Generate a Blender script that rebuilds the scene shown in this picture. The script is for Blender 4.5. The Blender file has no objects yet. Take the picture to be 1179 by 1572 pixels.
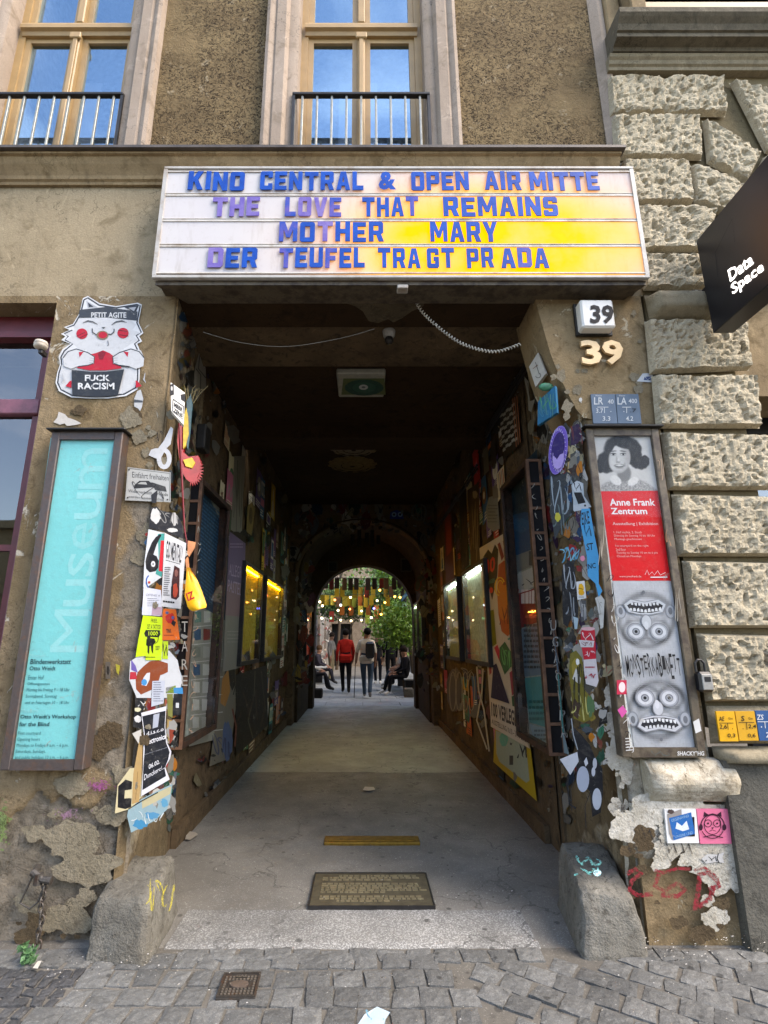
import bpy, bmesh, math, random
from math import sin, cos, tan, pi, radians, sqrt, atan
from mathutils import Vector, noise
sc = bpy.context.scene
C = sc.collection
# ---------------- camera ----------------
F_, CX, CY, D, H = 796.0, 557.0, 786.0, 3.05, 1.46      # focal length in photo pixels, principal column and row, distance to the facade, eye height
PITCH = atan(199/796)
cd = bpy.data.cameras.new('camera'); cam = bpy.data.objects.new('camera', cd); C.objects.link(cam)
cd.sensor_fit = 'VERTICAL'; cd.sensor_height = 36; cd.sensor_width = 27
cd.lens = F_/1572*36; cd.shift_x = (589.5-CX)/1572; cd.clip_start = .05; cd.clip_end = 500
cam.location = (0, -D, H); cam.rotation_euler = (pi/2+PITCH, 0, 0)
sc.camera = cam
# ---------------- daylight ----------------
w = bpy.data.worlds.new('World'); sc.world = w; w.use_nodes = True
nt = w.node_tree; bg = nt.nodes['Background']
sky = nt.nodes.new('ShaderNodeTexSky'); sky.sky_type = 'NISHITA'; sky.sun_disc = False
SUN_EL, SUN_AZ = radians(46), radians(114)               # veiled high sun over the street, from the right behind the camera
sky.sun_elevation = SUN_EL; sky.sun_rotation = SUN_AZ
sky.air_density = 1.0; sky.dust_density = .6; sky.ozone_density = 1.0
tc = nt.nodes.new('ShaderNodeTexCoord'); mpn = nt.nodes.new('ShaderNodeMapping'); mpn.inputs['Scale'].default_value = (1.2, 1.2, 3.2); nt.links.new(tc.outputs['Generated'], mpn.inputs[0])
cn_ = nt.nodes.new('ShaderNodeTexNoise'); cn_.inputs['Scale'].default_value = 2.6; cn_.inputs['Detail'].default_value = 8; cn_.inputs['Roughness'].default_value = .6; cn_.inputs['Distortion'].default_value = .5; nt.links.new(mpn.outputs[0], cn_.inputs['Vector'])
mr_ = nt.nodes.new('ShaderNodeMapRange'); nt.links.new(cn_.outputs[0], mr_.inputs[0]); mr_.inputs[1].default_value = .50; mr_.inputs[2].default_value = .72; mr_.inputs[4].default_value = .3      # thin cloud added to the sky to streak the pane reflections
mxs = nt.nodes.new('ShaderNodeMix'); mxs.data_type = 'RGBA'; nt.links.new(mr_.outputs[0], mxs.inputs[0]); nt.links.new(sky.outputs[0], mxs.inputs[6]); mxs.inputs[7].default_value = (7, 7.6, 8.6, 1)
nt.links.new(mxs.outputs[2], bg.inputs[0]); bg.inputs[1].default_value = .15
sl = bpy.data.lights.new('sun', 'SUN'); so = bpy.data.objects.new('sun', sl); C.objects.link(so)
sl.energy = 1.5; sl.angle = radians(38); sl.color = (1, .95, .87)
sd = Vector((sin(SUN_AZ)*cos(SUN_EL), cos(SUN_AZ)*cos(SUN_EL), sin(SUN_EL)))
so.rotation_euler = sd.to_track_quat('Z', 'Y').to_euler(); so.location = (0, -10, 30)
vs = sc.view_settings
vs.view_transform = 'Standard'; vs.look = 'None'; vs.gamma = 1; vs.use_curve_mapping = False; vs.exposure = 2.2
try:
    vs.use_white_balance = True; vs.white_balance_temperature = 7300; vs.white_balance_tint = 15
except Exception: pass
sc.cycles.max_bounces = 6; sc.cycles.diffuse_bounces = 4; sc.cycles.glossy_bounces = 3; sc.cycles.transparent_max_bounces = 10
sc.cycles.sample_clamp_indirect = 4
# ---------------- measuring: a point of the photograph carried onto a real plane ----------------
def ray(px, py):
    u = (px-CX)/F_; v = (CY-py)/F_
    return Vector((u, cos(PITCH)-v*sin(PITCH), sin(PITCH)+v*cos(PITCH)))
EYE = Vector((0, -D, H))
class Surf:
    def __init__(s, p, n): s.p = Vector(p); s.n = Vector(n).normalized()
    def pt(s, px, py, off=0):
        r = ray(px, py); q = s.p+s.n*off
        return EYE + r*((q-EYE).dot(s.n)/r.dot(s.n))
FAC = Surf((0,0,0), (0,-1,0))
def facY(y): return Surf((0,y,0), (0,-1,0))
def sideX(x): return Surf((x,0,0), (-1 if x > 0 else 1, 0, 0))
def flrZ(z=0): return Surf((0,0,z), (0,0,1))
def ceilZ(z): return Surf((0,0,z), (0,0,-1))
JL = Surf((-1.25,0,0), (1,.13,0)); JR = Surf((1.38,0,0), (-1,.05,0))
def X(px, py, y=0): return facY(y).pt(px,py).x
def Z(py, y=0): return facY(y).pt(CX,py).z
# ---------------- colour and materials ----------------
def srgb(c):
    if isinstance(c, str): c = tuple(int(c[i:i+2], 16)/255 for i in (0,2,4))
    return tuple(x/12.92 if x <= .04045 else ((x+.055)/1.055)**2.4 for x in c)
MATS = {}
class NT:
    def __init__(s, name):
        s.m = bpy.data.materials.new(name); s.m.use_nodes = True; s.t = s.m.node_tree
        s.b = s.t.nodes['Principled BSDF']; s.out = s.t.nodes['Material Output']
        s.pos = s.t.nodes.new('ShaderNodeNewGeometry').outputs['Position']
    def n(s, kind, **kw):
        x = s.t.nodes.new(kind)
        for k, v in kw.items():
            if k in x.inputs: x.inputs[k].default_value = v
            else: setattr(x, k, v)
        return x
    def l(s, a, b): s.t.links.new(a, b)
    def scaled(s, v):
        m = s.n('ShaderNodeMapping'); m.inputs['Scale'].default_value = v; s.l(s.pos, m.inputs[0]); return m.outputs[0]
    def noise(s, scale, detail=4, rough=.55, vec=None, dist=0):
        x = s.n('ShaderNodeTexNoise', Scale=scale, Detail=detail, Roughness=rough, Distortion=dist); s.l(vec or s.pos, x.inputs['Vector']); return x.outputs[0]
    def ramp(s, fac, lo, hi, a=0., b=1.):
        x = s.n('ShaderNodeMapRange'); x.inputs[1].default_value = lo; x.inputs[2].default_value = hi
        x.inputs[3].default_value = a; x.inputs[4].default_value = b; s.l(fac, x.inputs[0]); return x.outputs[0]
    def mix(s, fac, a, b, mode='MIX'):
        x = s.n('ShaderNodeMix', data_type='RGBA', blend_type=mode)
        for k, v in ((0, fac), (6, a), (7, b)):
            if hasattr(v, 'is_linked') or hasattr(v, 'links'): s.l(v, x.inputs[k])
            elif k == 0: x.inputs[0].default_value = v
            else: x.inputs[k].default_value = tuple(v)+(1,) if len(v) == 3 else v
        return x.outputs[2]
    def math(s, op, a, b=0.):
        x = s.n('ShaderNodeMath', operation=op)
        for k, v in ((0, a), (1, b)):
            if hasattr(v, 'links'): s.l(v, x.inputs[k])
            else: x.inputs[k].default_value = v
        return x.outputs[0]
    def bump(s, h, strength, dist=.01, prev=None):
        x = s.n('ShaderNodeBump', Strength=strength, Distance=dist); s.l(h, x.inputs['Height'])
        if prev: s.l(prev, x.inputs['Normal'])
        return x.outputs[0]
    def finish(s, col, rough=.85, nrm=None, metal=0):
        if hasattr(col, 'links'): s.l(col, s.b.inputs['Base Color'])
        else: s.b.inputs['Base Color'].default_value = tuple(col)+(1,)
        if hasattr(rough, 'links'): s.l(rough, s.b.inputs['Roughness'])
        else: s.b.inputs['Roughness'].default_value = rough
        s.b.inputs['Metallic'].default_value = metal
        if not hasattr(rough, 'links') and rough >= .8: s.b.inputs['Specular IOR Level'].default_value = .15
        if nrm: s.l(nrm, s.b.inputs['Normal'])
        return s.m
def simple(name, c, rough=.7, metal=0, var=.25, vs_=20, bs=80, bstr=.25, dirt=None, bd=.004):
    """one colour with mottling, dirt specks and fine relief"""
    if name in MATS: return MATS[name]
    g = NT(name); c = srgb(c) if isinstance(c, str) else c
    n1 = g.noise(vs_, 5); col = g.mix(g.ramp(n1, .3, .7), [x*(1-var) for x in c], [min(1, x*(1+var)) for x in c])
    if dirt:
        d = srgb(dirt) if isinstance(dirt, str) else dirt
        col = g.mix(g.ramp(g.noise(vs_*.35, 6, .7), .5, .68), col, d)
    MATS[name] = g.finish(col, rough, g.bump(g.noise(bs, 4, .6), bstr, bd), metal); return MATS[name]
def plaster(name, c1, c2, c3, s1=1.6, bstr=.5, worn=None, light=None, lt=.62, streak=0, grain=160, dim=.74):
    g = NT(name); c1, c2, c3 = [tuple(v*dim for v in srgb(c)) for c in (c1, c2, c3)]
    col = g.mix(g.ramp(g.noise(s1, 6, .6), .38, .62), c1, c2)
    col = g.mix(g.ramp(g.noise(s1*5, 8, .7, dist=.6), .52, .66), col, c3)
    col = g.mix(g.ramp(g.noise(grain, 3), .35, .65, 0, .5), col, [x*.55 for x in c1])
    if streak:
        st = g.noise(3, 5, .6, g.scaled((5, 5, .7)))
        col = g.mix(g.ramp(st, .52, .72, 0, streak), col, [x*.42 for x in c1])
    col = g.mix(g.ramp(g.noise(s1*2.3, 10, .78, dist=1.4), .57, .63, 0, .35), col, [min(1, x*1.45) for x in c1])
    col = g.mix(g.ramp(g.noise(s1*3.1, 10, .78, dist=.9), .6, .7, 0, .45), col, [x*.5 for x in c3])
    h = g.math('ADD', g.noise(grain*.5, 5, .6), g.math('MULTIPLY', g.noise(14, 6, .6), 2.0))
    if light:
        m = g.ramp(g.noise(4.2, 9, .72, dist=1.1), lt, lt+.03)
        col = g.mix(m, col, tuple(v*dim for v in srgb(light))); h = g.math('SUBTRACT', h, g.math('MULTIPLY', m, .6))
    if worn:
        a = g.n('ShaderNodeAttribute', attribute_name='worn')
        worn = [tuple(v*dim for v in srgb(q)) for q in worn]; wc = g.mix(g.ramp(g.noise(9, 8, .7), .4, .6), worn[0], worn[1])
        wc = g.mix(g.ramp(g.noise(11, 9, .75, dist=.7), .5, .68), wc, worn[2]); wc = g.mix(g.ramp(g.noise(55, 5, .7), .6, .7, 0, .5), wc, [x*.5 for x in worn[2]])
        col = g.mix(g.ramp(a.outputs['Fac'], .35, .6), col, wc)
    crack = g.n('ShaderNodeTexVoronoi', feature='DISTANCE_TO_EDGE', Scale=2.6); 
    wv = g.n('ShaderNodeVectorMath', operation='ADD'); g.l(g.pos, wv.inputs[0])
    nz = g.n('ShaderNodeTexNoise', Scale=5., Detail=6.); g.l(g.pos, nz.inputs['Vector']); g.l(nz.outputs['Color'], wv.inputs[1]); g.l(wv.outputs[0], crack.inputs['Vector'])
    cm = g.math('MULTIPLY', g.ramp(crack.outputs[0], 0, .012, 1, 0), g.ramp(g.noise(1.9, 2), .5, .55))
    col = g.mix(cm, col, [x*.25 for x in c1])
    return g.finish(col, .9, g.bump(h, bstr, .006))
def worm_plaster():
    g = NT('rough_worm_plaster')
    base = g.mix(g.ramp(g.noise(2.2, 6, .6), .4, .6), srgb('6a583e'), srgb('7c694b'))
    base = g.mix(g.ramp(g.noise(7, 7, .7), .6, .66), base, srgb('94846a'))
    a = g.math('ABSOLUTE', g.math('SUBTRACT', g.noise(24, 1, .4, dist=1.3), .5)); b = g.math('ABSOLUTE', g.math('SUBTRACT', g.noise(33, 1, .4, g.scaled((1.05,1,.9)), 1.0), .47))
    gr = g.math('MAXIMUM', g.ramp(a, .012, .038, 1, 0), g.ramp(b, .01, .032, 1, 0))
    gr = g.math('MULTIPLY', gr, g.ramp(g.noise(30, 2), .41, .47)); gr = g.math('MULTIPLY', gr, g.ramp(g.noise(1.6, 5), .64, .52))
    col = g.mix(g.math('MULTIPLY', gr, .9), base, srgb('241b11'))
    col = g.mix(g.ramp(g.noise(130, 3), .4, .62, 0, .4), col, srgb('5b4f3b'))
    h = g.math('SUBTRACT', g.math('ADD', g.noise(90, 5, .6), g.math('MULTIPLY', g.noise(16, 5), 1.5)), g.math('MULTIPLY', gr, 2.0))
    return g.finish(col, .95, g.bump(h, .8, .012))
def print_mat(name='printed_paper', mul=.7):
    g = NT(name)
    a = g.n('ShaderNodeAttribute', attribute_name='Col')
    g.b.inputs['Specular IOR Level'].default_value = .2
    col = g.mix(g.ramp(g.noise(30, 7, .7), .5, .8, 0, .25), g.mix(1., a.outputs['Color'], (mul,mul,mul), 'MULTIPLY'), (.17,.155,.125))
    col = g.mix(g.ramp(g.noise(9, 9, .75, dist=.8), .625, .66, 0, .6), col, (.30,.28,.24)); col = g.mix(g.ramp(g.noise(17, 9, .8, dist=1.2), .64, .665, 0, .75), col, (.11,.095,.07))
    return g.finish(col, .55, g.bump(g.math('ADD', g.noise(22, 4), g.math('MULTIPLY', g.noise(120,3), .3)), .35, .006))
def paint_mat():
    g = NT('sprayed_paint')
    a = g.n('ShaderNodeAttribute', attribute_name='Col')
    col = g.mix(g.ramp(g.noise(22, 7, .7), .35, .7, 0, .35), a.outputs['Color'], (.12,.1,.075))
    m = g.finish(col, .8, g.bump(g.noise(90, 4), .4, .004))
    tr = g.n('ShaderNodeBsdfTransparent'); mx = g.n('ShaderNodeMixShader')
    g.l(g.ramp(g.noise(48, 8, .75, dist=.5), .4, .6), mx.inputs[0]); g.l(g.b.outputs[0], mx.inputs[2]); g.l(tr.outputs[0], mx.inputs[1])
    ad = g.math('ADD', g.ramp(g.noise(60, 9, .8, dist=.4), .42, .55), 0.); g.l(ad, mx.inputs[0])
    g.l(mx.outputs[0], g.out.inputs[0]); return m
def glass(name, ior=1.7, tint=(.85,.9,.92), rough=.02, coat=(1,1,1)):
    g = NT(name)
    fr = g.n('ShaderNodeFresnel', IOR=ior); gl = g.n('ShaderNodeBsdfGlossy', Roughness=rough); tr = g.n('ShaderNodeBsdfTransparent')
    tr.inputs[0].default_value = tuple(tint)+(1,); gl.inputs[0].default_value = tuple(coat)+(1,); mx = g.n('ShaderNodeMixShader')
    nb = g.bump(g.noise(2.2, 2), .05, .02); g.l(nb, gl.inputs['Normal'])
    geo = g.n('ShaderNodeNewGeometry'); front = g.math('SUBTRACT', 1., geo.outputs['Backfacing'])
    g.l(g.math('MULTIPLY', fr.outputs[0], front), mx.inputs[0]); g.l(tr.outputs[0], mx.inputs[1]); g.l(gl.outputs[0], mx.inputs[2]); g.l(mx.outputs[0], g.out.inputs[0]); return g.m
def glow(name, c, strength):
    if name in MATS: return MATS[name]
    g = NT(name); e = g.n('ShaderNodeEmission', Strength=strength); e.inputs[0].default_value = tuple(srgb(c))+(1,)
    g.l(e.outputs[0], g.out.inputs[0]); MATS[name] = g.m; return g.m
def rust_metal(name, c, r, rough=.5, metal=.3, lo=.5):
    g = NT(name); col = g.mix(g.ramp(g.noise(12, 8, .7), lo, lo+.15), srgb(c), srgb(r))
    return g.finish(g.mix(g.ramp(g.noise(60,4), .4, .7, 0, .4), col, [x*.5 for x in srgb(c)]), rough, g.bump(g.noise(70,5), .35, .003), metal)
# ---------------- mesh building ----------------
class MB:
    def __init__(s): s.v = []; s.f = []; s.c = []; s.m = []; s.cur = (.5,.5,.5); s.mi = 0
    def face(s, pts, col=None):
        i = len(s.v); s.v += [tuple(p) for p in pts]; s.f.append(tuple(range(i, i+len(pts)))); s.c.append(col or s.cur); s.m.append(s.mi)
    def mesh(s, verts, faces):
        i = len(s.v); s.v += [tuple(p) for p in verts]
        for f in faces: s.f.append(tuple(i+k for k in f)); s.c.append(s.cur); s.m.append(s.mi)
    def box(s, x0, y0, z0, x1, y1, z1, bev=0):
        if x0 > x1: x0, x1 = x1, x0
        if y0 > y1: y0, y1 = y1, y0
        if z0 > z1: z0, z1 = z1, z0
        if not bev:
            s.mesh([(x0,y0,z0),(x1,y0,z0),(x1,y1,z0),(x0,y1,z0),(x0,y0,z1),(x1,y0,z1),(x1,y1,z1),(x0,y1,z1)],
                   [(0,3,2,1),(4,5,6,7),(0,1,5,4),(1,2,6,5),(2,3,7,6),(3,0,4,7)]); return s
        bm = bmesh.new(); bmesh.ops.create_cube(bm, size=1)
        for v in bm.verts: v.co = Vector(((x0+x1)/2+v.co.x*(x1-x0), (y0+y1)/2+v.co.y*(y1-y0), (z0+z1)/2+v.co.z*(z1-z0)))
        bmesh.ops.bevel(bm, geom=bm.edges[:], offset=bev, segments=1, affect='EDGES')
        bm.verts.index_update(); s.mesh([v.co for v in bm.verts], [[v.index for v in f.verts] for f in bm.faces]); bm.free(); return s
    def prism(s, pts, d):
        d = Vector(d); a = [Vector(p) for p in pts]; b = [p+d for p in a]; n = len(a)
        nn = Vector((0,0,0))
        for i in range(n): nn += a[i].cross(a[(i+1)%n])
        if nn.dot(d) > 0: a.reverse(); b.reverse()
        s.mesh(a+b, [tuple(range(n)), tuple(range(2*n-1, n-1, -1))]+[(i, n+i, n+(i+1)%n, (i+1)%n) for i in range(n)]); return s
    def tube(s, pts, r, seg=8, closed=False):
        pts = [Vector(p) for p in pts]; n = len(pts); rr = r if isinstance(r, (list, tuple)) else [r]*n
        rings = []; up = None
        for i, p in enumerate(pts):
            t = (pts[(i+1)%n if closed else min(i+1, n-1)]-pts[(i-1) if closed else max(i-1, 0)]).normalized()
            if up is None: up = t.orthogonal().normalized()
            up = (up-t*up.dot(t)).normalized() if (up-t*up.dot(t)).length > 1e-4 else t.orthogonal().normalized()
            q = t.cross(up); rings.append([p+(up*cos(2*pi*k/seg)+q*sin(2*pi*k/seg))*rr[i] for k in range(seg)])
        fs = []
        for i in range(n if closed else n-1):
            a = i*seg; b = ((i+1) % n)*seg
            fs += [(a+k, a+(k+1)%seg, b+(k+1)%seg, b+k) for k in range(seg)]
        if not closed: fs += [tuple(range(seg-1, -1, -1)), tuple((n-1)*seg+k for k in range(seg))]
        s.mesh([v for r_ in rings for v in r_], fs); return s
    def lathe(s, c, prof, axis='Z', seg=14):
        c = Vector(c); vs_ = []
        for (r, h) in prof:
            for k in range(seg):
                a = 2*pi*k/seg; p = (r*cos(a), r*sin(a), h)
                if axis == 'Y': p = (p[0], p[2], p[1])
                if axis == 'X': p = (p[2], p[0], p[1])
                vs_.append(c+Vector(p))
        s.mesh(vs_, [(i*seg+k, i*seg+(k+1)%seg, (i+1)*seg+(k+1)%seg, (i+1)*seg+k) for i in range(len(prof)-1) for k in range(seg)]
               + [tuple(range(seg-1,-1,-1)), tuple((len(prof)-1)*seg+k for k in range(seg))]); return s
    def ball(s, c, r, seg=10, sq=(1,1,1)):
        n = seg//2; vs_ = []; c = Vector(c)
        for i in range(n+1):
            t = pi*i/n
            for k in range(seg): vs_.append(c+Vector((r*sq[0]*sin(t)*cos(2*pi*k/seg), r*sq[1]*sin(t)*sin(2*pi*k/seg), r*sq[2]*cos(t))))
        s.mesh(vs_, [(i*seg+k, (i+1)*seg+k, (i+1)*seg+(k+1)%seg, i*seg+(k+1)%seg) for i in range(n) for k in range(seg)]); return s
    def profile(s, prof, x0, x1):      # a moulding: (y,z) outline swept along x, ends closed
        a = [Vector((x0,y,z)) for y, z in prof]; s.prism(a, (x1-x0,0,0)); return s
    def build(s, name, mat, parent=None, smooth=False, origin=None):
        me = bpy.data.meshes.new(name); me.from_pydata(s.v, [], s.f)
        mats = mat if isinstance(mat, (list, tuple)) else [mat]
        for m in mats: me.materials.append(m)
        if len(mats) > 1: me.polygons.foreach_set('material_index', s.m)
        if any(c != (.5,.5,.5) for c in s.c):
            a = me.color_attributes.new('Col', 'FLOAT_COLOR', 'CORNER'); d = []
            for f, c in zip(s.f, s.c): d += [c[0], c[1], c[2], 1.]*len(f)
            a.data.foreach_set('color', d)
        if smooth: me.polygons.foreach_set('use_smooth', [True]*len(s.f)); 
        me.update(); o = bpy.data.objects.new(name, me); C.objects.link(o)
        if parent: o.parent = parent
        return o
def smooth_angle(o, deg=40):
    me = o.data; bm = bmesh.new(); bm.from_mesh(me); bmesh.ops.remove_doubles(bm, verts=bm.verts[:], dist=1e-5)
    for f in bm.faces: f.smooth = True
    for e in bm.edges:
        if len(e.link_faces) == 2 and e.calc_face_angle(0) > radians(deg): e.smooth = False
    bm.to_mesh(me); bm.free()
def tag(o, label=None, cat=None, group=None, kind=None):
    if label: o['label'] = label
    if cat: o['category'] = cat
    if group: o['group'] = group
    if kind: o['kind'] = kind
    return o
def thing(name, label, cat, loc=(0,0,0), group=None):
    o = bpy.data.objects.new(name, None); C.objects.link(o); o.empty_display_size = .1; return tag(o, label, cat, group)
_T = {}
def txt(s, bold=0.):
    k = (s, bold)
    if k not in _T:
        cu = bpy.data.curves.new('t', 'FONT'); cu.body = s; cu.size = 1; cu.offset = bold; cu.resolution_u = 2
        ob = bpy.data.objects.new('t', cu); C.objects.link(ob)
        dg = bpy.context.evaluated_depsgraph_get(); me = bpy.data.meshes.new_from_object(ob.evaluated_get(dg))
        vs_ = [(v.co.x, v.co.y) for v in me.vertices]; fs = [tuple(p.vertices) for p in me.polygons]
        x0 = min(v[0] for v in vs_); x1 = max(v[0] for v in vs_); y0 = min(v[1] for v in vs_); y1 = max(v[1] for v in vs_)
        _T[k] = ([((x-x0)/(x1-x0), (y-y0)/(y1-y0)) for x, y in vs_], fs)
        bpy.data.objects.remove(ob); bpy.data.curves.remove(cu); bpy.data.meshes.remove(me)
    return _T[k]
PR = print_mat(); PI = print_mat('printed_paper_brightened', 1.05); PA = paint_mat()  # second print copy has brighter colours to make up for the dim passage light
STEP = .0002
class Print:
    """flat print and paper laid on a real surface, drawn with points measured in the photograph"""
    def __init__(s, surf, base=.004, tf=None): s.b = MB(); s.s = surf; s.o = base; s.tf = tf; s.hold = False
    def P(s, x, y, o=None):
        if s.tf: x = s.tf[0]+x*s.tf[2]; y = s.tf[1]+y*s.tf[2]
        return s.s.pt(x, y, s.o if o is None else o)
    def up(s):
        if not s.hold: s.o += STEP
    def poly(s, pts, col):
        s.up(); p3 = [s.P(*p) for p in pts]; n = Vector((0,0,0))
        for i in range(len(p3)): n += p3[i].cross(p3[(i+1)%len(p3)])
        if n.dot(s.s.n) < 0: p3.reverse()
        s.b.face(p3, srgb(col)); return s
    def rect(s, x0, y0, x1, y1, col): return s.poly([(x0,y0),(x1,y0),(x1,y1),(x0,y1)], col)
    def ell(s, cx, cy, rx, ry, col, rot=0, n=20):
        a = radians(rot); return s.poly([(cx+rx*cos(t)*cos(a)-ry*sin(t)*sin(a), cy+rx*cos(t)*sin(a)+ry*sin(t)*cos(a)) for t in [2*pi*k/n for k in range(n)]], col)
    def blob(s, cx, cy, rx, ry, col, seed=0, j=.25, n=22):
        r = random.Random(seed); return s.poly([(cx+rx*cos(2*pi*k/n)*(1-j*r.random()), cy+ry*sin(2*pi*k/n)*(1-j*r.random())) for k in range(n)], col)
    def line(s, pts, w, col, taper=False):
        s.up(); n = len(pts); L = []; R = []
        for i in range(n):
            a = pts[max(i-1,0)]; b = pts[min(i+1,n-1)]; dx, dy = b[0]-a[0], b[1]-a[1]; l = max(1e-6, sqrt(dx*dx+dy*dy))
            ww = w/2*((.25+.75*sin(pi*i/(n-1))) if taper else 1)
            L.append((pts[i][0]-dy/l*ww, pts[i][1]+dx/l*ww)); R.append((pts[i][0]+dy/l*ww, pts[i][1]-dx/l*ww))
        for i in range(n-1):
            q = [s.P(*L[i]), s.P(*L[i+1]), s.P(*R[i+1]), s.P(*R[i])]
            if (q[1]-q[0]).cross(q[2]-q[0]).dot(s.s.n) < 0: q.reverse()
            s.b.face(q, srgb(col))
        return s
    def arc(s, cx, cy, rx, ry, a0, a1, w, col, n=12, taper=False):
        return s.line([(cx+rx*cos(radians(a0+(a1-a0)*k/n)), cy+ry*sin(radians(a0+(a1-a0)*k/n))) for k in range(n+1)], w, col, taper)
    def text(s, t, q, col, bold=0.):
        """q = bottom left, bottom right, top right, top left"""
        s.up(); vs_, fs = txt(t, bold); (ax,ay),(bx,by),(cx,cy),(dx,dy) = q; p = []
        for u, v in vs_:
            p.append(s.P((ax*(1-u)+bx*u)*(1-v)+(dx*(1-u)+cx*u)*v, (ay*(1-u)+by*u)*(1-v)+(dy*(1-u)+cy*u)*v))
        s.b.cur = srgb(col); s.b.mesh(p, fs); s.b.cur = (.5,.5,.5); return s
    def t(s, t, x0, y0, x1, y1, col, bold=0.): return s.text(t, [(x0,y1),(x1,y1),(x1,y0),(x0,y0)], col, bold)
    def lines(s, x0, y0, x1, y1, n, col, seed=0, fill=.5, sl=0, sy=0):
        """rows of print too small to read"""
        r = random.Random(seed); s.up(); hh = (y1-y0)/n
        for i in range(n):
            y = y0+i*hh; x = x0+sl*i; e = x1+sl*i-(x1-x0)*r.random()*.35
            while x < e:
                l = (x1-x0)*r.uniform(.05,.16); xe = min(x+l, e)
                ya = y+sy*(x-x0); q = [s.P(x,ya), s.P(x,ya+hh*fill), s.P(xe,ya+sy*(xe-x)+hh*fill), s.P(xe,ya+sy*(xe-x))]
                if (q[1]-q[0]).cross(q[2]-q[0]).dot(s.s.n) < 0: q.reverse()
                s.b.face(q, srgb(col)); x = xe+(x1-x0)*.025
        return s
    def scrawl(s, x, y, w, h, col, seed=0, lw=None, n=4):
        r = random.Random(seed); lw = lw or h*.1
        for k in range(n):
            cx = x+w*(k+.5)/n; a0 = r.uniform(0, 6.28); b0 = r.uniform(0, 6.28); f1 = r.uniform(1.5, 6.5); f2 = r.uniform(1.5, 6); ay = r.uniform(.28,.5); ax = r.uniform(.3,.75); oy = r.uniform(-.12,.12); sl = r.uniform(-.3,.3)
            pts = [(cx+w/n*(ax*cos(a0+f1*i/13)+sl*sin(b0+f2*i/13)), y+h*(.5+oy+ay*sin(b0+f2*i/13))) for i in range(14)]
            s.line(pts, lw, col, True)
        return s
    def done(s, name, label=None, cat=None, group=None, parent=None, mat=None, kind=None):
        o = s.b.build(name, mat or PR, parent); return tag(o, label, cat, group, kind)
TORN = ['cfc8b8','b9b2a0','8a8374','d8d4c8','5a5346','c5b98f','31302e','7d8a94','a8553c','d9d6cd','494640','9aa7a0','b79d3e','6a4a3a','1a5a8a','b02a2a','2a7a5a','d8841c','4a2a5a','e2ded2','1c1a18','1c1a18','d6d2c6']
def torn(rng, x, y, w, h, k=9):
    pts = []
    for (ax,ay),(bx,by) in zip([(x,y),(x+w,y),(x+w,y+h),(x,y+h)], [(x+w,y),(x+w,y+h),(x,y+h),(x,y)]):
        for i in range(k//3):
            t = i/(k//3); pts.append((ax+(bx-ax)*t+rng.uniform(-.1,.1)*w, ay+(by-ay)*t+rng.uniform(-.1,.1)*h))
    return pts
def wallgrid(o, u, v, lu, lv, cell, disp, mat, name, parent=None, wornf=None, kind=None):
    """a wall face of many small facets; disp(a,b,P) is how far the surface lies behind its plane"""
    o = Vector(o); u = Vector(u).normalized(); v = Vector(v).normalized(); n = u.cross(v); nu = max(1, round(lu/cell)); nv = max(1, round(lv/cell))
    vs_ = []; wn = []
    for j in range(nv+1):
        for i in range(nu+1):
            a = lu*i/nu; b = lv*j/nv; P = o+u*a+v*b; d = disp(a, b, P); vs_.append(P-n*d); wn.append(wornf(a, b, P) if wornf else 0.)
    fs = [(j*(nu+1)+i, j*(nu+1)+i+1, (j+1)*(nu+1)+i+1, (j+1)*(nu+1)+i) for j in range(nv) for i in range(nu)]
    me = bpy.data.meshes.new(name); me.from_pydata(vs_, [], fs); me.materials.append(mat)
    a = me.attributes.new('worn', 'FLOAT', 'POINT'); a.data.foreach_set('value', wn)
    me.polygons.foreach_set('use_smooth', [True]*len(fs)); me.update()
    ob = bpy.data.objects.new(name, me); C.objects.link(ob)
    if parent: ob.parent = parent
    if kind: ob['kind'] = kind
    return ob
def fbm(p, s, o=4): return noise.fractal(Vector(p)*s, 1.0, 2.0, o)
def sstep(a, b, x): t = max(0, min(1, (x-a)/(b-a))); return t*t*(3-2*t)
# =====================================================================================
# materials of the place
# =====================================================================================
M = {}
M['plaster'] = plaster('old_beige_plaster', 'b3a182', 'a39173', '89785c', 1.3, .5, streak=.35)
M['pier'] = plaster('stained_pier_plaster', 'a08a6a', '84704f', '66543b', 2.1, .8, worn=('7d7261','928674','50473b'), light='c9bda6', lt=.60, streak=.6)
M['pierR'] = plaster('stained_right_pier_plaster', 'ab9470', '917a58', '745f41', 1.8, .7, worn=('d2c8b3','b3a78f','83745c'), light='c9bb9e', lt=.605, streak=.4)
M['worm'] = worm_plaster()
M['foot'] = plaster('whitewashed_pier_foot', 'a5977c', '8d7d63', '5c4c38', 3.5, .9, worn=('e6dfcf','d0c6b1','97886d'), streak=.4)
M['trim'] = plaster('pinkish_stone_trim', 'b3a291', 'a89684', '93826f', 1.5, .25, streak=.25)
M['ledge'] = plaster('ledge_render', 'ad9672', '967f5f', '7b6748', 2.0, .35, streak=.6)
M['lead'] = simple('dark_ledge_sheet', '4d443c', .55, .2, .3, 8)
M['stone'] = plaster('rusticated_sandstone', 'd3c5a8', 'c2b497', 'a6997f', 2.6, 1.5, streak=.3, light='d8cdb6', lt=.64)
M['stone_smooth'] = plaster('smooth_sandstone', 'a79a7f', '978a70', '857962', 2.5, .6, streak=.35)
M['mortar'] = plaster('joint_mortar', '8a7b5c', '776a4f', '665a43', 3, .5)
M['cornice'] = plaster('weathered_cornice', '7d7462', '6a6252', '554e42', 2.2, .5, streak=.75)
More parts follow.
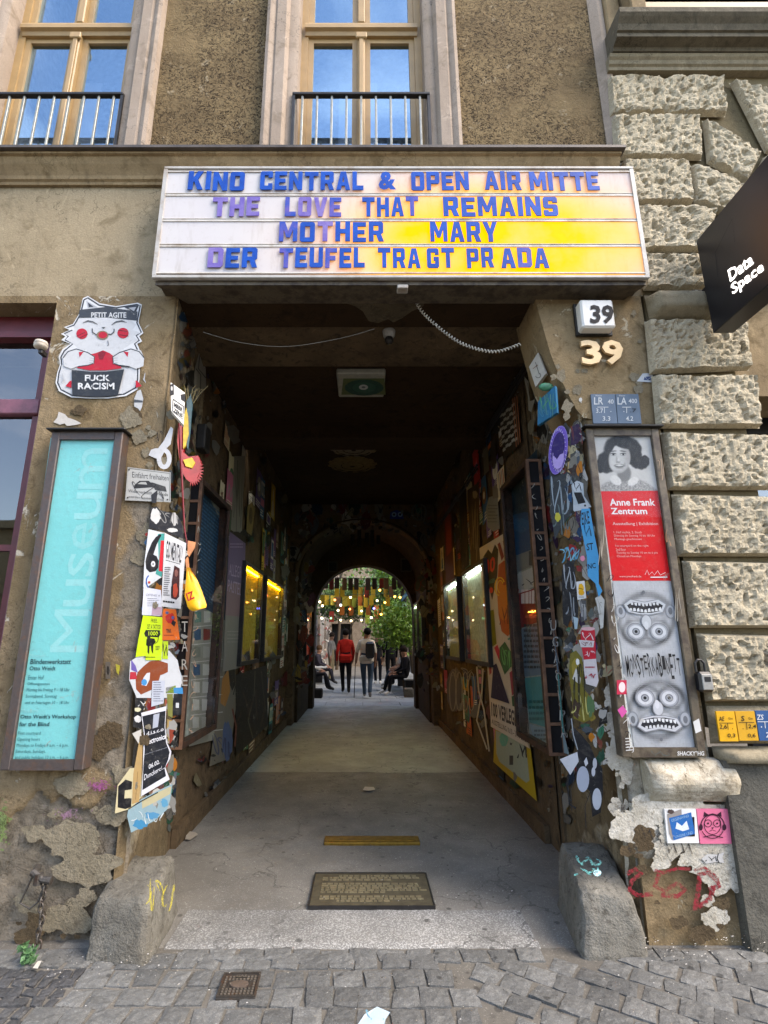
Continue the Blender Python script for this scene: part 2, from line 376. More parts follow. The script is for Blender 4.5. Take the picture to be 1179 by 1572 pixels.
M['plinth'] = plaster('dark_stone_plinth', '6f6b60', '5d5a51', '4b4841', 2.4, .9, light='97948a', lt=.66)
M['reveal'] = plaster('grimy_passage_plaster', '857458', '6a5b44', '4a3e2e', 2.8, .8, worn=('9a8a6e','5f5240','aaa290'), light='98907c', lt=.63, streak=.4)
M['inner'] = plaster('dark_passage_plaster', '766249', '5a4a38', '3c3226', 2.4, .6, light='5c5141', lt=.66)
M['ceil'] = plaster('dark_brown_ceiling', '44321f', '372717', '291d12', 1.5, .35)  # ceiling plaster in dark brown tones
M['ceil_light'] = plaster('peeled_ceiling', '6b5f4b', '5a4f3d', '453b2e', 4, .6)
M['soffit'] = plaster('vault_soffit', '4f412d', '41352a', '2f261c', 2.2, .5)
M['wood_cream'] = simple('ochre_window_paint', '9c7f54', .5, 0, .1, 9, 60, .15)
M['maroon'] = simple('maroon_door_paint', '7d4a55', .5, 0, .18, 12, 70, .2, '5a3a40')
M['maroon_dark'] = simple('dark_red_door_paint', '5b1c22', .45, 0, .2, 12)
M['steel'] = simple('grey_painted_steel', '8b8a80', .45, .5, .2, 30)
M['dark_steel'] = simple('dark_steel', '2f2d2b', .5, .5, .25, 20)
M['case'] = rust_metal('brown_display_steel', '4d4440', '5c4333', .5, .25)
M['rusty'] = rust_metal('rusty_angle_steel', '4a3124', '2c211b', .6, .3, .42)
M['case2'] = rust_metal('grimy_olive_steel', '5c5140', '3b2f25', .55, .25, .45)
M['black'] = simple('satin_black', '16161a', .35, 0, .2, 10, 60, .05)
M['white_plastic'] = simple('white_plastic', 'd9d6cc', .4, 0, .07, 10, 60, .05)
M['grey_plastic'] = simple('grey_plastic', '8f8d86', .5)
M['granite'] = None
M['curtain'] = simple('pale_room_wall', 'c8c6be', .9)
M['room'] = simple('dark_room', '3c3a38', .9)
M['leaf'] = simple('leaf_green', (.075,.15,.022), .55, 0, .5, 6)
M['leaf2'] = simple('dull_leaf_green', (.05,.085,.03), .6, 0, .5, 6)
M['bark'] = simple('bark', '4a3f33', .9)
M['glass'] = glass('window_glass', 5.0, (.8,.87,.95), .02, (.42,.64,.82))
M['glass_case'] = glass('case_glass', 1.2, (.97,.98,.98))
M['glass_shop'] = glass('shop_glass', 2.2, (.5,.55,.55))
M['bronze'] = simple('worn_bronze', '57503f', .6, .4, .3, 20, 60, .3)
M['brass'] = simple('worn_brass', '95742f', .45, .8, .3, 25)
M['iron'] = rust_metal('cast_iron', '4c463f', '5b3f2c', .6, .6)
M['chain'] = rust_metal('old_chain_iron', '55504a', '4a3428', .55, .6)
M['stopper'] = simple('black_block', '1d1c1c', .8)
def asphalt(name, c1, c2, sp, spk=.63, scale=95, dim=1., ov=False):
    g = NT(name); c1, c2, sp = [tuple(v*dim for v in srgb(c)) for c in (c1, c2, sp)]
    col = g.mix(g.ramp(g.noise(1.3, 6, .6), .35, .65), c1, c2)
    col = g.mix(g.ramp(g.noise(scale, 3, .6), spk, spk+.06, 0, .75), col, sp)
    col = g.mix(g.ramp(g.noise(scale*1.7, 2), .6, .66, 0, .6), col, [x*.35 for x in c1])
    v = g.n('ShaderNodeTexVoronoi', Scale=9.); g.l(g.pos, v.inputs['Vector'])
    col = g.mix(g.math('MULTIPLY', g.ramp(v.outputs[0], .1, .16, 1, 0), g.ramp(g.noise(2.1, 3), .5, .54)), col, [x*.3 for x in c1])
    col = g.mix(g.ramp(g.noise(2.6, 9, .75, dist=.9), .5, .64, 0, .45), col, [x*.45 for x in c1]); col = g.mix(g.ramp(g.noise(3.4, 9, .75, dist=.7), .6, .68, 0, .3), col, [min(1, x*1.5) for x in c1])
    if not ov:
        ck = g.n('ShaderNodeTexVoronoi', feature='DISTANCE_TO_EDGE', Scale=.75); wv = g.n('ShaderNodeVectorMath', operation='ADD'); nz = g.n('ShaderNodeTexNoise', Scale=3., Detail=9.); g.l(g.pos, nz.inputs['Vector']); g.l(g.pos, wv.inputs[0]); g.l(nz.outputs['Color'], wv.inputs[1]); g.l(wv.outputs[0], ck.inputs['Vector'])
        col = g.mix(g.ramp(ck.outputs[0], .0, .009, .85, 0), col, [x*.22 for x in c1])
        vg = g.n('ShaderNodeTexVoronoi', Scale=5.5); g.l(g.pos, vg.inputs['Vector']); col = g.mix(g.math('MULTIPLY', g.ramp(vg.outputs[0], .09, .12, .8, 0), g.ramp(g.noise(1.7, 2), .42, .46)), col, [x*.25 for x in c1])
        col = g.mix(g.ramp(g.noise(1.1, 8, .7, dist=.6), .42, .6, 0, .5), col, [x*.55 for x in c1]); col = g.mix(g.ramp(g.noise(60, 6, .8), .6, .66, 0, .8), col, sp)
    if ov: col = g.mix(g.ramp(g.noise(26, 8, .75, dist=.4), .42, .62, 0, .5), col, [x*.42 for x in c1]); col = g.mix(g.ramp(g.noise(44, 6, .7), .55, .68, 0, .5), col, [min(1, x*1.7) for x in c1])
    if ov: oi = g.n('ShaderNodeObjectInfo'); k = g.ramp(oi.outputs['Random'], 0, 1, .68, 1.12); cc = g.n('ShaderNodeCombineColor'); g.l(k, cc.inputs[0]); g.l(g.math('MULTIPLY', k, .995), cc.inputs[1]); g.l(g.math('MULTIPLY', k, .985), cc.inputs[2]); col = g.mix(1., col, cc.outputs[0], 'MULTIPLY')
    return g.finish(col, g.ramp(g.noise(5, 4), .3, .7, .55, .85), g.bump(g.noise(42, 7, .7), .9, .008, g.bump(g.noise(150, 3), .3, .002)) if ov else g.bump(g.noise(scale, 4, .6), .5, .003))
M['asphalt'] = asphalt('worn_brown_asphalt', '7f7b72', '67635b', 'b9b6ac', .60, 170)
M['concrete'] = asphalt('passage_concrete', 'a5a69a', '8d8e83', 'bdbdb2', .64, 120)
M['sill'] = asphalt('speckled_granite_sill', '9b9992', '86847d', 'dedcd4', .50, 120, .6)
M['sett'] = asphalt('granite_sett', '8b8b86', '7b7b77', 'b9b8b2', .57, 230, .55, True)
M['sett_dark'] = asphalt('basalt_sett', '434344', '515150', '747471', .64, 110, .9, True)
M['grit'] = asphalt('joint_grit', '68635a', '5a564e', '8b867a', .6, 120)
M['granite'] = plaster('guard_stone_granite', '8b877c', '716c61', '565147', 4.5, 1.3, light='a39c8b', lt=.66, streak=.5, grain=190)
M['slab'] = asphalt('grey_slab', 'a3a6a6', '909393', 'b9bcbb', .6, 90)
# =====================================================================================
# ground
# =====================================================================================
def sheet(name, x0, y0, x1, y1, z, mat, cell=None, amp=0):
    if not cell: m = MB(); m.face([(x0,y0,z),(x1,y0,z),(x1,y1,z),(x0,y1,z)]); o = m.build(name, mat)
    else: o = wallgrid((x0,y0,z), (1,0,0), (0,1,0), x1-x0, y1-y0, cell, lambda a,b,P: amp*(fbm(P,3)*.5+.5), mat, name)
    return tag(o, kind='structure')
sheet('ground', -120, -120, 120, 120, -.06, M['grit'])
sheet('passage_floor', -1.75, .31, 1.75, 3.49, 0, M['asphalt'], .05, .008)
fl = MB(); fl.face([(-1.75,3.49,-.002),(.1,3.49,-.002),(.35,3.44,-.002),(1.75,3.52,-.002),(1.75,9.9,.0),(-1.75,9.9,.0)]); tag(fl.build('passage_slab', M['concrete']), kind='structure')
# courtyard paving of large slabs, each slab a piece
cy = tag(MB().box(-6,9.9,-.06,6,34,-.012).build('courtyard_ground', M['grit']), kind='structure')
rr = random.Random(4); k = 0
for i in range(14):
    for j in range(-4, 5):
        if k >= 110: break
        x = j*.9+(.45 if i%2 else 0); y = 9.92+i*.75; m = MB(); m.box(x+.006, y+.006, -.03, x+.894, y+.744, rr.uniform(-.004,.002)); m.build('paving_slab', M['slab'], cy); k += 1
# street pavement: each sett a piece; far ones joined
pave = tag(MB().box(-14,-6,-.058,14,.30,-.0115).build('pavement', M['grit']), kind='structure')
def sett(cx, cy_, ax, w_, l_, r, mat, joined=None):
    """a hand-split granite cube with an uneven head"""
    h = r.uniform(-.005, .001); n = 5; vs_ = []; ux, uy = cos(ax), sin(ax)
    jw = [[r.uniform(-.011,.011) for _ in range(2)] for _ in range(4)]
    def corner(a, b):
        q = [(0,0),(1,0),(1,1),(0,1)]; wts = [(1-a)*(1-b), a*(1-b), a*b, (1-a)*b]
        return sum(wt*j_[0] for wt, j_ in zip(wts, jw)), sum(wt*j_[1] for wt, j_ in zip(wts, jw))
    def pt(a, b, z, inset=0):
        jx, jy = corner(a, b); lx = (a-.5)*(w_-2*inset)+jx; ly = (b-.5)*(l_-2*inset)+jy
        return (cx+lx*ux-ly*uy, cy_+lx*uy+ly*ux, z)
    tx, ty = r.uniform(-.003,.003), r.uniform(-.003,.003)
    for j in range(n+1):
        for i in range(n+1):
            a, b = i/n, j/n; e = i in (0,n) or j in (0,n)
            vs_.append(pt(a, b, h-(.0035 if e else 0)+.004*noise.noise(Vector((cx*9+a*2.2,cy_*9+b*2.2,3)))+tx*(a-.5)+ty*(b-.5)+r.uniform(-.0016,.0016), .001+r.uniform(0,.003) if e else 0))
    fs = [(j*(n+1)+i, j*(n+1)+i+1, (j+1)*(n+1)+i+1, (j+1)*(n+1)+i) for j in range(n) for i in range(n)]
    ring = [i for i in range(n+1)]+[j*(n+1)+n for j in range(1,n+1)]+[n*(n+1)+i for i in range(n-1,-1,-1)]+[j*(n+1) for j in range(n-1,0,-1)]
    k0 = len(vs_)
    for q in ring: x, y, z = vs_[q]; vs_.append((cx+(x-cx)*1.02, cy_+(y-cy_)*1.02, -.045))
    L = len(ring)
    fs += [(ring[i], k0+i, k0+(i+1)%L, ring[(i+1)%L]) for i in range(L)]
    if joined is not None: joined[mat].mesh(vs_, fs)
    else:
        m = MB(); m.mesh(vs_, fs); o = m.build('sett', M[mat], pave); o.data.polygons.foreach_set('use_smooth', [False]*25+[False]*L)
rs = random.Random(11); count = 0; rest = {'sett': MB(), 'sett_dark': MB()}
def zone(x, y):      # where the diagonal pattern and the straight rows lie
    return x > .42+.25*(-y)
cand = []
s_ = .128
for j in range(46):
    y = -.155-j*s_; x = -5.+rs.uniform(0, .1)
    while x < 1.6:
        w_ = rs.uniform(.105, .15); cx_ = x+w_/2
        if not zone(cx_+.06, y): cand.append((cx_, y, 0+rs.uniform(-.04,.04), w_-.007, s_-.007))
        x += w_
ang = radians(-34)
for i in range(-60, 60):
    for j in range(-60, 60):
        lx, ly = i*.132+(.062 if j % 2 else 0)+rs.uniform(-.006,.006), j*.124+rs.uniform(-.003,.003); x = 1.6+lx*cos(ang)-ly*sin(ang); y = -.5+lx*sin(ang)+ly*cos(ang)
        if zone(x-.02, y) and x < 5.5 and -6 < y < -.15+(.06 if x > 1.25 else 0): cand.append((x, y, ang+rs.uniform(-.05,.05), .127*rs.uniform(.93,1.02), .119))
for a in range(-38, 38):                             # a single straight row along the sill
    x = a*.135; 
    if not (-1.32 < x < -.82) and not (.85 < x < 1.28): cand.append((x, -.105+rs.uniform(-.004,.004), rs.uniform(-.03,.03), .129, .105))
def seen(c):
    x, y = c[0], c[1]; d = (y+D); zc = d*cos(PITCH)-H*sin(PITCH)
    if zc < .5: return 9
    px = CX+x/zc*F_; py = CY+F_*(H*cos(PITCH)+d*sin(PITCH)*1)/zc if False else CY - F_*((-H)*cos(PITCH)-d*sin(PITCH))/zc
    return 0 if -60 < px < 1240 and y > -.85 else 1+sqrt((x)**2+(y+1)**2)
cand.sort(key=seen)
for c in cand:
    x, y = c[0], c[1]
    if -.56 < c[0]+.04 < -.5 and False: continue
    dark = x < -1.25 and y < -.27 and fbm((x, y, 0), 3) > -.12 and x > -2.4
    if -.66 < x < -.42 and -.44 < y < -.26: c = (c[0], c[1], c[2], c[3], c[4])
    mt = 'sett_dark' if dark else 'sett'
    if dark:
        for du, dv in ((-1,-1),(1,-1),(-1,1),(1,1)):
            if count < 300: sett(x+du*c[3]*.26, y+dv*c[4]*.26, c[2]+rs.uniform(-.1,.1), c[3]*.5, c[4]*.5, rs, mt); count += 1
            else: sett(x+du*c[3]*.26, y+dv*c[4]*.26, c[2], c[3]*.5, c[4]*.5, rs, mt, rest)
    elif count < 300: sett(*c, rs, mt); count += 1
    elif seen(c) < 6.5: sett(*c, rs, mt, rest)
for kk, m in rest.items():
    if m.v: o = m.build('setts', M[kk], pave); o['kind'] = 'stuff'
# threshold of speckled granite concrete, and grey patches beside the guard stones
th = wallgrid((-.98,-.05,.0), (1,0,0), (0,1,0), 1.86, .37, .03, lambda a,b,P: .006*(fbm(P,6)*.5+.5)+(.01 if b < .02 else 0), M['sill'], 'granite_threshold'); tag(th, kind='structure')
for nm, pts in (('threshold_apron', [(-1.5,-.06,-.012),(-.97,-.06,-.012),(-.97,.32,-.004),(-1.5,.32,-.004)]), ('threshold_apron', [(.87,-.06,-.012),(2.2,-.06,-.012),(2.2,.32,-.004),(.87,.32,-.004)])):
    m = MB(); m.face(pts); tag(m.build(nm, M['asphalt']), kind='structure')
# =====================================================================================
# the apartment house with the gateway
# =====================================================================================
house = thing('apartment_house', 'old house with stained beige plaster, a deep gateway and tall ochre framed windows', 'house')
LB, LT = 4.672, 5.01
def wavy(amp, s=2.2): return lambda a,b,P: amp*(.5+.5*fbm(P, s))
# left pier: the plaster has fallen off low down
def pl_edge(P): return .62+.16*fbm((P.x*2.2, 0, 1.3), 1.6)+.07*fbm((P.x*9, 2, 1.3), 1)
def pier_disp(a,b,P):
    e = pl_edge(P); k = sstep(e+.012, e-.012, P.z); r = .5+.5*fbm(P, 4)
    corner = .05*sstep(.74, .815, a)**2 if P.z < 2.6 else .012*sstep(.78,.815,a)
    return .004*r*(1-k)+k*(.018+.022*(.5+.5*fbm(P, 6)))+corner+.006*sstep(2.2,1.2,P.z)*(.5+.5*fbm(P,9))
wallgrid((-2.064,0,-.03), (1,0,0), (0,0,1), .814, 3.76, .02, pier_disp, M['pier'], 'left_pier', house, lambda a,b,P: max(sstep(pl_edge(P)+.01, pl_edge(P)-.01, P.z), .9*sstep(.55,.75,a+.12*fbm(P,5))*sstep(2.5,2.1,P.z)))
wallgrid((-5,0,3.73), (1,0,0), (0,0,1), 6.9, LB-3.73, .06, wavy(.006,1.5), M['plaster'], 'front_wall', house)
wallgrid((-5,0,-.03), (1,0,0), (0,0,1), 1.25, 3.76, .06, wavy(.006), M['pier'], 'front_wall', house)
def pr_disp(a,b,P): 
    k = sstep(1.0, .95, P.z+.1*fbm(P,4)); low = sstep(.36,.3,P.z+.05*fbm(P,5))
    cr = .04*sstep(.1,.0,a)**2 if P.z < 2.85 else 0
    return .004*(.5+.5*fbm(P,4))+cr+low*.03*(.6+.4*fbm(P,7))+.005*k*(.5+.5*fbm(P,10))
def pr_worn(a,b,P): return max(sstep(1.0,.86,P.z+.12*fbm(P,3)), .9*sstep(.3,.16,a+.1*fbm(P,5))*sstep(2.9,2.5,P.z))
wallgrid((1.38,0,-.03), (1,0,0), (0,0,1), .5, 3.76, .02, pr_disp, M['pierR'], 'right_pier', house, pr_worn)
# backing masses behind the faces (the thickness of the wall)
bk = MB(); bk.box(-2.064,.07,-.05,-1.45,.95,3.73); bk.box(1.52,.07,-.05,1.9,.95,3.73); bk.box(-5,.07,3.76,1.9,.9,4.8)
bk.box(-5,.9,3.76,1.9,.98,5.0); bk.build('wall_core', M['inner'], house)
# reveals of the gateway
wallgrid((-1.25,0,-.03), (.13,-1,0) and (-.13,1,0), (0,0,1), 1.15, 3.79, .025, lambda a,b,P: .006*(.5+.5*fbm(P,5))+.03*sstep(.06,0,a)*(1 if P.z < 2.6 else .2), M['reveal'], 'gateway_reveal', house, lambda a,b,P: sstep(.1,.5,fbm(P,1.7)))
wallgrid((1.44,1.15,-.03), (-.06,-1.15,0), (0,0,1), 1.152, 3.79, .025, lambda a,b,P: .006*(.5+.5*fbm(P,5))+.03*sstep(1.08,1.152,a), M['reveal'], 'gateway_reveal', house, lambda a,b,P: sstep(.1,.5,fbm(P,1.7)))
# corbel that narrows the gateway at its upper right corner
cb = MB(); prof = [(1.16,3.75),(1.175,3.62),(1.2,3.48),(1.23,3.3),(1.26,3.18),(1.31,3.03),(1.36,2.9),(1.40,2.84),(1.5,2.82),(1.5,3.75)]
cb.prism([(x,-.002,z) for x, z in prof], (0,.42,0)); cb.build('corbel', M['pierR'], house)
# gateway ceiling, lintel and beams
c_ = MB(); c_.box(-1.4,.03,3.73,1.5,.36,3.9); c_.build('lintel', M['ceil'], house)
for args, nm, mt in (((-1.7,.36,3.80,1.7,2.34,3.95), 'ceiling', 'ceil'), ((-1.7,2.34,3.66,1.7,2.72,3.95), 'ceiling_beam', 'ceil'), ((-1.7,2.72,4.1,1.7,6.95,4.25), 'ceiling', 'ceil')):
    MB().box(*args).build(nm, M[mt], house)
# peeled pale patch under the lintel
r5 = random.Random(5); pk = Print(ceilZ(3.73), .002)
pk.poly([(486,452),(520,462),(545,470),(557,478),(566,493),(580,496),(596,490),(604,495),(618,488),(632,478),(650,470),(652,462),(676,456),(690,452)], '6d6048'); pk.done('peeled_patch', parent=house, mat=M['ceil_light'])
# the passage walls beyond the reveals
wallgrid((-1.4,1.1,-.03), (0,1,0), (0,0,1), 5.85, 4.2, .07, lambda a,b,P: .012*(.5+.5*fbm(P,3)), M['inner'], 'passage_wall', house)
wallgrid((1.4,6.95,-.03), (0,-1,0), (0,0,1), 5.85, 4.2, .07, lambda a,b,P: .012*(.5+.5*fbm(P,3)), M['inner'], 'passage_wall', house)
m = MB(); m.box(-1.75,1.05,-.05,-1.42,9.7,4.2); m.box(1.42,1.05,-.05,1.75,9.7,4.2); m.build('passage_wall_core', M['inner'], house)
# low skirting kerbs along the walls
MB().box(-1.4,1.2,-.02,-1.36,6.9,.13).build('skirting', M['inner'], house); MB().box(1.36,1.3,-.02,1.4,6.9,.12).build('skirting', M['inner'], house)
def archwall(y0, y1, halfw, spring, rise, top, xw, mat, name, cx=0.03, n=24):
    """a wall across the passage with a round-headed opening, and its soffit"""
    pts = [(cx-halfw, -.05)]+[(cx-halfw*cos(pi*k/n), spring+rise*sin(pi*k/n)) for k in range(n+1)]+[(cx+halfw, -.05)]
    m = MB(); L = len(pts)
    for y, fl_ in ((y0, False), (y1, True)):
        for i in range(L-1):
            (xa,za),(xb,zb) = pts[i], pts[i+1]
            if i == 0: q = [(-xw,y,-.05),(xa,y,-.05),(xa,y,zb),(-xw,y,zb)]
            elif i == L-2: q = [(xb,y,-.05),(xw,y,-.05),(xw,y,za),(xa,y,za)]
            else: q = [(xa,y,za),(xb,y,zb),(xb,y,top),(xa,y,top)]
            m.face(q if not fl_ else q[::-1])
        for q in ([(-xw,y,spring),(cx-halfw,y,spring),(cx-halfw,y,top),(-xw,y,top)], [(cx+halfw,y,spring),(xw,y,spring),(xw,y,top),(cx+halfw,y,top)]): m.face(q if not fl_ else q[::-1])
    for i in range(L-1):
        (xa,za),(xb,zb) = pts[i], pts[i+1]; m.face([(xa,y0,za),(xa,y1,za),(xb,y1,zb),(xb,y0,zb)])
    o = m.build(name, mat, house); return o
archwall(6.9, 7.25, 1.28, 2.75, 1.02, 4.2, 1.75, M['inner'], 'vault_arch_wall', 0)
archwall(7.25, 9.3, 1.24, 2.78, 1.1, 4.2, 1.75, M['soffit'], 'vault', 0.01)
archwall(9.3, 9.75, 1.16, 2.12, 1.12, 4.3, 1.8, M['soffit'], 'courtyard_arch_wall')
# raised moulding around the vault arch
mo = MB(); mo.tube([(1.28*1.03*cos(a), 6.89, 2.75+1.02*1.03*sin(a)) for a in [pi*k/20 for k in range(21)]], .022, 6); mo.build('arch_moulding', M['soffit'], house)
# body of the house: back wall and roof keep the rooms dark and throw the shade on the street
m = MB(); m.box(-14,9.35,4.3,1.9,9.75,8.0); m.box(-14,9.35,-.05,-1.8,9.75,4.3); m.box(1.8,9.35,-.05,14,9.75,8.0); m.box(-14,.9,7.8,1.9,9.35,8.0); m.build('rear_wall', M['plaster'], house)
m = MB(); m.box(-14,.02,7.6,1.8,.5,8.0); m.build('upper_wall', M['worm'], house); m = MB(); m.box(-14,.02,-.05,-5,.5,7.6); m.build('side_wall', M['plaster'], house)
# ---- ledge (string course)
xl = -5; xr = X(957,228,-.15)
ZB = Z(222, -.155)
m = MB(); m.profile([(.0,4.63),(-.02,4.63),(-.025,4.65),(-.04,4.66),(-.045,4.685),(-.06,4.71),(-.085,4.745),(-.10,4.775),(-.105,ZB-.045),(-.125,ZB-.04),(-.125,ZB-.022),(.0,ZB-.022)], xl, xr); o = m.build('ledge_moulding', M['ledge'], house)
m = MB(); m.box(xl,-.155,ZB-.021,xr+.02,.05,ZB); m.build('ledge_cover', M['lead'], house)
m = MB(); m.box(xl,-.018,4.636,-1.33,.0,4.652); m.build('fillet', M['ledge'], house)
# ---- upper storey: rough plaster panels and windows with stone trim
ZT = 7.6
W = [(-2.82,-1.83), (-.50,.475)]
def panel(x0, x1):
    wallgrid((x0,0,ZB), (1,0,0), (0,0,1), x1-x0, ZT-ZB, .04, wavy(.012,3), M['worm'], 'rough_plaster_panel', house)
panel(-5, -3.05); panel(-1.60, -.73); panel(.70, 1.82)
def trim(x, s):      # upright stone surround on one side of a window; s points away from the glass
    m = MB(); a = x; 
    pr = [(0,.20),(0,.005),(.03,-.012),(.075,-.012),(.085,-.035),(.10,-.05),(.17,-.05),(.185,-.038),(.20,-.05),(.225,-.06),(.25,-.05),(.262,.02)]
    pts = [(a+s*u, v, ZB) for u, v in pr]+[(a+s*.262, .2, ZB)]
    m.prism(pts, (0,0,ZT-ZB)); o = m.build('window_surround', M['trim'], house); smooth_angle(o, 30)
    f = MB(); f.box(x+s*.025,-.075,ZB,x+s*.285,.02,ZB+.045,.006); f.build('surround_foot', M['trim'], house)
for wi, (x0, x1) in enumerate(W):
    trim(x0, -1); trim(x1, 1)
    win = bpy.data.objects.new('window', None); C.objects.link(win); win.parent = house
    fr = MB(); yb = .13
    fr.box(x0,yb,ZB,x0+.055,yb+.09,ZT); fr.box(x1-.055,yb,ZB,x1,yb+.09,ZT); fr.box(x0+.055,yb+.005,ZB,x1-.055,yb+.09,ZB+.03)
    fr.build('frame', M['wood_cream'], win)
    xm = (x0+x1)/2; zt = Z(42, .1)
    tr = MB(); tr.profile([(yb+.08,zt-.06),(yb-.01,zt-.06),(yb-.02,zt-.03),(yb-.045,zt-.02),(yb-.045,zt+.015),(yb-.03,zt+.05),(yb-.0,zt+.06),(yb+.08,zt+.06)], x0+.03, x1-.03); tr.build('transom', M['wood_cream'], win)
    mu = MB(); mu.box(xm-.03,yb-.03,ZB,xm+.03,yb+.07,zt-.061,.008); mu.box(xm-.018,yb-.045,ZB,xm+.018,yb-.03,zt-.1,.004); mu.box(xm-.045,yb-.055,zt-.14,xm+.045,yb-.0305,zt-.08,.006)
    mu.box(xm-.03,yb-.03,zt+.062,xm+.03,yb+.07,ZT,.008); mu.build('mullion', M['wood_cream'], win)
    for s in (-1, 1):
        a0, a1 = (x0+.056, xm-.031) if s < 0 else (xm+.031, x1-.056)
        for z0, z1 in ((ZB+.032, zt-.062), (zt+.062, ZT)):
            sa = MB(); f = .042
            sa.box(a0,yb+.015,z0,a0+f,yb+.06,z1); sa.box(a1-f,yb+.015,z0,a1,yb+.06,z1); sa.box(a0+f,yb+.016,z0,a1-f,yb+.06,z0+f); sa.box(a0+f,yb+.016,z1-f,a1-f,yb+.06,z1)
            so_ = sa.build('sash', M['wood_cream'], win)
            g = MB(); g.box(a0+f,yb+.038,z0+f,a1-f,yb+.042,z1-f); g.build('pane', M['glass'], win)
    ro = MB()
    for q in ([(x0,.9,ZB),(x1,.9,ZB),(x1,.9,ZT),(x0,.9,ZT)], [(x0,.26,ZB),(x0,.9,ZB),(x0,.9,ZT),(x0,.26,ZT)], [(x1,.26,ZB),(x1,.9,ZB),(x1,.9,ZT),(x1,.26,ZT)], [(x0,.26,ZT),(x1,.26,ZT),(x1,.9,ZT),(x0,.9,ZT)]): ro.face(q)
    ro.build('room', M['curtain'], win)
    cu = MB()                       # pale blind pulled half across inside
    cu.box(x0+.3,.33,ZB,x0+.62,.34,6.05); cu.build('blind', M['white_plastic'], win)
    # railing: one part, its bars sub-parts
    rl = MB(); ra, rb = (x0-.03, x1+.03); rz = 5.45
    rl.box(ra,-.035,rz,rb,.005,rz+.022,.003); rl.box(ra,-.03,ZB,ra+.02,0,rz); rl.box(rb-.02,-.03,ZB,rb,0,rz)
    ro_ = rl.build('railing', M['dark_steel'], house)
    nb = 9; bm_ = MB().box(-.008,-.023,0,.008,-.007,rz-ZB, .002)
    first = None
    for i in range(nb):
        xx = ra+.02+(rb-ra-.04)*(i+.5)/nb
        if first is None: b = first = bm_.build('bar', M['steel'], ro_)
        else: b = first.copy(); C.objects.link(b); b.parent = ro_
        b.location = (xx, 0, ZB)
# stone strip at the right end of the house front
m = MB(); m.prism([(1.80,-.0,5.0),(1.86,-.03,5.0),(1.90,-.03,5.0),(1.90,.1,5.0),(1.8,.1,5.0)], (0,0,ZT-ZB)); m.build('end_strip', M['trim'], house)
# ---- shop door at the far left
door = bpy.data.objects.new('shop_door', None); C.objects.link(door); door.parent = house
m = MB(); m.box(-3.8,.0,3.676,-2.064,.5,3.73); m.box(-2.064,.07,-.03,-2.0,.5,3.676); m.build('door_reveal', M['pier'], house)
yd = .16; xr_ = -2.064
m = MB(); m.box(xr_-.11,yd,-.03,xr_,yd+.08,3.60); m.build('frame', M['maroon'], door)
m = MB(); m.box(-3.75,yd-.01,3.55,xr_,yd+.08,3.676,.006); m.box(-3.75,yd-.03,3.50,xr_,yd+.08,3.548); m.build('frame', M['maroon_dark'], door)
zt = Z(625, yd); m = MB(); m.box(-3.75,yd-.005,zt-.05,xr_-.11,yd+.07,zt+.06,.008); m.build('transom', M['maroon'], door)
m = MB(); m.box(xr_-.16,yd+.02,zt+.06,xr_-.11,yd+.07,3.5); m.box(xr_-.16,yd+.02,-.03,xr_-.11,yd+.07,zt-.05); m.box(-3.75,yd+.02,Z(840,yd)-.02,xr_-.161,yd+.07,Z(840,yd)+.02); m.build('sash', M['maroon_dark'], door)
m = MB(); m.box(-3.75,yd+.045,-.03,xr_-.161,yd+.05,zt-.05); m.box(-3.75,yd+.045,zt+.061,xr_-.161,yd+.05,3.5); m.build('pane', M['glass_shop'], door)
m = MB(); m.box(-3.8,.9,-.03,-2.06,.92,3.7); m.build('shop_interior', M['room'], door)
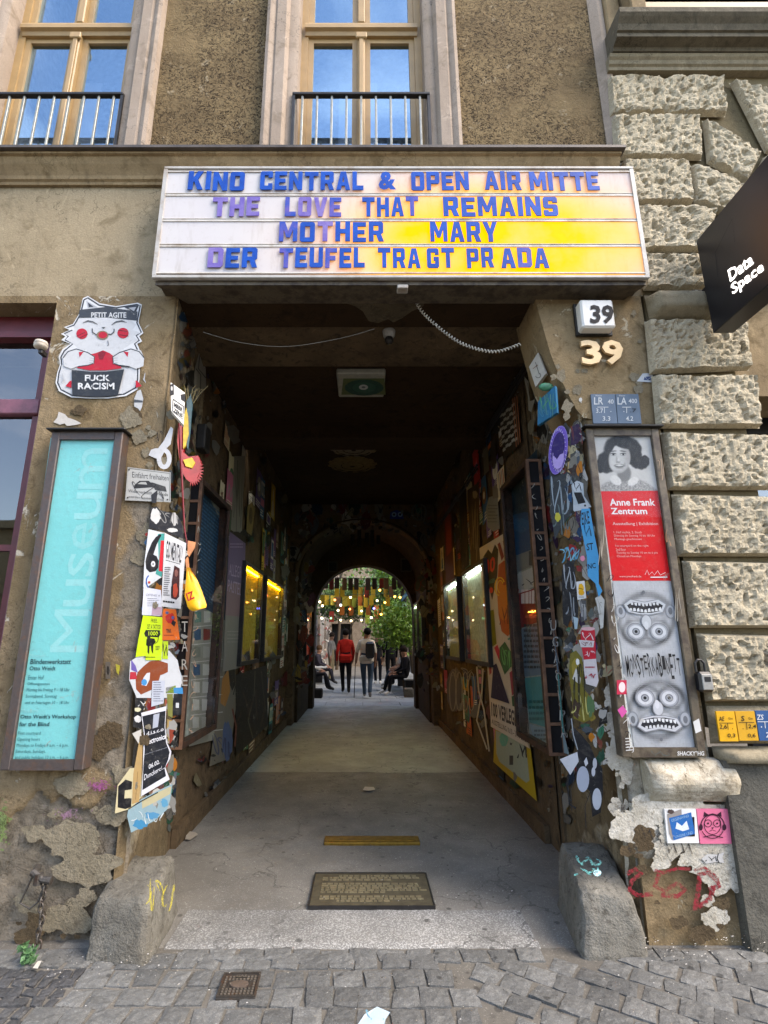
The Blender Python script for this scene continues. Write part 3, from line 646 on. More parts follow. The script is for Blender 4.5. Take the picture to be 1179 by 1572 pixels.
# =====================================================================================
# the neighbouring house of rusticated stone
# =====================================================================================
nb_ = thing('stone_house', 'neighbouring house of rough rusticated sandstone blocks with a heavy dark cornice', 'house')
YS = -.03
m = MB(); m.box(1.9,-.0,1.0,2.42,.6,5.7); m.box(2.42,0,3.75,14,.6,5.7); m.box(1.9,.0,6.45,14,.5,8.0); m.box(6.2,0,-.05,14,.6,3.75); m.build('wall_core', M['mortar'], nb_)
def rock(q, name='stone_block', depth=.045, cell=.015, rough=1., seed=0, mat='stone', y=YS):
    """one quarry-faced block: four corners measured on the front plane, lower left first, going round"""
    p = [facY(y).pt(*c) for c in q]
    a, b, c_, d_ = p; wd = ((b-a).length+(c_-d_).length)/2; ht = ((d_-a).length+(c_-b).length)/2
    nu = max(4, round(wd/cell)); nv = max(4, round(ht/cell)); vs_ = []
    for j in range(nv+1):
        for i in range(nu+1):
            u, v = i/nu, j/nv
            P = (a*(1-u)+b*u)*(1-v)+(d_*(1-u)+c_*u)*v
            eu = min(u, 1-u)*wd; ev = min(v, 1-v)*ht; e = min(eu, ev)
            wob = .010*noise.noise(P*14+Vector((seed,0,0)))
            k = sstep(0, .02, e+wob*rough)
            n1 = fbm(P+Vector((seed*3.1,0,0)), 7, 5); n2 = noise.noise(P*26+Vector((0,seed,0)))
            pit = max(0, noise.noise(P*19+Vector((7,seed,3)))-.22)
            off = depth*(.3+.7*k)+rough*(.008*n1+.007*n2-.06*pit-.035*max(0,noise.noise(P*42)-.08)-.03*max(0,noise.noise(P*31+Vector((5,seed,1)))-.25))*k
            if e < 1e-6: off = -.01
            vs_.append(P+Vector((0, -off, 0)))
    fs = [(j*(nu+1)+i, j*(nu+1)+i+1, (j+1)*(nu+1)+i+1, (j+1)*(nu+1)+i) for j in range(nv) for i in range(nu)]
    me = bpy.data.meshes.new(name); me.from_pydata(vs_, [], fs); me.materials.append(M[mat]); me.polygons.foreach_set('use_smooth', [rough < .5]*len(fs)); me.update()
    o = bpy.data.objects.new(name, me); C.objects.link(o); o.parent = nb_; return o
BL = [
 [(939,176),(1113,176),(1107,122),(934,122)],
 [(946,243),(1076,243),(1070,182),(941,180)],
 [(962,313),(1062,312),(1054,250),(955,250)],
 [(984,385),(1080,384),(1100,322),(976,320)],
 [(990,443),(1085,443),(1082,392),(984,392)],
 [(1000,572),(1150,566),(1142,494),(992,494)],
 [(1010,655),(1166,655),(1157,578),(1003,578)],
 [(1028,750),(1192,750),(1180,670),(1017,665)],
 [(1042,852),(1210,852),(1198,764),(1034,760)],
 [(1062,962),(1226,962),(1214,866),(1050,862)],
 [(1086,1075),(1244,1075),(1232,978),(1072,974)],
]
for i, q in enumerate(BL): rock([(q[0][0]-2,q[0][1]+2),(q[1][0]+2,q[1][1]+2),(q[2][0]+2,q[2][1]-1.5),(q[3][0]-2,q[3][1]-1.5)], seed=i*1.7)
# voussoirs of the arch fanning out to the right
VO = [
 [(1086,250),(1122,290),(1150,242),(1082,186)], [(1082,182),(1150,238),(1126,182),(1118,176)],
 [(1062,312),(1108,330),(1140,284),(1058,252)], [(1130,180),(1190,262),(1250,215),(1118,128)],
 [(1124,124),(1300,205),(1320,124),(1130,120)], [(1120,292),(1180,330),(1240,262),(1148,250)],
 [(1100,328),(1170,400),(1230,350),(1138,292)], [(1090,392),(1110,440),(1210,420),(1104,334)]]
VO = [[(1066,311),(1113,333),(1144,285),(1060,252)], [(1086,250),(1146,281),(1168,238),(1079,183)], [(1150,283),(1240,330),(1262,270),(1173,240)],
      [(1175,234),(1262,262),(1290,170),(1120,125)], [(1104,324),(1180,390),(1230,345),(1118,337)], [(1088,392),(1096,443),(1190,443),(1180,395)], [(1262,124),(1290,165),(1420,165),(1420,124)], [(1200,443),(1200,345),(1420,260),(1420,443)][0:4]]
for i, q in enumerate(VO[:6]): rock(q, seed=30+i*2.3)
# smooth impost and the band with the yellow plates
def smoothblock(q, name, depth, mat='stone_smooth'):
    return rock(q, name, depth, .04, .25, 60, mat)
smoothblock([(998,490),(1112,490),(1108,452),(990,452)], 'impost_block', .09)
smoothblock([(1092,1142),(1300,1142),(1290,1084),(1086,1084)], 'stone_band', .035)
smoothblock([(1100,1172),(1330,1176),(1322,1146),(1094,1146)], 'plinth_moulding', .10)
zp = Z(1176, -.1)
pv = wallgrid((1.9,-.085,-.04), (1,0,0), (0,0,1), 2.6, zp+.06, .03, lambda a,b,P: .02*(.5+.5*fbm(P,5)), M['plinth'], 'plinth', nb_)
m = MB(); m.box(1.895,-.083,-.04,4.5,.3,zp+.02); m.build('plinth_core', M['plinth'], nb_)
# heavy cornice
zc0 = Z(118,-.1); zc1 = Z(5,-.35)
xa = 1.86
m = MB(); m.profile([(.02,5.655),(-.055,5.655),(-.06,5.68),(-.075,5.69),(-.08,5.72),(-.095,5.735),(-.10,5.76),(.02,5.765)], xa, 6.5); o = m.build('cornice_moulding', M['stone_smooth'], nb_)
z2 = 5.58
m = MB(); m.profile([(.02,5.766),(-.11,5.766),(-.12,5.79),(-.185,5.80),(-.185,5.835),(-.20,5.84),(-.215,5.88),(-.245,5.91),(-.26,5.93),(-.26,5.975),(.02,6.01)], xa+.02, 6.5); o = m.build('cornice', M['cornice'], nb_)
m = MB(); m.box(xa+.3,-.0,z2+.43,6.5,.1,z2+.9); m.build('upper_wall', M['wood_cream'], nb_)
m = MB(); m.box(2.04,-.16,z2+.42,2.16,.02,z2+1.2,.01); m.box(1.905,-.06,z2+.42,2.02,.02,z2+1.2,.01); m.build('pilaster', M['ledge'], nb_)
# shop opening behind the black sign
m = MB(); m.box(2.44,.45,-.05,6.2,.5,3.75); m.build('shop_front', M['black'], nb_)
m = MB(); m.box(2.42,.06,3.02,6.2,.4,3.75); m.build('shutter_box', M['ledge'], nb_)
m = MB(); m.box(2.6,.40,0,3.4,.44,2.9); m.build('shop_pane', M['glass_shop'], nb_)
# worn stone scroll at the foot of the right pier
def scroll():
    m = MB(); x0, x1 = 1.50, 1.955; z0, z1 = Z(1236,-.12), Z(1170,-.08)
    n = 10; pr = [(.0,z0-.02)]+[(-.055-.055*sin(pi*k/n), z0+(z1-z0)*k/n) for k in range(n+1)]+[(.0,z1+.01)]
    m.profile(pr, x0, x1); o = m.build('scroll_stone', M['pierR'], house)
    me = o.data; bm = bmesh.new(); bm.from_mesh(me); bmesh.ops.triangulate(bm, faces=bm.faces[:]); bmesh.ops.subdivide_edges(bm, edges=bm.edges[:], cuts=4, use_grid_fill=True)
    for v in bm.verts: v.co += Vector((.01*fbm(v.co,5), -.012*fbm(v.co,8), .008*fbm(v.co+Vector((3,0,0)),6)))
    for f in bm.faces: f.smooth = True
    bm.to_mesh(me); bm.free()
    at = me.attributes.new('worn','FLOAT','POINT'); at.data.foreach_set('value', [.9]*len(me.vertices))
scroll()
# the pale foot of the right pier stands a little proud
wallgrid((1.41,-.045,-.03), (1,0,0), (0,0,1), .52, Z(1236,-.05)+.03, .018, lambda a,b,P: .012*(.5+.5*fbm(P,6))+.03*sstep(.42,.36,P.z+.04*fbm((P.x*2,0,0),3)-.22*sstep(.2,.6,a))+.03*sstep(.05,0,a)+.02*sstep(.49,.52,a), M['foot'], 'pier_foot', house, lambda a,b,P: (.66+.3*fbm(P,2.2))*sstep(.18,.4,P.z+.22*fbm(P,3.2)))
m = MB(); m.box(1.43,-.015,-.03,1.925,.02,Z(1236,-.05)); m.build('pier_foot_core', M['pierR'], house)
# pale flakes and dark stains where coats of plaster have come away
M['flake'] = plaster('pale_flaked_plaster', 'a1957d', '93876f', '7b6f5b', 6, .9, dim=.66)
M['stain'] = plaster('dark_damp_plaster', '6e5d45', '5c4d39', '4a3d2c', 5, .9, dim=.7)
M['whitewash'] = plaster('dirty_whitewash', 'dbd4c4', 'c0b7a3', '8f846e', 7, .9, dim=.75)
def flakes(surf, boxes, n, size, mat, seed, name, off=.0045, tall=1.6):
    r_ = random.Random(seed); d_ = Print(surf, off); d_.hold = True
    for i in range(n):
        x0, y0, x1, y1 = r_.choice(boxes); cx, cy = r_.uniform(x0, x1), r_.uniform(y0, y1); a = size*(.3+1.2*r_.random()**2); b = a*r_.uniform(.7, tall); k = 56; ph = r_.uniform(0, 50); d_.o = off+.00003*i
        d_.poly([(cx+a*cos(2*pi*q/k)*(1+.5*noise.fractal(Vector((cos(2*pi*q/k)*1.1+ph, sin(2*pi*q/k)*1.1, i)), 1, 2, 4)), cy+b*sin(2*pi*q/k)*(1+.5*noise.fractal(Vector((cos(2*pi*q/k)*1.1+ph, sin(2*pi*q/k)*1.1, i+.5)), 1, 2, 4))) for q in range(k)], 'ffffff')
    o_ = d_.done(name, parent=house, mat=M[mat]); o_['kind'] = 'stuff'; return o_
flakes(FAC, [(225,560,268,720),(205,780,240,1120),(190,640,262,720),(140,1180,205,1260)], 26, 13, 'flake', 3, 'plaster_flakes', .0052)
flakes(FAC, [(30,1200,180,1330),(100,1270,210,1420),(20,1330,150,1430)], 18, 30, 'flake', 8, 'plaster_flakes', .0052, .8)
flakes(FAC, [(10,1380,150,1440),(60,620,240,650),(150,1100,240,1200)], 16, 15, 'stain', 5, 'plaster_stains', .0048, 1.1)
flakes(FAC, [(846,480,985,600),(860,560,900,640)], 16, 9, 'flake', 12, 'plaster_flakes', .0052)
flakes(FAC, [(918,760,945,1170),(935,1040,962,1290)], 44, 9, 'whitewash', 14, 'plaster_flakes', .0052, 2.4)
flakes(facY(-.05), [(960,1180,1120,1300),(985,1250,1110,1330),(1080,1300,1135,1420)], 26, 26, 'whitewash', 15, 'plaster_flakes', .003, .9)
flakes(facY(-.05), [(975,1380,1120,1440),(960,1280,1000,1400)], 14, 15, 'stain', 16, 'plaster_stains', .004, .8)
flakes(FAC, [(230,20,390,215),(700,10,890,215)], 26, 12, 'flake', 18, 'plaster_flakes', .004, .8) if False else None
# guard stones
def guard(name, label, base, top, seed):
    """base and top: four ground/top corners (x,y) front-left, front-right, back-right, back-left; top has its own heights"""
    bm = bmesh.new(); vs_ = [bm.verts.new((x,y,-.04)) for x,y in base]+[bm.verts.new(p) for p in top]
    for f in ((3,2,1,0),(4,5,6,7),(0,1,5,4),(1,2,6,5),(2,3,7,6),(3,0,4,7)): bm.faces.new([vs_[i] for i in f])
    bmesh.ops.bevel(bm, geom=bm.edges[:], offset=.028, segments=2, profile=.5, affect='EDGES')
    bmesh.ops.triangulate(bm, faces=bm.faces[:]); bmesh.ops.subdivide_edges(bm, edges=bm.edges[:], cuts=3, use_grid_fill=True); bmesh.ops.subdivide_edges(bm, edges=[e for e in bm.edges if e.calc_length() > .03], cuts=1)
    for v in bm.verts:
        s = Vector((seed,0,0)); v.co += Vector((fbm(v.co+s,5)*.016, fbm(v.co-s,6)*.016, fbm(v.co+s*2,7)*.014))+Vector((1,1,1))*.005*noise.noise(v.co*30)
    for f in bm.faces: f.smooth = True
    me = bpy.data.meshes.new(name); bm.to_mesh(me); bm.free(); me.materials.append(M['granite']); o = bpy.data.objects.new(name, me); C.objects.link(o)
    return tag(o, label, 'guard stone', 'granite guard stones at the gateway corners')
guard('guard_stone', 'worn granite guard stone with yellow scrawl at the left gateway corner', [(-1.32,-.18),(-1.0,-.2),(-1.02,.32),(-1.36,.32)], [(-1.30,-.13,.26),(-1.05,-.14,.24),(-1.08,.29,.28),(-1.34,.29,.29)], 2)
guard('guard_stone', 'worn granite guard stone with turquoise paint on top at the right gateway corner', [(1.05,-.15),(1.37,-.15),(1.44,.36),(1.11,.40)], [(1.09,-.10,.25),(1.34,-.10,.24),(1.40,.33,.33),(1.15,.36,.335)], 5)
# =====================================================================================
# the cinema marquee
# =====================================================================================
mq = thing('cinema_marquee', 'long white cinema marquee with blue letters, glowing yellow at its right, above the gateway', 'marquee')
YM = -.17
xl0 = -1.355; xr0 = 1.845; zb = Z(428, YM); ztp = Z(257, YM)
def mq_panel():
    g = NT('backlit_white_panel')
    sep = g.n('ShaderNodeSeparateXYZ'); g.l(g.pos, sep.inputs[0]); x, z = sep.outputs[0], sep.outputs[2]
    def gauss(cx, cz, sx, sz):
        a = g.math('POWER', g.math('DIVIDE', g.math('SUBTRACT', x, cx), sx), 2.); b = g.math('POWER', g.math('DIVIDE', g.math('SUBTRACT', z, cz), sz), 2.)
        return g.math('EXPONENT', g.math('MULTIPLY', g.math('ADD', a, b), -1.))
    zc = (zb+ztp)/2
    f1 = gauss(.93, zc-.17, .72, .33); f2 = gauss(.45, zc-.16, .38, .3)
    f = g.math('SUBTRACT', 1., g.math('EXPONENT', g.math('MULTIPLY', g.math('ADD', g.math('MULTIPLY', f1, 2.6), g.math('MULTIPLY', f2, .3)), -2.0)))
    grime = g.noise(26, 7, .7); g2 = g.math('MAXIMUM', g.ramp(grime, .56, .7, 0, .35), g.ramp(g.noise(7, 7, .7, g.scaled((2.2,1,.35))), .52, .72, 0, .7))
    f = g.math('MULTIPLY', f, g.ramp(g.noise(4.5, 3), .3, .7, .85, 1.08))
    e = g.n('ShaderNodeEmission'); g.l(g.mix(f, (.9,.40,.12), (1.,.40,.0)), e.inputs[0]); g.l(g.math('MULTIPLY', f, .43), e.inputs[1])
    base = g.mix(g2, (.50,.48,.46), (.30,.26,.21)); base = g.mix(g.ramp(g.noise(2.5, 3), .35, .65, 0, .5), base, (.46,.43,.44))
    base = g.mix(f, base, (.08,.04,.0))
    g.l(base, g.b.inputs['Base Color']); g.b.inputs['Roughness'].default_value = .6; g.b.inputs['Specular IOR Level'].default_value = .05
    ad = g.n('ShaderNodeAddShader'); g.l(g.b.outputs[0], ad.inputs[0]); g.l(e.outputs[0], ad.inputs[1]); g.l(ad.outputs[0], g.out.inputs[0]); return g.m
M['mqpanel'] = mq_panel()
M['mqframe'] = simple('white_marquee_frame', 'a8a49c', .45, .0, .12, 12, 60, .2, '8a7c6a'); M['rail'] = simple('letter_rail_white', 'c2bbb0', .5, 0, .1, 14, 60, .2, '9a8a76')
m = MB(); m.box(xl0,YM+.012,zb+.03,xr0,.0,ztp-.03); m.build('light_box', M['mqframe'], mq)
m = MB(); t = .022
m.box(xl0-.004,YM-.012,zb,xr0+.004,YM+.02,zb+t,.004); m.box(xl0-.004,YM-.012,ztp-t,xr0+.004,YM+.02,ztp,.004); m.box(xl0-.004,YM-.010,zb+t,xl0+t,YM+.02,ztp-t); m.box(xr0-t,YM-.010,zb+t,xr0+.004,YM+.02,ztp-t)
m.build('frame', M['mqframe'], mq)
m = MB(); m.box(xl0,YM+.021,ztp-.028,xr0,-.0,ztp-.001); m.build('top_cap', M['mqframe'], mq)
m = MB(); m.prism([(xl0+.01,YM+.02,zb-.001),(xr0-.01,YM+.02,zb-.001),(xr0-.1,.04,zb-.001),(xl0+.16,.04,zb-.001)], (0,0,-.03)); m.box(xl0+.02,YM+.03,zb-.001,xr0-.02,0,zb+.029); m.build('underside', M['case2'], mq)
rowsz = [Z(y, YM) for y in (264, 300, 339, 378, 420)]
zed = [ztp-t, Z(299,YM), Z(338,YM), Z(377,YM), zb+t]
for i in range(4):
    m = MB(); m.box(xl0+t,YM,zed[i+1]+.012,xr0-t,YM+.011,zed[i]-.012); m.build('panel', M['mqpanel'], mq)
for i in range(3):
    m = MB(); m.box(xl0+t,YM-.006,zed[i+1]-.014,xr0-t,YM+.0108,zed[i+1]-.006,.002); m.box(xl0+t,YM-.006,zed[i+1]+.006,xr0-t,YM+.0109,zed[i+1]+.0118,.002); m.box(xl0+t,YM-.002,zed[i+1]-.0061,xr0-t,YM+.0105,zed[i+1]+.006); m.build('letter_rail', M['rail'], mq)
for z in (zed[0]-.016, ):
    m = MB(); m.box(xl0+t,YM-.008,z-.006,xr0-t,YM-.001,z+.002); m.build('letter_rail', M['rail'], mq)
m = MB(); m.box(xl0+t,YM-.008,zed[4]+.014,xr0-t,YM-.001,zed[4]+.022); m.build('letter_rail', M['rail'], mq)
cx_ = X(617,440,-.1); m = MB(); m.box(cx_-.035,-.16,zb-.06,cx_+.035,-.1,zb-.032,.004); m.build('clamp', M['mqframe'], mq)
# block letters, drawn on a 6 by 7 grid as pieces that touch but do not overlap
GL = {
 'I': [[(0,0),(2,0),(2,7),(0,7)]],
 'T': [[(2.1,0),(4.1,0),(4.1,5.4),(6.2,5.4),(6.2,7),(0,7),(0,5.4),(2.1,5.4)]],
 'E': [[(0,0),(5.4,0),(5.4,1.5),(2,1.5),(2,2.8),(4.8,2.8),(4.8,4.2),(2,4.2),(2,5.5),(5.4,5.5),(5.4,7),(0,7)]],
 'F': [[(0,0),(2,0),(2,2.7),(4.6,2.7),(4.6,4.2),(2,4.2),(2,5.5),(5.3,5.5),(5.3,7),(0,7)]],
 'L': [[(0,0),(5,0),(5,1.6),(2,1.6),(2,7),(0,7)]],
 'H': [[(0,0),(2,0),(2,2.8),(4,2.8),(4,0),(6,0),(6,7),(4,7),(4,4.3),(2,4.3),(2,7),(0,7)]],
 'N': [[(0,0),(1.9,0),(1.9,3.8),(4.1,0),(6,0),(6,7),(4.1,7),(4.1,3.2),(1.9,7),(0,7)]],
 'M': [[(0,0),(1.8,0),(1.8,4.2),(3.0,1.4),(4.4,1.4),(5.6,4.2),(5.6,0),(7.4,0),(7.4,7),(5.2,7),(3.7,3.6),(2.2,7),(0,7)]],
 'K': [[(0,0),(2,0),(2,2.6),(2.5,3.2),(4,0),(6.3,0),(4,4),(6.1,7),(3.8,7),(2,4.4),(2,7),(0,7)]],
 'Y': [[(2.1,0),(4.1,0),(4.1,2.6),(6.2,7),(4.1,7),(3.1,4.5),(2.1,7),(0,7),(2.1,2.6)]],
 'V': [[(2.1,0),(4.1,0),(6.2,7),(4.1,7),(3.1,2.6),(2.1,7),(0,7)]],
 'C': [[(.7,0),(5.4,0),(5.6,.5),(5.6,2.4),(3.7,2.4),(3.7,1.5),(2,1.5),(2,5.5),(3.7,5.5),(3.7,4.6),(5.6,4.6),(5.6,6.5),(5.4,7),(.7,7),(0,6.4),(0,.6)]],
 'G': [[(.7,0),(5.2,0),(5.8,.6),(5.8,3.9),(3.2,3.9),(3.2,2.6),(3.9,2.6),(3.9,1.5),(2,1.5),(2,5.5),(3.9,5.5),(3.9,4.7),(5.8,4.7),(5.8,6.4),(5.2,7),(.7,7),(0,6.4),(0,.6)]],
 'S': [[(.6,0),(5.0,0),(5.6,.6),(5.6,3.6),(5.0,4.2),(2,4.2),(2,5.5),(3.7,5.5),(3.7,4.9),(5.6,4.9),(5.6,6.4),(5.0,7),(.6,7),(0,6.4),(0,3.4),(.6,2.8),(3.6,2.8),(3.6,1.5),(1.9,1.5),(1.9,2.1),(0,2.1),(0,.6)]],
 'U': [[(.7,0),(5.3,0),(6,.6),(6,7),(4,7),(4,1.6),(2,1.6),(2,7),(0,7),(0,.6)]],
 'O': [[(.7,0),(3,0),(3,1.5),(2,1.5),(2,5.5),(3,5.5),(3,7),(.7,7),(0,6.4),(0,.6)], [(3,0),(5.3,0),(6,.6),(6,6.4),(5.3,7),(3,7),(3,5.5),(4,5.5),(4,1.5),(3,1.5)]],
 'D': [[(0,0),(3,0),(3,1.5),(2,1.5),(2,5.5),(3,5.5),(3,7),(0,7)], [(3,0),(5.2,0),(6,.8),(6,6.2),(5.2,7),(3,7),(3,5.5),(4,5.5),(4,1.5),(3,1.5)]],
 'P': [[(0,0),(2,0),(2,2.4),(3,2.4),(3,3.8),(2,3.8),(2,5.6),(3,5.6),(3,7),(0,7)], [(3,2.4),(5.3,2.4),(5.9,3),(5.9,6.4),(5.3,7),(3,7),(3,5.6),(3.9,5.6),(3.9,3.8),(3,3.8)]],
 'R': [[(0,0),(2,0),(2,2.4),(3,2.4),(3,3.8),(2,3.8),(2,5.6),(3,5.6),(3,7),(0,7)], [(3,2.4),(4,0),(6.1,0),(5,2.6),(5.9,3.2),(5.9,6.4),(5.3,7),(3,7),(3,5.6),(3.9,5.6),(3.9,3.8),(3,3.8)]],
 'A': [[(0,0),(2,0),(2.35,1.6),(3.1,1.6),(3.1,2.9),(2.6,2.9),(3.1,5.2),(3.1,7),(1.9,7)], [(3.1,1.6),(3.85,1.6),(4.2,0),(6.2,0),(4.3,7),(3.1,7),(3.1,5.2),(3.6,2.9),(3.1,2.9)]],
}
GW = {k: max(p[0] for pl in v for p in pl) for k, v in GL.items()}
def lettermat(name, c, c2):
    g = NT(name); col = g.mix(g.ramp(g.noise(9, 6, .7), .4, .65), srgb(c), srgb(c2)); g.b.inputs['Specular IOR Level'].default_value = .2; return g.finish(col, .5, g.bump(g.noise(60), .15, .002))
LM = {'b': lettermat('blue_letter', '003a8a', '0048a0'), 'f': lettermat('faded_violet_letter', '5f5196', '7a6ca2'), 'm': lettermat('half_faded_letter', '0c4296', '5c5094')}
WORDS = [  # text, x0, x1, colour codes, row
 ('KINO',290,376,'bbbb',0), ('CENTRAL',400,558,'bbbbbbb',0), ('&',581,608,'b',0), ('OPEN',631,719,'bbbb',0), ('AIR',743,799,'bbb',0), ('MITTE',812,918,'bbbbb',0),
 ('THE',327,399,'fff',1), ('LOVE',438,524,'mffm',1), ('THAT',556,642,'bbbm',1), ('REMAINS',680,855,'bbbbbbb',1),
 ('MOTHER',429,589,'mbfbbb',2), ('MARY',660,763,'bbbb',2),
 ('DER',320,396,'fbb',3), ('TEUFEL',429,560,'mbbmbb',3), ('TRA',580,645,'bbb',3), ('GT',655,697,'bb',3), ('PR',716,757,'bb',3), ('ADA',768,841,'bmb',3)]
ROWY = [(266,294),(305,334),(343,373),(383,413)]
rl_ = random.Random(2)
for tx, x0, x1, cc, row in WORDS:
    ya, yb_ = ROWY[row]; z0, z1 = Z(yb_, YM), Z(ya, YM); X0, X1 = X(x0,(ya+yb_)/2,YM), X(x1,(ya+yb_)/2,YM)
    if tx == '&':
        vs_, fs = txt('&', .045); m = MB(); n = len(vs_)
        a = [(X0+u*(X1-X0), YM-.014, z0+v*(z1-z0)) for u, v in vs_]
        m.mesh(a, fs); m.build('letter', LM['b'], mq); continue
    wsum = sum(GW[c] for c in tx); gap = 1.05 if len(tx) > 2 else 1.3; tot = wsum+gap*(len(tx)-1); sx = (X1-X0)/tot; sz = (z1-z0)/7; cx = X0
    for ch, cd_ in zip(tx, cc):
        m = MB(); dz = rl_.uniform(-.004,.004)
        for pl in GL[ch]: m.prism([(cx+p[0]*sx, YM-.014, z0+dz+p[1]*sz) for p in pl], (0,.006,0))
        m.build('letter', LM[cd_], mq); cx += (GW[ch]+gap)*sx
# =====================================================================================
# black projecting sign of the neighbour
# =====================================================================================
bs = thing('projecting_sign', 'black box sign with slanting white words fixed on the stone house', 'sign')
SX = 2.30; sv = sideX(SX); sv.n = Vector((-1,0,0))
pA = facY(-.14).pt(1072,370); pB = facY(-.14).pt(1090,512)
SX = (pA.x+pB.x)/2; sv = Surf((SX,0,0), (-1,0,0)); zA = pA.z; zB = pB.z; yN = -.98
m = MB(); m.box(SX,yN,zB,SX+.13,-.14,zA,.006); m.build('light_box', M['black'], bs)
m = MB(); br = facY(-.1).pt(1078,455); m.box(SX-.0+.02,-.14,br.z-.06,SX+.1,-.085,br.z+.06,.004); m.box(SX-.04,-.085,br.z-.065,SX+.12,-.07,br.z+.065,.004); m.build('bracket', M['dark_steel'], bs)
m = MB()
for dz in (-.045,.045): m.lathe((SX-.02,-.094,br.z+dz), [(.011,0),(.012,.006),(.004,.01)], 'Y', 8)
m.build('bolt', M['steel'], bs)
d = Print(sv, .002)
d.text('Data', [(1121,433),(1157,405),(1153,387),(1117,415)], 'ffffff', .015); d.text('Space', [(1126,457),(1174,420),(1169,399),(1121,437)], 'ffffff', .015)
d.done('lettering', parent=bs, mat=glow('white_sign_light', 'ffffff', 1.0)); d = Print(sv, .001); d.line([(1102,425),(1098,388),(1124,336),(1128,372)], .5, '26262b'); d.done('outline_mark', parent=bs)
# =====================================================================================
# house numbers and utility plates
# =====================================================================================
hl = thing('house_number_lamp', 'white box lamp with black number 39 above the gold numerals', 'house number')
a = facY(-.10).pt(890,459); b = facY(-.10).pt(944,502); 
m = MB(); m.box(a.x,-.10,b.z,b.x+.01,-.0,a.z,.012); m.build('lamp_box', M['white_plastic'], hl)
m = MB(); m.box(a.x-.012,-.028,b.z-.012,b.x+.018,-.008,a.z+.014); m.build('back_plate', M['dark_steel'], hl)
Print(facY(-.10), .003).t('39', 906, 468, 942, 497, '16161a', .035).done('number', parent=hl)
def numerals():
    for ch, x0, x1 in (('3',893,919),('9',926,953)):
        vs_, fs = txt(ch, .03); P0 = facY(-.02).pt(x0,561); P1 = facY(-.02).pt(x1,524)
        o = MB(); o.mesh([(P0.x+u*(P1.x-P0.x), -.036, P0.z+v*(P1.z-P0.z)) for u, v in vs_], fs); ob = o.build('house_numeral', M['brassn'])
        bm = bmesh.new(); bm.from_mesh(ob.data); r = bmesh.ops.extrude_face_region(bm, geom=bm.faces[:]); 
        for v in [e for e in r['geom'] if isinstance(e, bmesh.types.BMVert)]: v.co.y = -.016
        bmesh.ops.recalc_face_normals(bm, faces=bm.faces[:]); bm.to_mesh(ob.data); bm.free()
        tag(ob, 'gold metal numeral %s under the white number lamp' % ('three' if ch == '3' else 'nine'), 'house number', 'gold numerals of the house number')
M['brassn'] = simple('pale_gold', 'd9b888', .4, .3, .06, 30)
numerals()
def plate(corners, col, label, items, edge='2a2a2a', surf=None, name='utility_plate', y=-.014):
    """corner order: lower left, lower right, upper right, upper left"""
    sf = facY(y); p = [sf.pt(*c) for c in corners]
    m = MB(); m.prism([tuple(v) for v in p], (0,.010,0)); t_ = thing(name, label, 'sign', group='utility plates on the walls')
    m.build('plate', simple('plate_'+col, col, .4, .1, .1, 14, 80, .1), t_); d = Print(sf, .0015)
    for it in items:
        if it[0] == 't': d.t(it[1], *it[2:6], it[6], it[7] if len(it) > 7 else .01)
        if it[0] == 'l': d.line([it[1:3], it[3:5]], it[5], it[6])
    d.done('lettering', parent=t_); return t_
wht = 'e8e8e4'
plate([(911,650),(948,650),(944,605),(907,605)], '53616e', 'blue grey pipe plate reading LR 40 beside the LA plate', [('t','LR',912,610,926,621,wht),('t','40',933,613,942,620,wht),('l',917,625,934,625,1,wht),('l',928,625,928,634,1,wht),('t','3.7',915,627,926,634,wht),('t','3.3',925,639,937,646,wht),('t','Wasser',914,606,924,608.5,wht,0),('t','.',937,631,938.5,632.5,wht)])
plate([(949,650),(985,650),(980,605),(945,605)], '4d5d6b', 'blue grey pipe plate reading LA 400 beside the LR plate', [('t','LA',948,610,962,621,wht),('t','400',965,612,978,619,wht),('l',955,625,969,625,1,wht),('l',962,625,962,634,1,wht),('t','.7',967,627,977,633,'262e36'),('t','4.2',961,639,972,646,wht),('t','Wasser',950,606,960,608.5,wht,0),('t','.',957,631,958.5,632.5,wht)])
blk = '1c1a12'; yy = -.085
def yplate(c, col, label, items): return plate(c, col, label, items, y=yy)
yplate([(1106,1138),(1134,1138),(1127,1092),(1099,1092)], 'd09a12', 'yellow gas plate reading AE with 2,6 and 0,3', [('t','AE',1104,1100,1112,1107,blk),('t','Gas',1118,1101,1125,1104.5,blk,0),('l',1104,1110,1126,1110,.9,blk),('l',1117,1110,1118,1120,.9,blk),('t','2,6',1105,1112,1116,1120,blk),('t','.',1124,1118,1125.5,1119.5,blk),('t','0,3',1117,1126,1129,1133,blk)])
yplate([(1135.5,1137),(1165,1137),(1158,1092),(1128.5,1092)], 'c18f1a', 'darker yellow gas plate reading S with 2,4 and 0,6', [('t','S',1138,1099,1143,1107,blk),('t','Gas',1149,1101,1156,1104.5,blk,0),('l',1134,1109,1158,1109,.9,blk),('l',1146,1109,1147,1120,.9,blk),('t','2,4',1149,1112,1161,1119,blk),('t','.',1140,1118,1141.5,1119.5,blk),('t','0,6',1148,1126,1160,1133,blk)])
yplate([(1166.5,1137),(1196,1137),(1188,1091),(1159.5,1091)], '1e4a7a', 'dark blue pipe plate reading ZS at the photo edge', [('t','ZS',1162,1097,1172,1105,wht),('l',1163,1108,1186,1108,1,wht),('l',1174,1108,1175,1118,1,wht),('t','.',1168,1115,1170,1117,wht),('t','2',1176,1124,1181,1132,wht)])
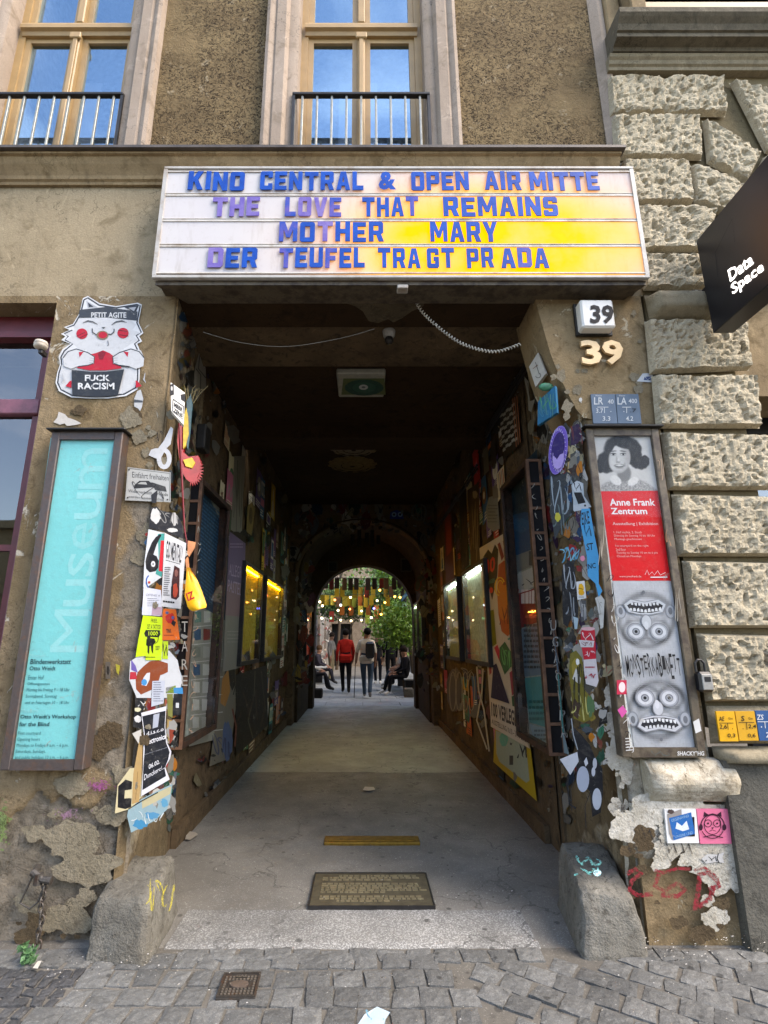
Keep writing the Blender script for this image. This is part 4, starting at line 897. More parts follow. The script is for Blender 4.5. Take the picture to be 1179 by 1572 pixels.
# =====================================================================================
# tall display cases on the two piers
# =====================================================================================
def pier_case(q, name, label, yf, fw, mat, content):
    """q = outer corners in the photograph at front plane yf (ll, lr, ur, ul)"""
    p = [facY(yf).pt(*c) for c in q]; x0 = (p[0].x+p[3].x)/2; x1 = (p[1].x+p[2].x)/2; z0 = (p[0].z+p[1].z)/2; z1 = (p[2].z+p[3].z)/2
    t_ = thing(name, label, 'display case'); m = MB()
    m.box(x0,yf,z0,x0+fw,-.0,z1,.005); m.box(x1-fw,yf,z0,x1,-.0,z1,.005); m.box(x0+fw,yf+.002,z0,x1-fw,-.0,z0+fw); m.box(x0+fw,yf+.002,z1-fw,x1-fw,-.0,z1); m.build('frame', M[mat], t_)
    m = MB(); m.box(x0-.02,yf-.03,z1+.001,x1+.02,-.0,z1+.013,.003); m.build('rain_hood', M['dark_steel'], t_)
    m = MB(); m.box(x0+fw*.98,yf+.022,z0+fw*.98,x1-fw*.98,yf+.03,z1-fw*.98); m.build('backing', M['white_plastic'], t_)
    content(facY(yf+.022), t_)
    m = MB(); m.box(x0+fw,yf+.008,z0+fw,x1-fw,yf+.011,z1-fw); m.build('glass', M['glass_case'], t_)
    return t_
def museum(s, t_):
    d = Print(s, .001)
    d.poly([(6,1174),(117,1174),(176,672),(78,672)], '84dcd8'); d.hold = False
    # the sheet is laid out in its own flat units: x across, y down the sheet
    def at(u, v): return (10+(78-10)*(1-v)+ (115-10+ (174-78-105)*(1-v))*u, 673+501*v)
    def T(s_, u0, v0, u1, v1, col, b=0.): d.text(s_, [at(u0,v1),at(u1,v1),at(u1,v0),at(u0,v0)], col, b)
    # big pale word reading upwards
    L = 'Museum'; ends = [(.66,.585),(.575,.50),(.49,.435),(.425,.355),(.345,.265),(.255,.02)]
    wts = [.135,.085,.075,.085,.085,.13]; v = .655; q = sum(wts); k = .625/(q+.01*5)
    for ch, w_ in zip(L, wts):
        v1 = v-w_*k; hi = .93 if ch != 'M' else .93; lo = .42 if ch == 'M' else .53
        d.text(ch, [at(hi,v),at(hi,v1),at(lo,v1),at(lo,v)], 'a0e4e0' if ch in 'Mus' else '98e0dc', .0); v = v1-.01*k
    ink = '123f48'
    T('Museum', .13, .660, .36, .671, 'a0e4e0')
    T('Blindenwerkstatt', .15, .676, .76, .692, ink, .012); T('Otto Weidt', .15, .698, .54, .711, ink, .012)
    for i, (s_, w_) in enumerate((('Erster Hof',.23),('Öffnungszeiten',.33),('Montag bis Freitag 9 – 18 Uhr',.64),('Sonnabend, Sonntag',.46),('und an Feiertagen 10 – 18 Uhr',.66))): T(s_, .15, .726+.0195*i, .15+w_, .739+.0195*i, '2c6a70')
    T('Museum', .11, .828, .36, .84, 'a0e4e0')
    T("Otto Weidt's Workshop", .11, .846, .93, .862, ink, .012); T('for the Blind', .11, .869, .55, .882, ink, .012)
    for i, (s_, w_) in enumerate((('First courtyard',.33),('Opening hours',.33),('Mondays to Fridays 9 a.m. – 6 p.m.',.76),('Saturdays, Sundays,',.44),('and public holidays 10 a.m. – 6 p.m.',.79))): T(s_, .11, .898+.0185*i, .11+w_, .911+.0185*i, '2c6a70')
    d.done('poster', parent=t_, label='turquoise museum poster')
pier_case([(5,1183),(128,1183),(188,662),(74,662)], 'museum_display_case', 'tall brown display case with a turquoise museum poster by the maroon door', -.09, .052, 'case', museum)
def centre(s, t_):
    d = Print(s, .001)
    ul, ur, lr, ll = (911,666),(997,666),(1068,1152),(974,1152)
    def at(u, v):
        xl_ = ul[0]+(ll[0]-ul[0])*v; xr_ = ur[0]+(lr[0]-ur[0])*v; return (xl_+(xr_-xl_)*u, ul[1]+(ll[1]-ul[1])*v)
    def T(s_, u0, v0, u1, v1, col, b=0.): d.text(s_, [at(u0,v1),at(u1,v1),at(u1,v0),at(u0,v0)], col, b)
    # portrait photograph in grey
    d.poly([at(0,0),at(1,0),at(1,.182),at(0,.182)], 'cfccc6'); d.tf = (800, 440, .32146)
    def el(x, y, cx, cy, rx, ry, soft=.25, rot=0.):
        a = radians(rot); dx, dy = x-cx, y-cy; p_ = (dx*cos(a)+dy*sin(a))/rx; q_ = (-dx*sin(a)+dy*cos(a))/ry; return sstep(1+soft, 1-soft, sqrt(p_*p_+q_*q_))
    def tone(x, y):
        t = .80+.05*noise.noise(Vector((x*.01, y*.01, 2)))
        shoulder = sstep(0, 14, y-(905+((x-500)/150)**2*60)); tex = noise.noise(Vector((x*.12, y*.12, 5)))*.17+noise.noise(Vector((x*.3, y*.3, 1)))*.12
        t += (.62+tex-t)*shoulder*sstep(372,392,x)
        t += (.50-t)*el(x,y,492,892,33,40,.2)
        st = .07*noise.noise(Vector((x*.10+y*.03, y*.02, 9)))
        for c_ in ((478,776,82,68,0),(412,838,50,52,-20),(385,850,30,40,0),(560,838,48,32,20),(590,832,22,26,0),(535,790,42,60,0)): t += (.17+st-t)*el(x+6*noise.noise(Vector((x*.05,y*.05,3))),y+5*noise.noise(Vector((x*.06,y*.06,7))),c_[0],c_[1],c_[2],c_[3],.12,c_[4])
        f = el(x,y,470,822,52,70,.09,8); sk_ = .80-.13*sstep(470,522,x)-.10*sstep(860,890,y)-.10*sstep(432,418,x)+.05*el(x,y,450,775,30,22,.6)
        t += (sk_-t)*f
        t += (.17+st-t)*el(x,y,498,748,62,26,.15,12)*sstep(790,772,y); t += (.20-t)*el(x,y,428,760,16,36,.2,18)
        for ex in (440,487):
            t += (.28-t)*el(x,y,ex,786,15,3.2,.5,-6 if ex < 460 else 8)*.8; t += (.52-t)*el(x,y,ex,801,14,7.5,.4)*.7; t += (.86-t)*el(x,y,ex,801,10,4.4,.3)*.8; t += (.10-t)*el(x,y,ex+1,801,5,5,.3); t += (.2-t)*el(x,y,ex,796.5,12,1.8,.5)
        t += (.60-t)*el(x,y,456,826,4,16,.7)*.6; t += (.42-t)*el(x,y,464,838,9,3,.6)*.8; t += (.93-t)*el(x,y,466,828,4,8,.7)*.5
        t += (.30-t)*el(x,y,469,855,24,8,.35)*.8; t += (.93-t)*el(x,y,469,853,18,3.8,.3); t += (.45-t)*el(x,y,469,865,18,4,.5)*.6; t += (.55-t)*el(x,y,495,850,4,10,.6)*.5
        for c_ in ((452,925,30,20,35),(535,930,28,18,-30)): t += (.86+tex*.3-t)*el(x,y,c_[0],c_[1],c_[2],c_[3],.12,c_[4])
        return max(.05, min(.95, t))
    d.hold = True; d.o += STEP; nu, nv = 84, 78; sm = .62
    P_ = [[d.P(*[c+(e-c)*0 for c, e in zip((345+ (612-345)*i/nu+(30*j/nv if i == nu else 30*j/nv*i/nu+(36-36*i/nu)*j/nv*0), 703+(985-703)*j/nv), (0,0))]) for i in range(nu+1)] for j in range(nv+1)]
    P_ = []
    for j in range(nv+1):
        row_ = []
        for i in range(nu+1):
            a_ = at(i/nu, .182*j/nv); row_.append(s.pt(a_[0], a_[1], d.o))
        P_.append(row_)
    for j in range(nv):
        for i in range(nu):
            a_ = at((i+.5)/nu, .182*(j+.5)/nv); x = (a_[0]-800)/.32146; y = (a_[1]-440)/.32146; k_ = tone(x, y); c_ = ((k_*1.02)**2.2, (k_*.99)**2.2, (k_*.95)**2.2); q_ = [P_[j][i], P_[j+1][i], P_[j+1][i+1], P_[j][i+1]]; d.b.face(q_, c_)
    d.hold = False; d.tf = None
    d.poly([at(0,.1815),at(1,.1795),at(1,.464),at(0,.464)], 'e60812')
    wh = 'f4efec'
    T('Anne Frank', .13, .205, .92, .227, wh, .02); T('Zentrum', .13, .234, .76, .254, wh, .02)
    T('Ausstellung | Exhibition', .13, .279, .92, .291, 'f0c0bb', .01)
    for v, s_, u1 in ((.307,'1. Hof rechts, 2. Stock',.62),(.318,'Dienstag bis Sonntag 10 bis 18 Uhr',.84),(.329,'Montags geschlossen',.6),(.350,'1st courtyard on the right',.7),(.361,'2nd floor',.3),(.372,'Tuesday to Sunday 10 am to 6 pm',.84),(.383,'Closed on Mondays',.55)): T(s_, .13, v, u1, v+.0085, 'f0b4ae')
    T('www.annefrank.de', .13, .447, .50, .4535, 'f0c0bb')
    d.line([at(.57,.445),at(.62,.43),at(.64,.446),at(.70,.436),at(.73,.446),at(.80,.432),at(.83,.446),at(.93,.438)], .7, wh); d.line([at(.66,.453),at(.95,.4525)], 1.6, wh)
    d.poly([at(0,.4645),at(1,.4645),at(1,1),at(0,1)], 'b9bbbf')
    # two monster heads, the upper one upside down
    def head(cx, cy, s, up):
        def q(x, y): return (cx+x*s+ (y*up)*s*.10, cy+y*up*s)
        def E(x, y, rx, ry, c, n=22): d.poly([(lambda a: q(x+rx*cos(a), y+ry*sin(a)))(2*pi*k/n) for k in range(n)], c)
        for sx in (-1,1):
            E(sx*41,12,9,12,'8f9196'); E(sx*41,12,7,10,'b0b2b6'); E(sx*41,13,3.5,6,'74767b')
        for sx in (-1,1):
            E(sx*19,-21,15.5,14.5,'85878c'); E(sx*19,-21,14,13,'a7a9ae'); E(sx*19,-21,11.5,10.5,'d4d5d8'); E(sx*19,-21,6.5,6.2,'7a7c82'); E(sx*19,-21,4.6,4.4,'9da0a5'); E(sx*19,-21,2.6,2.5,'1d1e22')
        E(0,-4,9,12,'8d8f94'); E(0,-5,7.6,11,'c3c5c8'); E(-1,-11,3.6,7,'d2d3d6')
        mouth = [(-33,23),(-27,12),(-10,8.5),(10,8.5),(27,12),(33,23),(22,30),(0,26),(-22,30)]
        d.poly([q(x*1.1,17+(y-17)*1.25) for x, y in mouth], '8a8c91'); d.poly([q(x*1.04,17+(y-17)*1.12) for x, y in mouth], 'c6c8cb'); d.poly([q(x*.9,17+(y-17)*.85) for x, y in mouth], '23242a')
        d.hold = True; d.o += STEP
        for i in range(9):
            x = -24+6*i; y0 = 10.6+abs(x)*.12; d.poly([q(x-2.5,y0),q(x+2.5,y0),q(x+1.6,y0+4.2+(i%3)),q(x-1.6,y0+4.2+(i%2))], 'dfe0e0')
        for i in range(8):
            x = -21+6*i; y0 = 25.2+abs(x)*.10; d.poly([q(x-2.4,y0),q(x+2.4,y0),q(x+1.5,y0-4.3-(i%2)),q(x-1.5,y0-4.3)], 'cfd0d1')
        d.hold = False
        for r_ in (30,36): d.line([q(r_*cos(a), -14+r_*.95*sin(a)) for a in [pi*1.15+k*pi*.7/8 for k in range(9)]], .5, '9a9ca1')
        E(0,44,2.5,3,'6f7176')
    H_ = ((at(.5,.585)[0]-1.0, 950, .93, -1), (at(.5,.87)[0]-1.5, 1092, .98, 1)); d.hold = True; d.o += STEP; nu, nv = 46, 96
    def shade(x, y):
        t = .735+.03*noise.noise(Vector((x*.06,y*.06,1)))
        for cx_, cy_, s_, up in H_:
            dx = (x-cx_)/s_; dy = (y-cy_)*up/s_; dx -= dy*up*.10*0
            r_ = sqrt((dx/45)**2+((dy+2)/44)**2); t -= .20*math.exp(-((r_-1)/.10)**2); t += .05*sstep(1,.3,r_)
            t -= .13*math.exp(-((dy+40+.006*dx*dx)/3.5)**2)*sstep(1,.7,r_); t -= .10*math.exp(-((dy+33+.004*dx*dx)/2.5)**2)*sstep(1,.7,r_); t -= .12*math.exp(-((sqrt((dx/30)**2+((dy-18)/19)**2)-1)/.14)**2)
            for sx in (-1,1): t -= .16*math.exp(-((sqrt(((dx-sx*19)/19)**2+((dy+21)/18)**2)-1)/.18)**2); t -= .12*math.exp(-((dx-sx*30)/5)**2-((dy+2)/9)**2)
        return max(.2, min(.9, t+.03*noise.noise(Vector((x*.5,y*.2,4)))))
    for j in range(nv):
        for i in range(nu):
            q_ = [at(i/nu,.466+.532*j/nv), at(i/nu,.466+.532*(j+1)/nv), at((i+1)/nu,.466+.532*(j+1)/nv), at((i+1)/nu,.466+.532*j/nv)]; k_ = shade(*at((i+.5)/nu,.466+.532*(j+.5)/nv))
            d.b.face([s.pt(p_[0],p_[1],d.o) for p_ in q_], (k_**2.2, k_**2.2, (k_*1.01)**2.2))
    d.hold = False
    c1 = at(.5,.585); head(c1[0]-1.0, 950, .93, -1)
    c2 = at(.5,.87); head(c2[0]-1.5, 1092, .98, 1)
    pass
    # dripping hand-drawn word
    r = random.Random(8); word = 'MONSTERKABINETT'
    for i, ch in enumerate(word):
        u = .045+.915*i/15; v0 = .700+.008*sin(i*1.9); v1 = .755+.012*sin(i*2.3)+(.012 if i % 4 == 0 else 0); T(ch, u, v0, u+.05, v1, '17171b', .004)
        if i % 2: x, y = at(u+.02, v1-.004); d.line([(x,y),(x+.3,y+3+3*r.random())], .7, '17171b')
    d.done('poster', parent=t_)
t_ = pier_case([(959,1163),(1082,1163),(1014,657),(897,657)], 'exhibition_display_case', 'tall narrow display case with portrait, red sheet and grey monster poster on the right pier', -.075, .048, 'case2', centre)
d = Print(facY(-.075), .003)
d.t('SHACKY*HG', 1040, 1153, 1081, 1160, 'e6e4de', .02); d.scrawl(1000, 1153, 26, 7, '5d6a68', 3)
rs_ = random.Random(77)
for i, y in enumerate(range(880, 1150, 22)):
    xl_ = 912+(y-760)*.122+9
    d.scrawl(xl_-5, y, 10, 15, rs_.choice(['dcdad4','c9c6bf','16161a','dcdad4']), i, 1.2, 2)
d.rect(947,1044,962,1066,'c8304c'); d.ell(955,1055,5,8,'efd9d6'); d.poly([(948,1090),(956,1083),(963,1092),(955,1102)], 'd8569f')
for i in range(5): d.line([(960+i*.2,1134+i*4.5),(971+i*.2,1133+i*4.5)], 1.5, 'dcdad4')
d.scrawl(1010, 700, 9, 40, 'b79a7a', 12, .8, 3); d.scrawl(1022, 810, 8, 30, 'b5835a', 13, .9, 2); d.scrawl(1036, 900, 10, 60, 'a8a294', 14, .8, 3); d.scrawl(918, 800, 9, 62, 'b9ab98', 15, .9, 3)
d.poly([(1064,1108),(1073,1103),(1077,1122),(1068,1126)], 'dedcd6')
d.done('stickers', parent=t_, kind='stuff')
# key safe hanging on the case
ks = thing('key_safe', 'small grey and black key box hanging from the exhibition case', 'key box')
a = facY(-.085).pt(1070,1031); b = facY(-.085).pt(1091,1062); m = MB(); m.box(a.x-.01,-.115,b.z,b.x+.008,-.06,a.z,.012); m.build('box', M['black'], ks)
m = MB(); m.box(a.x,-.121,b.z+.012,b.x-.002,-.1145,a.z-.012,.003); m.build('face_plate', M['grey_plastic'], ks); m = MB(); m.box(a.x+.012,-.1235,a.z-.05,b.x-.012,-.1205,a.z-.024,.001); m.build('keyhole', M['black'], ks)
m = MB(); xm = (a.x+b.x)/2-.01; m.tube([(xm-.025,-.088,a.z),(xm-.025,-.088,a.z+.045),(xm-.01,-.088,a.z+.062),(xm+.01,-.088,a.z+.062),(xm+.025,-.088,a.z+.045),(xm+.025,-.088,a.z)], .007, 7); m.build('shackle', M['dark_steel'], ks)
# =====================================================================================
# display cases and posters inside the passage
# =====================================================================================
def PX(px, xf): """depth along the passage where a point at sideways distance xf shows in column px"""; return sideX(xf).pt(px, 900).y
def side_case(sx, xf, y0, y1, z0, z1, name, label, mat, fw=.05, content=None, lit=None, side='ladder'):
    """a glazed case on a passage wall; sx=-1 left, +1 right; its near side towards the street"""
    xw = 1.40; t_ = thing(name, label, 'display case'); a, b = (xf, xw) if sx > 0 else (-xw, -xf)
    fa, fb = (a, a+.03) if sx > 0 else (b-.03, b)
    m = MB(); m.box(fa,y0,z0,fb,y0+fw,z1,.004); m.box(fa,y1-fw,z0,fb,y1,z1,.004); m.box(fa,y0+fw,z0,fb,y1-fw,z0+fw); m.box(fa,y0+fw,z1-fw,fb,y1-fw,z1); m.build('frame', M[mat], t_)
    bx = (a+.105, b) if sx > 0 else (a, b-.105)
    m = MB(); m.box(bx[0],y0+.02,z0+.01,bx[1],y1-.01,z1-.01); m.build('back_panel', simple('case_back_'+(lit[0] if lit else 'grey'), lit[0] if lit else '8a8f88', .8), t_)
    m = MB(); q0, q1 = (a+.032, bx[0]-.001) if sx > 0 else (bx[1]+.001, b-.032); m.box(q0,y0+.01,z1-.02,q1,y1-.01,z1-.005); m.box(q0,y0+.01,z0+.005,q1,y1-.01,z0+.02); m.box(q0,y1-.02,z0+.02,q1,y1-.005,z1-.02); m.build('shell', M[mat], t_)
    if side == 'ladder':              # slotted angle iron towards the street
        m = MB(); m.box(a+.0,y0-.012,z0,a+.022,y0-.001,z1); m.box(b-.022,y0-.012,z0,b,y0-.001,z1)
        zz_ = z0; n = 11
        for i in range(n+1):
            z = z0+(z1-z0-.02)*i/n; m.box(a+.022,y0-.012,z,b-.022,y0-.001,z+.02)
        m.build('slotted_side', simple('rust_rung', '7d5c48', .6, .2, .3, 14, 70, .4, '4a362a'), t_); m = MB(); m.box(a+.02,y0+.002,z0,b-.02,y0+.009,z1); m.build('side_panel', M['black'], t_)  # black sheet behind the rungs puts in the darkness of the open slots
    else:
        m = MB(); m.box(a,y0-.006,z0,b,y0-.001,z1); m.build('side_panel', M[mat], t_)
    if lit:
        g = glow('tube_'+lit[1], lit[1], lit[2]); m = MB(); xm_ = (q0+q1)/2; m.tube([(xm_,y0+.06,z1-.06),(xm_,y1-.06,z1-.06)], .014, 8); m.build('lamp_tube', g, t_)
    if content: content(Surf(((bx[0] if sx > 0 else bx[1]),0,0), (-sx,0,0)), t_)
    gx = (a+.012, a+.015) if sx > 0 else (b-.015, b-.012); m = MB(); m.box(gx[0],y0+fw,z0+fw,gx[1],y1-fw,z1-fw); m.build('glass', M['glass_case'], t_)
    return t_
def rightcase(s, t_):
    d = Print(s, .003)
    E = [(779,741,818,690),(788,838,826,800),(793,884,831,862),(797,915,834,894),(803,967,842,950),(810,1041,852,1035),(818,1111,860,1128),(825,1140,868,1162)]
    cols = ['15303c','7d8382','b9b9b2','8e2a2c','6f8290','4f9794','8fa6ac']
    for i in range(7):
        a0, a1, a2, a3 = E[i]; b0, b1, b2, b3 = E[i+1]; d.poly([(a0-5,a1),(a2+6,a3),(b2+6,b3-3),(b0-5,b1-2)], cols[i])
    d.poly([(775,800),(790,790),(805,786),(820,788),(829,795),(832,838),(786,855)], '114a70'); d.blob(800, 806, 16, 12, '1a5a80', 4)
    d.lines(800, 905, 838, 948, 1, 'e7d9d6', 1); d.t('ART', 804, 884, 822, 903, '2a2a2a', .02) if False else None
    d.line([(796,904),(796,912),(826,903)], 2, 'a02830'); d.scrawl(800, 886, 22, 14, '34343a', 4, 1.4, 3); d.rect(812,846,818,868,'39424a')
    d.lines(804, 958, 840, 1030, 9, '3b4750', 3); d.arc(822, 985, 16, 18, 120, 330, 1, '39454e'); d.lines(812, 1075, 848, 1110, 4, '2c6e6c', 5); d.lines(820, 1120, 856, 1140, 3, '5c6d74', 6)
    d.lines(806, 945, 826, 952, 1, 'c05a52', 8); d.done('notices', parent=t_)
yA = PX(822, 1.28); yB = PX(778, 1.28)
zt_ = sideX(1.28).pt(820, 690).z; zb_ = sideX(1.28).pt(866, 1160).z
side_case(1, 1.28, yA, yB+.02, .70, zt_, 'notice_case', 'tall glazed notice case with rusty slotted side on the right passage wall', 'rusty', .04, rightcase)
def leftcase(s, t_):
    d = Print(s, .003)
    d.poly([(303,722),(356,840),(352,955),(297,925)], '173f5e'); d.lines(308, 760, 345, 915, 26, '3f7193', 4, .45, 0, .9)
    d.poly([(297,926),(352,956),(336,1134),(290,1146)], '9c9c90')
    for r_ in range(7):
        y = 955+r_*27; d.line([(293,y+8),(342,y+3)], 1.2, 'd6d4cc')
    rr_ = random.Random(9)
    for r_ in range(7):
        for c_ in range(3):
            x = 299+c_*14-r_*.6; y = 938+r_*27; d.poly([(x,y),(x+10,y+1),(x+10,y+17),(x,y+18)], rr_.choice(['c2c2ba','8f3a34','3d5f80','5f8a80','d0cfc6','b4b4aa','858a7e']))
    d.t('Io', 335, 898, 344, 914, 'c9d3d8', .02); d.done('notices', parent=t_)
yC = PX(299, -1.28); yD = PX(347, -1.28); zl1 = sideX(-1.28).pt(300, 722).z; zl0 = sideX(-1.28).pt(300, 1142).z
side_case(-1, 1.28, yC, yD, .72, zl1, 'notice_case', 'tall notice case of blue sheet and small pages on the left passage wall', 'rusty', .04, leftcase)
# white paint letters down the slotted sides
for (surf_, pts, lab) in ((Surf((0,yA-.014,0),(0,-1,0)), [(850,960),(853,985),(855,1010),(858,1040),(861,1068),(864,1098),(866,1124)], 'R'), (Surf((0,yC-.014,0),(0,-1,0)), [(284,962),(284,992),(284,1020),(284,1045)], 'L')):
    d = Print(surf_, .001)
    if lab == 'R':
        for (x,y), ch in zip(pts, 'UGAQWPA'): d.t(ch, x-5, y-8, x+4, y+8, 'd2cfc6', .0)
        for k in range(26): x = 816+k*2.1; y = 740+k*16; d.scrawl(x-1, y, 5, 11, 'cfc8ba', k, 1.1, 1)
    else:
        for (x,y), ch in zip(pts, 'TARE'): d.t(ch, x-5, y-8, x+4, y+8, 'd2cfc6', .0)
        for k in range(20): x = 307-k*.75; y = 790+k*17; d.scrawl(x-2, y, 5, 12, 'c8a58a' if k > 8 else 'cfc8ba', k+40, 1.1, 1)
    tag(d.done('wall_tag', mat=PR), 'white hand painted letters down the %s slotted case side' % ('right' if lab == 'R' else 'left'), 'graffiti')
# lit film cases deeper in the passage
def still(s, t_, px, seed, tint):
    d = Print(s, .004); r = random.Random(seed)
    for k in range(9):
        a = px[0]+(px[1]-px[0])*r.uniform(.05,.8); y = r.uniform(px[2]+12, px[3]-25); d.poly([(a,y),(a+(px[1]-px[0])*.16,y+1),(a+(px[1]-px[0])*.16,y+14),(a,y+16)], r.choice(tint))
    d.done('film_stills', parent=t_)
def filmcase(sx, p0, p1, z0, z1, label, lit, tint, yy=None):
    y0 = PX(p0, sx*1.33); y1 = PX(p1, sx*1.33); y0, y1 = min(y0,y1), max(y0,y1)
    a, b = min(p0,p1), max(p0,p1)
    return side_case(sx, 1.33, y0, y1, z0, z1, 'film_case', label, 'dark_steel', .045, lambda s, t_: None if False else still(s, t_, (a,b,890,1010), int(p0), tint), lit, 'plain')
filmcase(-1, 376, 404, 1.20, 2.36, 'yellow lit film case, the nearer one on the left wall', ('b59a3a', 'ffc21e', 26), ['6d7a2c','8f8a3a','41501f','b7a440'])
filmcase(-1, 410, 436, 1.20, 2.36, 'yellow lit film case, the farther one on the left wall', ('b59a3a', 'ffc21e', 26), ['6d7a2c','8f8a3a','41501f','b7a440'])
filmcase(1, 744, 709, 1.20, 2.36, 'white lit film case, the nearer one on the right wall', ('a5b3a4', 'dff6ea', 24), ['4f6a60','8aa39a','34454a','b8c4b8'])
filmcase(1, 701, 680, 1.20, 2.36, 'white lit film case, the farther one on the right wall', ('a5b3a4', 'dff6ea', 20), ['3f5a60','5f93a9','34454a','b8c4b8'])
def vaultcase(sx, y0, y1, z0, z1, label, lit, c):
    xs = 1.235; t_ = thing('film_case', label, 'display case'); a = sx*xs; n = -sx
    m = MB(); m.box(a,y0,z0,a+n*.07,y0+.05,z1); m.box(a,y1-.05,z0,a+n*.07,y1,z1); m.box(a,y0+.05,z0,a+n*.07,y1-.05,z0+.05); m.box(a,y0+.05,z1-.05,a+n*.07,y1-.05,z1); m.build('frame', M['dark_steel'], t_)
    m = MB(); m.box(a+n*.002,y0+.05,z0+.05,a+n*.02,y1-.05,z1-.05); m.build('back_panel', c, t_)
    m = MB(); m.box(a+n*.055,y0+.05,z0+.05,a+n*.058,y1-.05,z1-.05); m.build('glass', M['glass_case'], t_)
    if lit: m = MB(); m.tube([(a+n*.04,y0+.08,z1-.09),(a+n*.04,y1-.08,z1-.09)], .012, 8); m.build('lamp_tube', glow('tube_v'+label[:6], *lit), t_)
vaultcase(-1, 8.0, 9.0, .95, 2.2, 'orange lit film case beside the courtyard arch', ('ffb347', 18), simple('orange_poster', 'd2703a', .7))
vaultcase(1, 7.45, 8.2, 1.15, 2.3, 'dim green film case, the nearer one in the vault', ('d8ffd0', 5), simple('green_poster', '6f7f62', .7))
vaultcase(1, 8.35, 9.15, 1.15, 2.3, 'dim green film case, the farther one in the vault', ('d8ffd0', 5), simple('green_poster', '6f7f62', .7))
# =====================================================================================
# courtyard seen through the arch
# =====================================================================================
M['cywall'] = plaster('courtyard_wall', '8d8880', '77726a', '565049', 1.2, .5, light='b5b0a6', lt=.62)
M['cywall2'] = plaster('courtyard_brown_wall', '7a6756', '6a5746', '4d3f34', 1.2, .5)
M['brickish'] = plaster('courtyard_rear_wall', '9d8b77', '88765f', '6c5c4a', .8, .4)
cb1 = thing('courtyard_building', 'grey scribbled courtyard building along the left side beyond the arch', 'building')
m = MB(); m.box(-6,9.76,-.05,-2.0,34,3.8); m.build('wall', M['cywall'], cb1)
for k in range(5):
    y = 12.5+k*4; m = MB(); m.box(-2.03,y,1.1,-1.99,y+1.2,2.9); f = m.build('window', M['glass_shop'], cb1); m = MB(); m.box(-2.05,y-.06,1.03,-1.985,y,2.96); m.box(-2.05,y+1.2,1.03,-1.985,y+1.26,2.96); m.box(-2.05,y,2.9,-1.985,y+1.2,2.96); m.box(-2.09,y-.1,1.0,-1.96,y+1.3,1.08); m.box(-2.04,y+.57,1.08,-1.98,y+.63,2.9); m.build('frame', M['trim'], f)
gd = Print(sideX(-1.97), .01)
cb2 = thing('courtyard_building', 'brown courtyard building along the right side behind the trees', 'building')
m = MB(); m.box(4.0,9.76,-.05,7,34,3.2); m.build('wall', M['cywall2'], cb2)
for k in range(4):
    y = 12+k*5; m = MB(); m.box(3.96,y,1.1,4.01,y+1.4,2.8); m.build('window', M['glass_shop'], cb2)
cb3 = thing('courtyard_building', 'rear courtyard building with a dark arched doorway under the vines', 'building')
m = MB()
xs = [-6,-1.9,-.75,7]; m.box(-6,30,-.05,-1.95,31,7.6); m.box(-.75,30,-.05,7,31,7.6); m.box(-1.95,30,2.55,-.75,31,7.6); m.build('wall', M['brickish'], cb3)
m = MB(); m.box(-1.95,31,-.05,-.75,31.1,2.6); m.build('dark_doorway', M['black'], cb3)
for k, x in enumerate((-1.8,-.6,.6,1.8)):
    for z in (3.6, 6.6):
        m = MB(); m.box(x-.35,29.96,z,x+.35,30.01,z+1.8); f = m.build('window', M['glass_shop'], cb3); m = MB(); m.box(x-.42,29.93,z-.08,x+.42,30,z); m.box(x-.42,29.93,z+1.8,x+.42,30,z+1.9); m.box(x-.03,29.94,z,x+.03,30,z+1.8); m.box(x-.35,29.94,z+1.2,x+.35,30,z+1.25); m.build('frame', M['trim'], f)
m = MB(); m.prism([(-2.2,11.5,2.15),(-2.0,11.5,2.3),(-2.0,20,2.3),(-2.2,20,2.15)], (0,0,.05))
# awning on the right side
aw = thing('awning', 'slanting grey awning on the right side of the courtyard', 'awning')
m = MB(); m.prism([(3.1,12.2,3.9),(1.45,12.2,3.05),(1.45,12.2,3.0),(3.1,12.2,3.85)], (0,4.2,0)); m.build('canopy', M['cywall'], aw); m = MB(); m.box(1.43,12.2,2.9,1.46,16.4,3.05); m.build('valance', simple('blue_grey_cloth', '5d7c8c', .8), aw)
def foliage(c, rad, n, leaf, seed, mat, name, label, cat, trunk=None, group='courtyard greenery', flat=1.):
    r = random.Random(seed); m = MB(); t_ = thing(name, label, cat, group=group); c = Vector(c)
    cl = []
    for i in range(max(8, n//90)):
        d = Vector((r.gauss(0,1), r.gauss(0,1), r.gauss(0,1))).normalized(); rr_ = r.uniform(.35, .95); cl.append((c+Vector((d.x*rad[0], d.y*rad[1], d.z*rad[2]))*rr_, r.uniform(.16,.34)))
    for i in range(n):
        k, kr = r.choice(cl); s = kr*min(rad[0], rad[2])*1.3
        p = k+Vector((r.gauss(0,s), r.gauss(0,s), r.gauss(0,s*.8)))
        d = Vector((r.gauss(0,1), r.gauss(0,1), r.gauss(.2,.8))).normalized(); e = d.orthogonal().normalized(); e = (e*cos(i)+d.cross(e)*sin(i)); f = d.cross(e); l = leaf*r.uniform(.6,1.3)
        m.face([p-e*l*.5, p-f*l*.28, p+e*l*.5, p+f*l*.28])
    m.build('crown' if trunk else 'foliage', mat, t_)
    tr = MB()
    b = Vector(trunk) if trunk else Vector((c.x, c.y, 0)); top = c-Vector((0,0,rad[2]*.3))
    R0 = .09 if trunk else .03
    tr.tube([b, b.lerp(top, .5)+Vector((.05,.03,0)), top], [R0, R0*.8, R0*.5], 7)
    for i in range(6): tr.tube([b.lerp(top, .6+.06*i), cl[i][0]], [R0*.4, R0*.12], 5)
    tr.build('trunk' if trunk else 'stem', M['bark'], t_); return t_
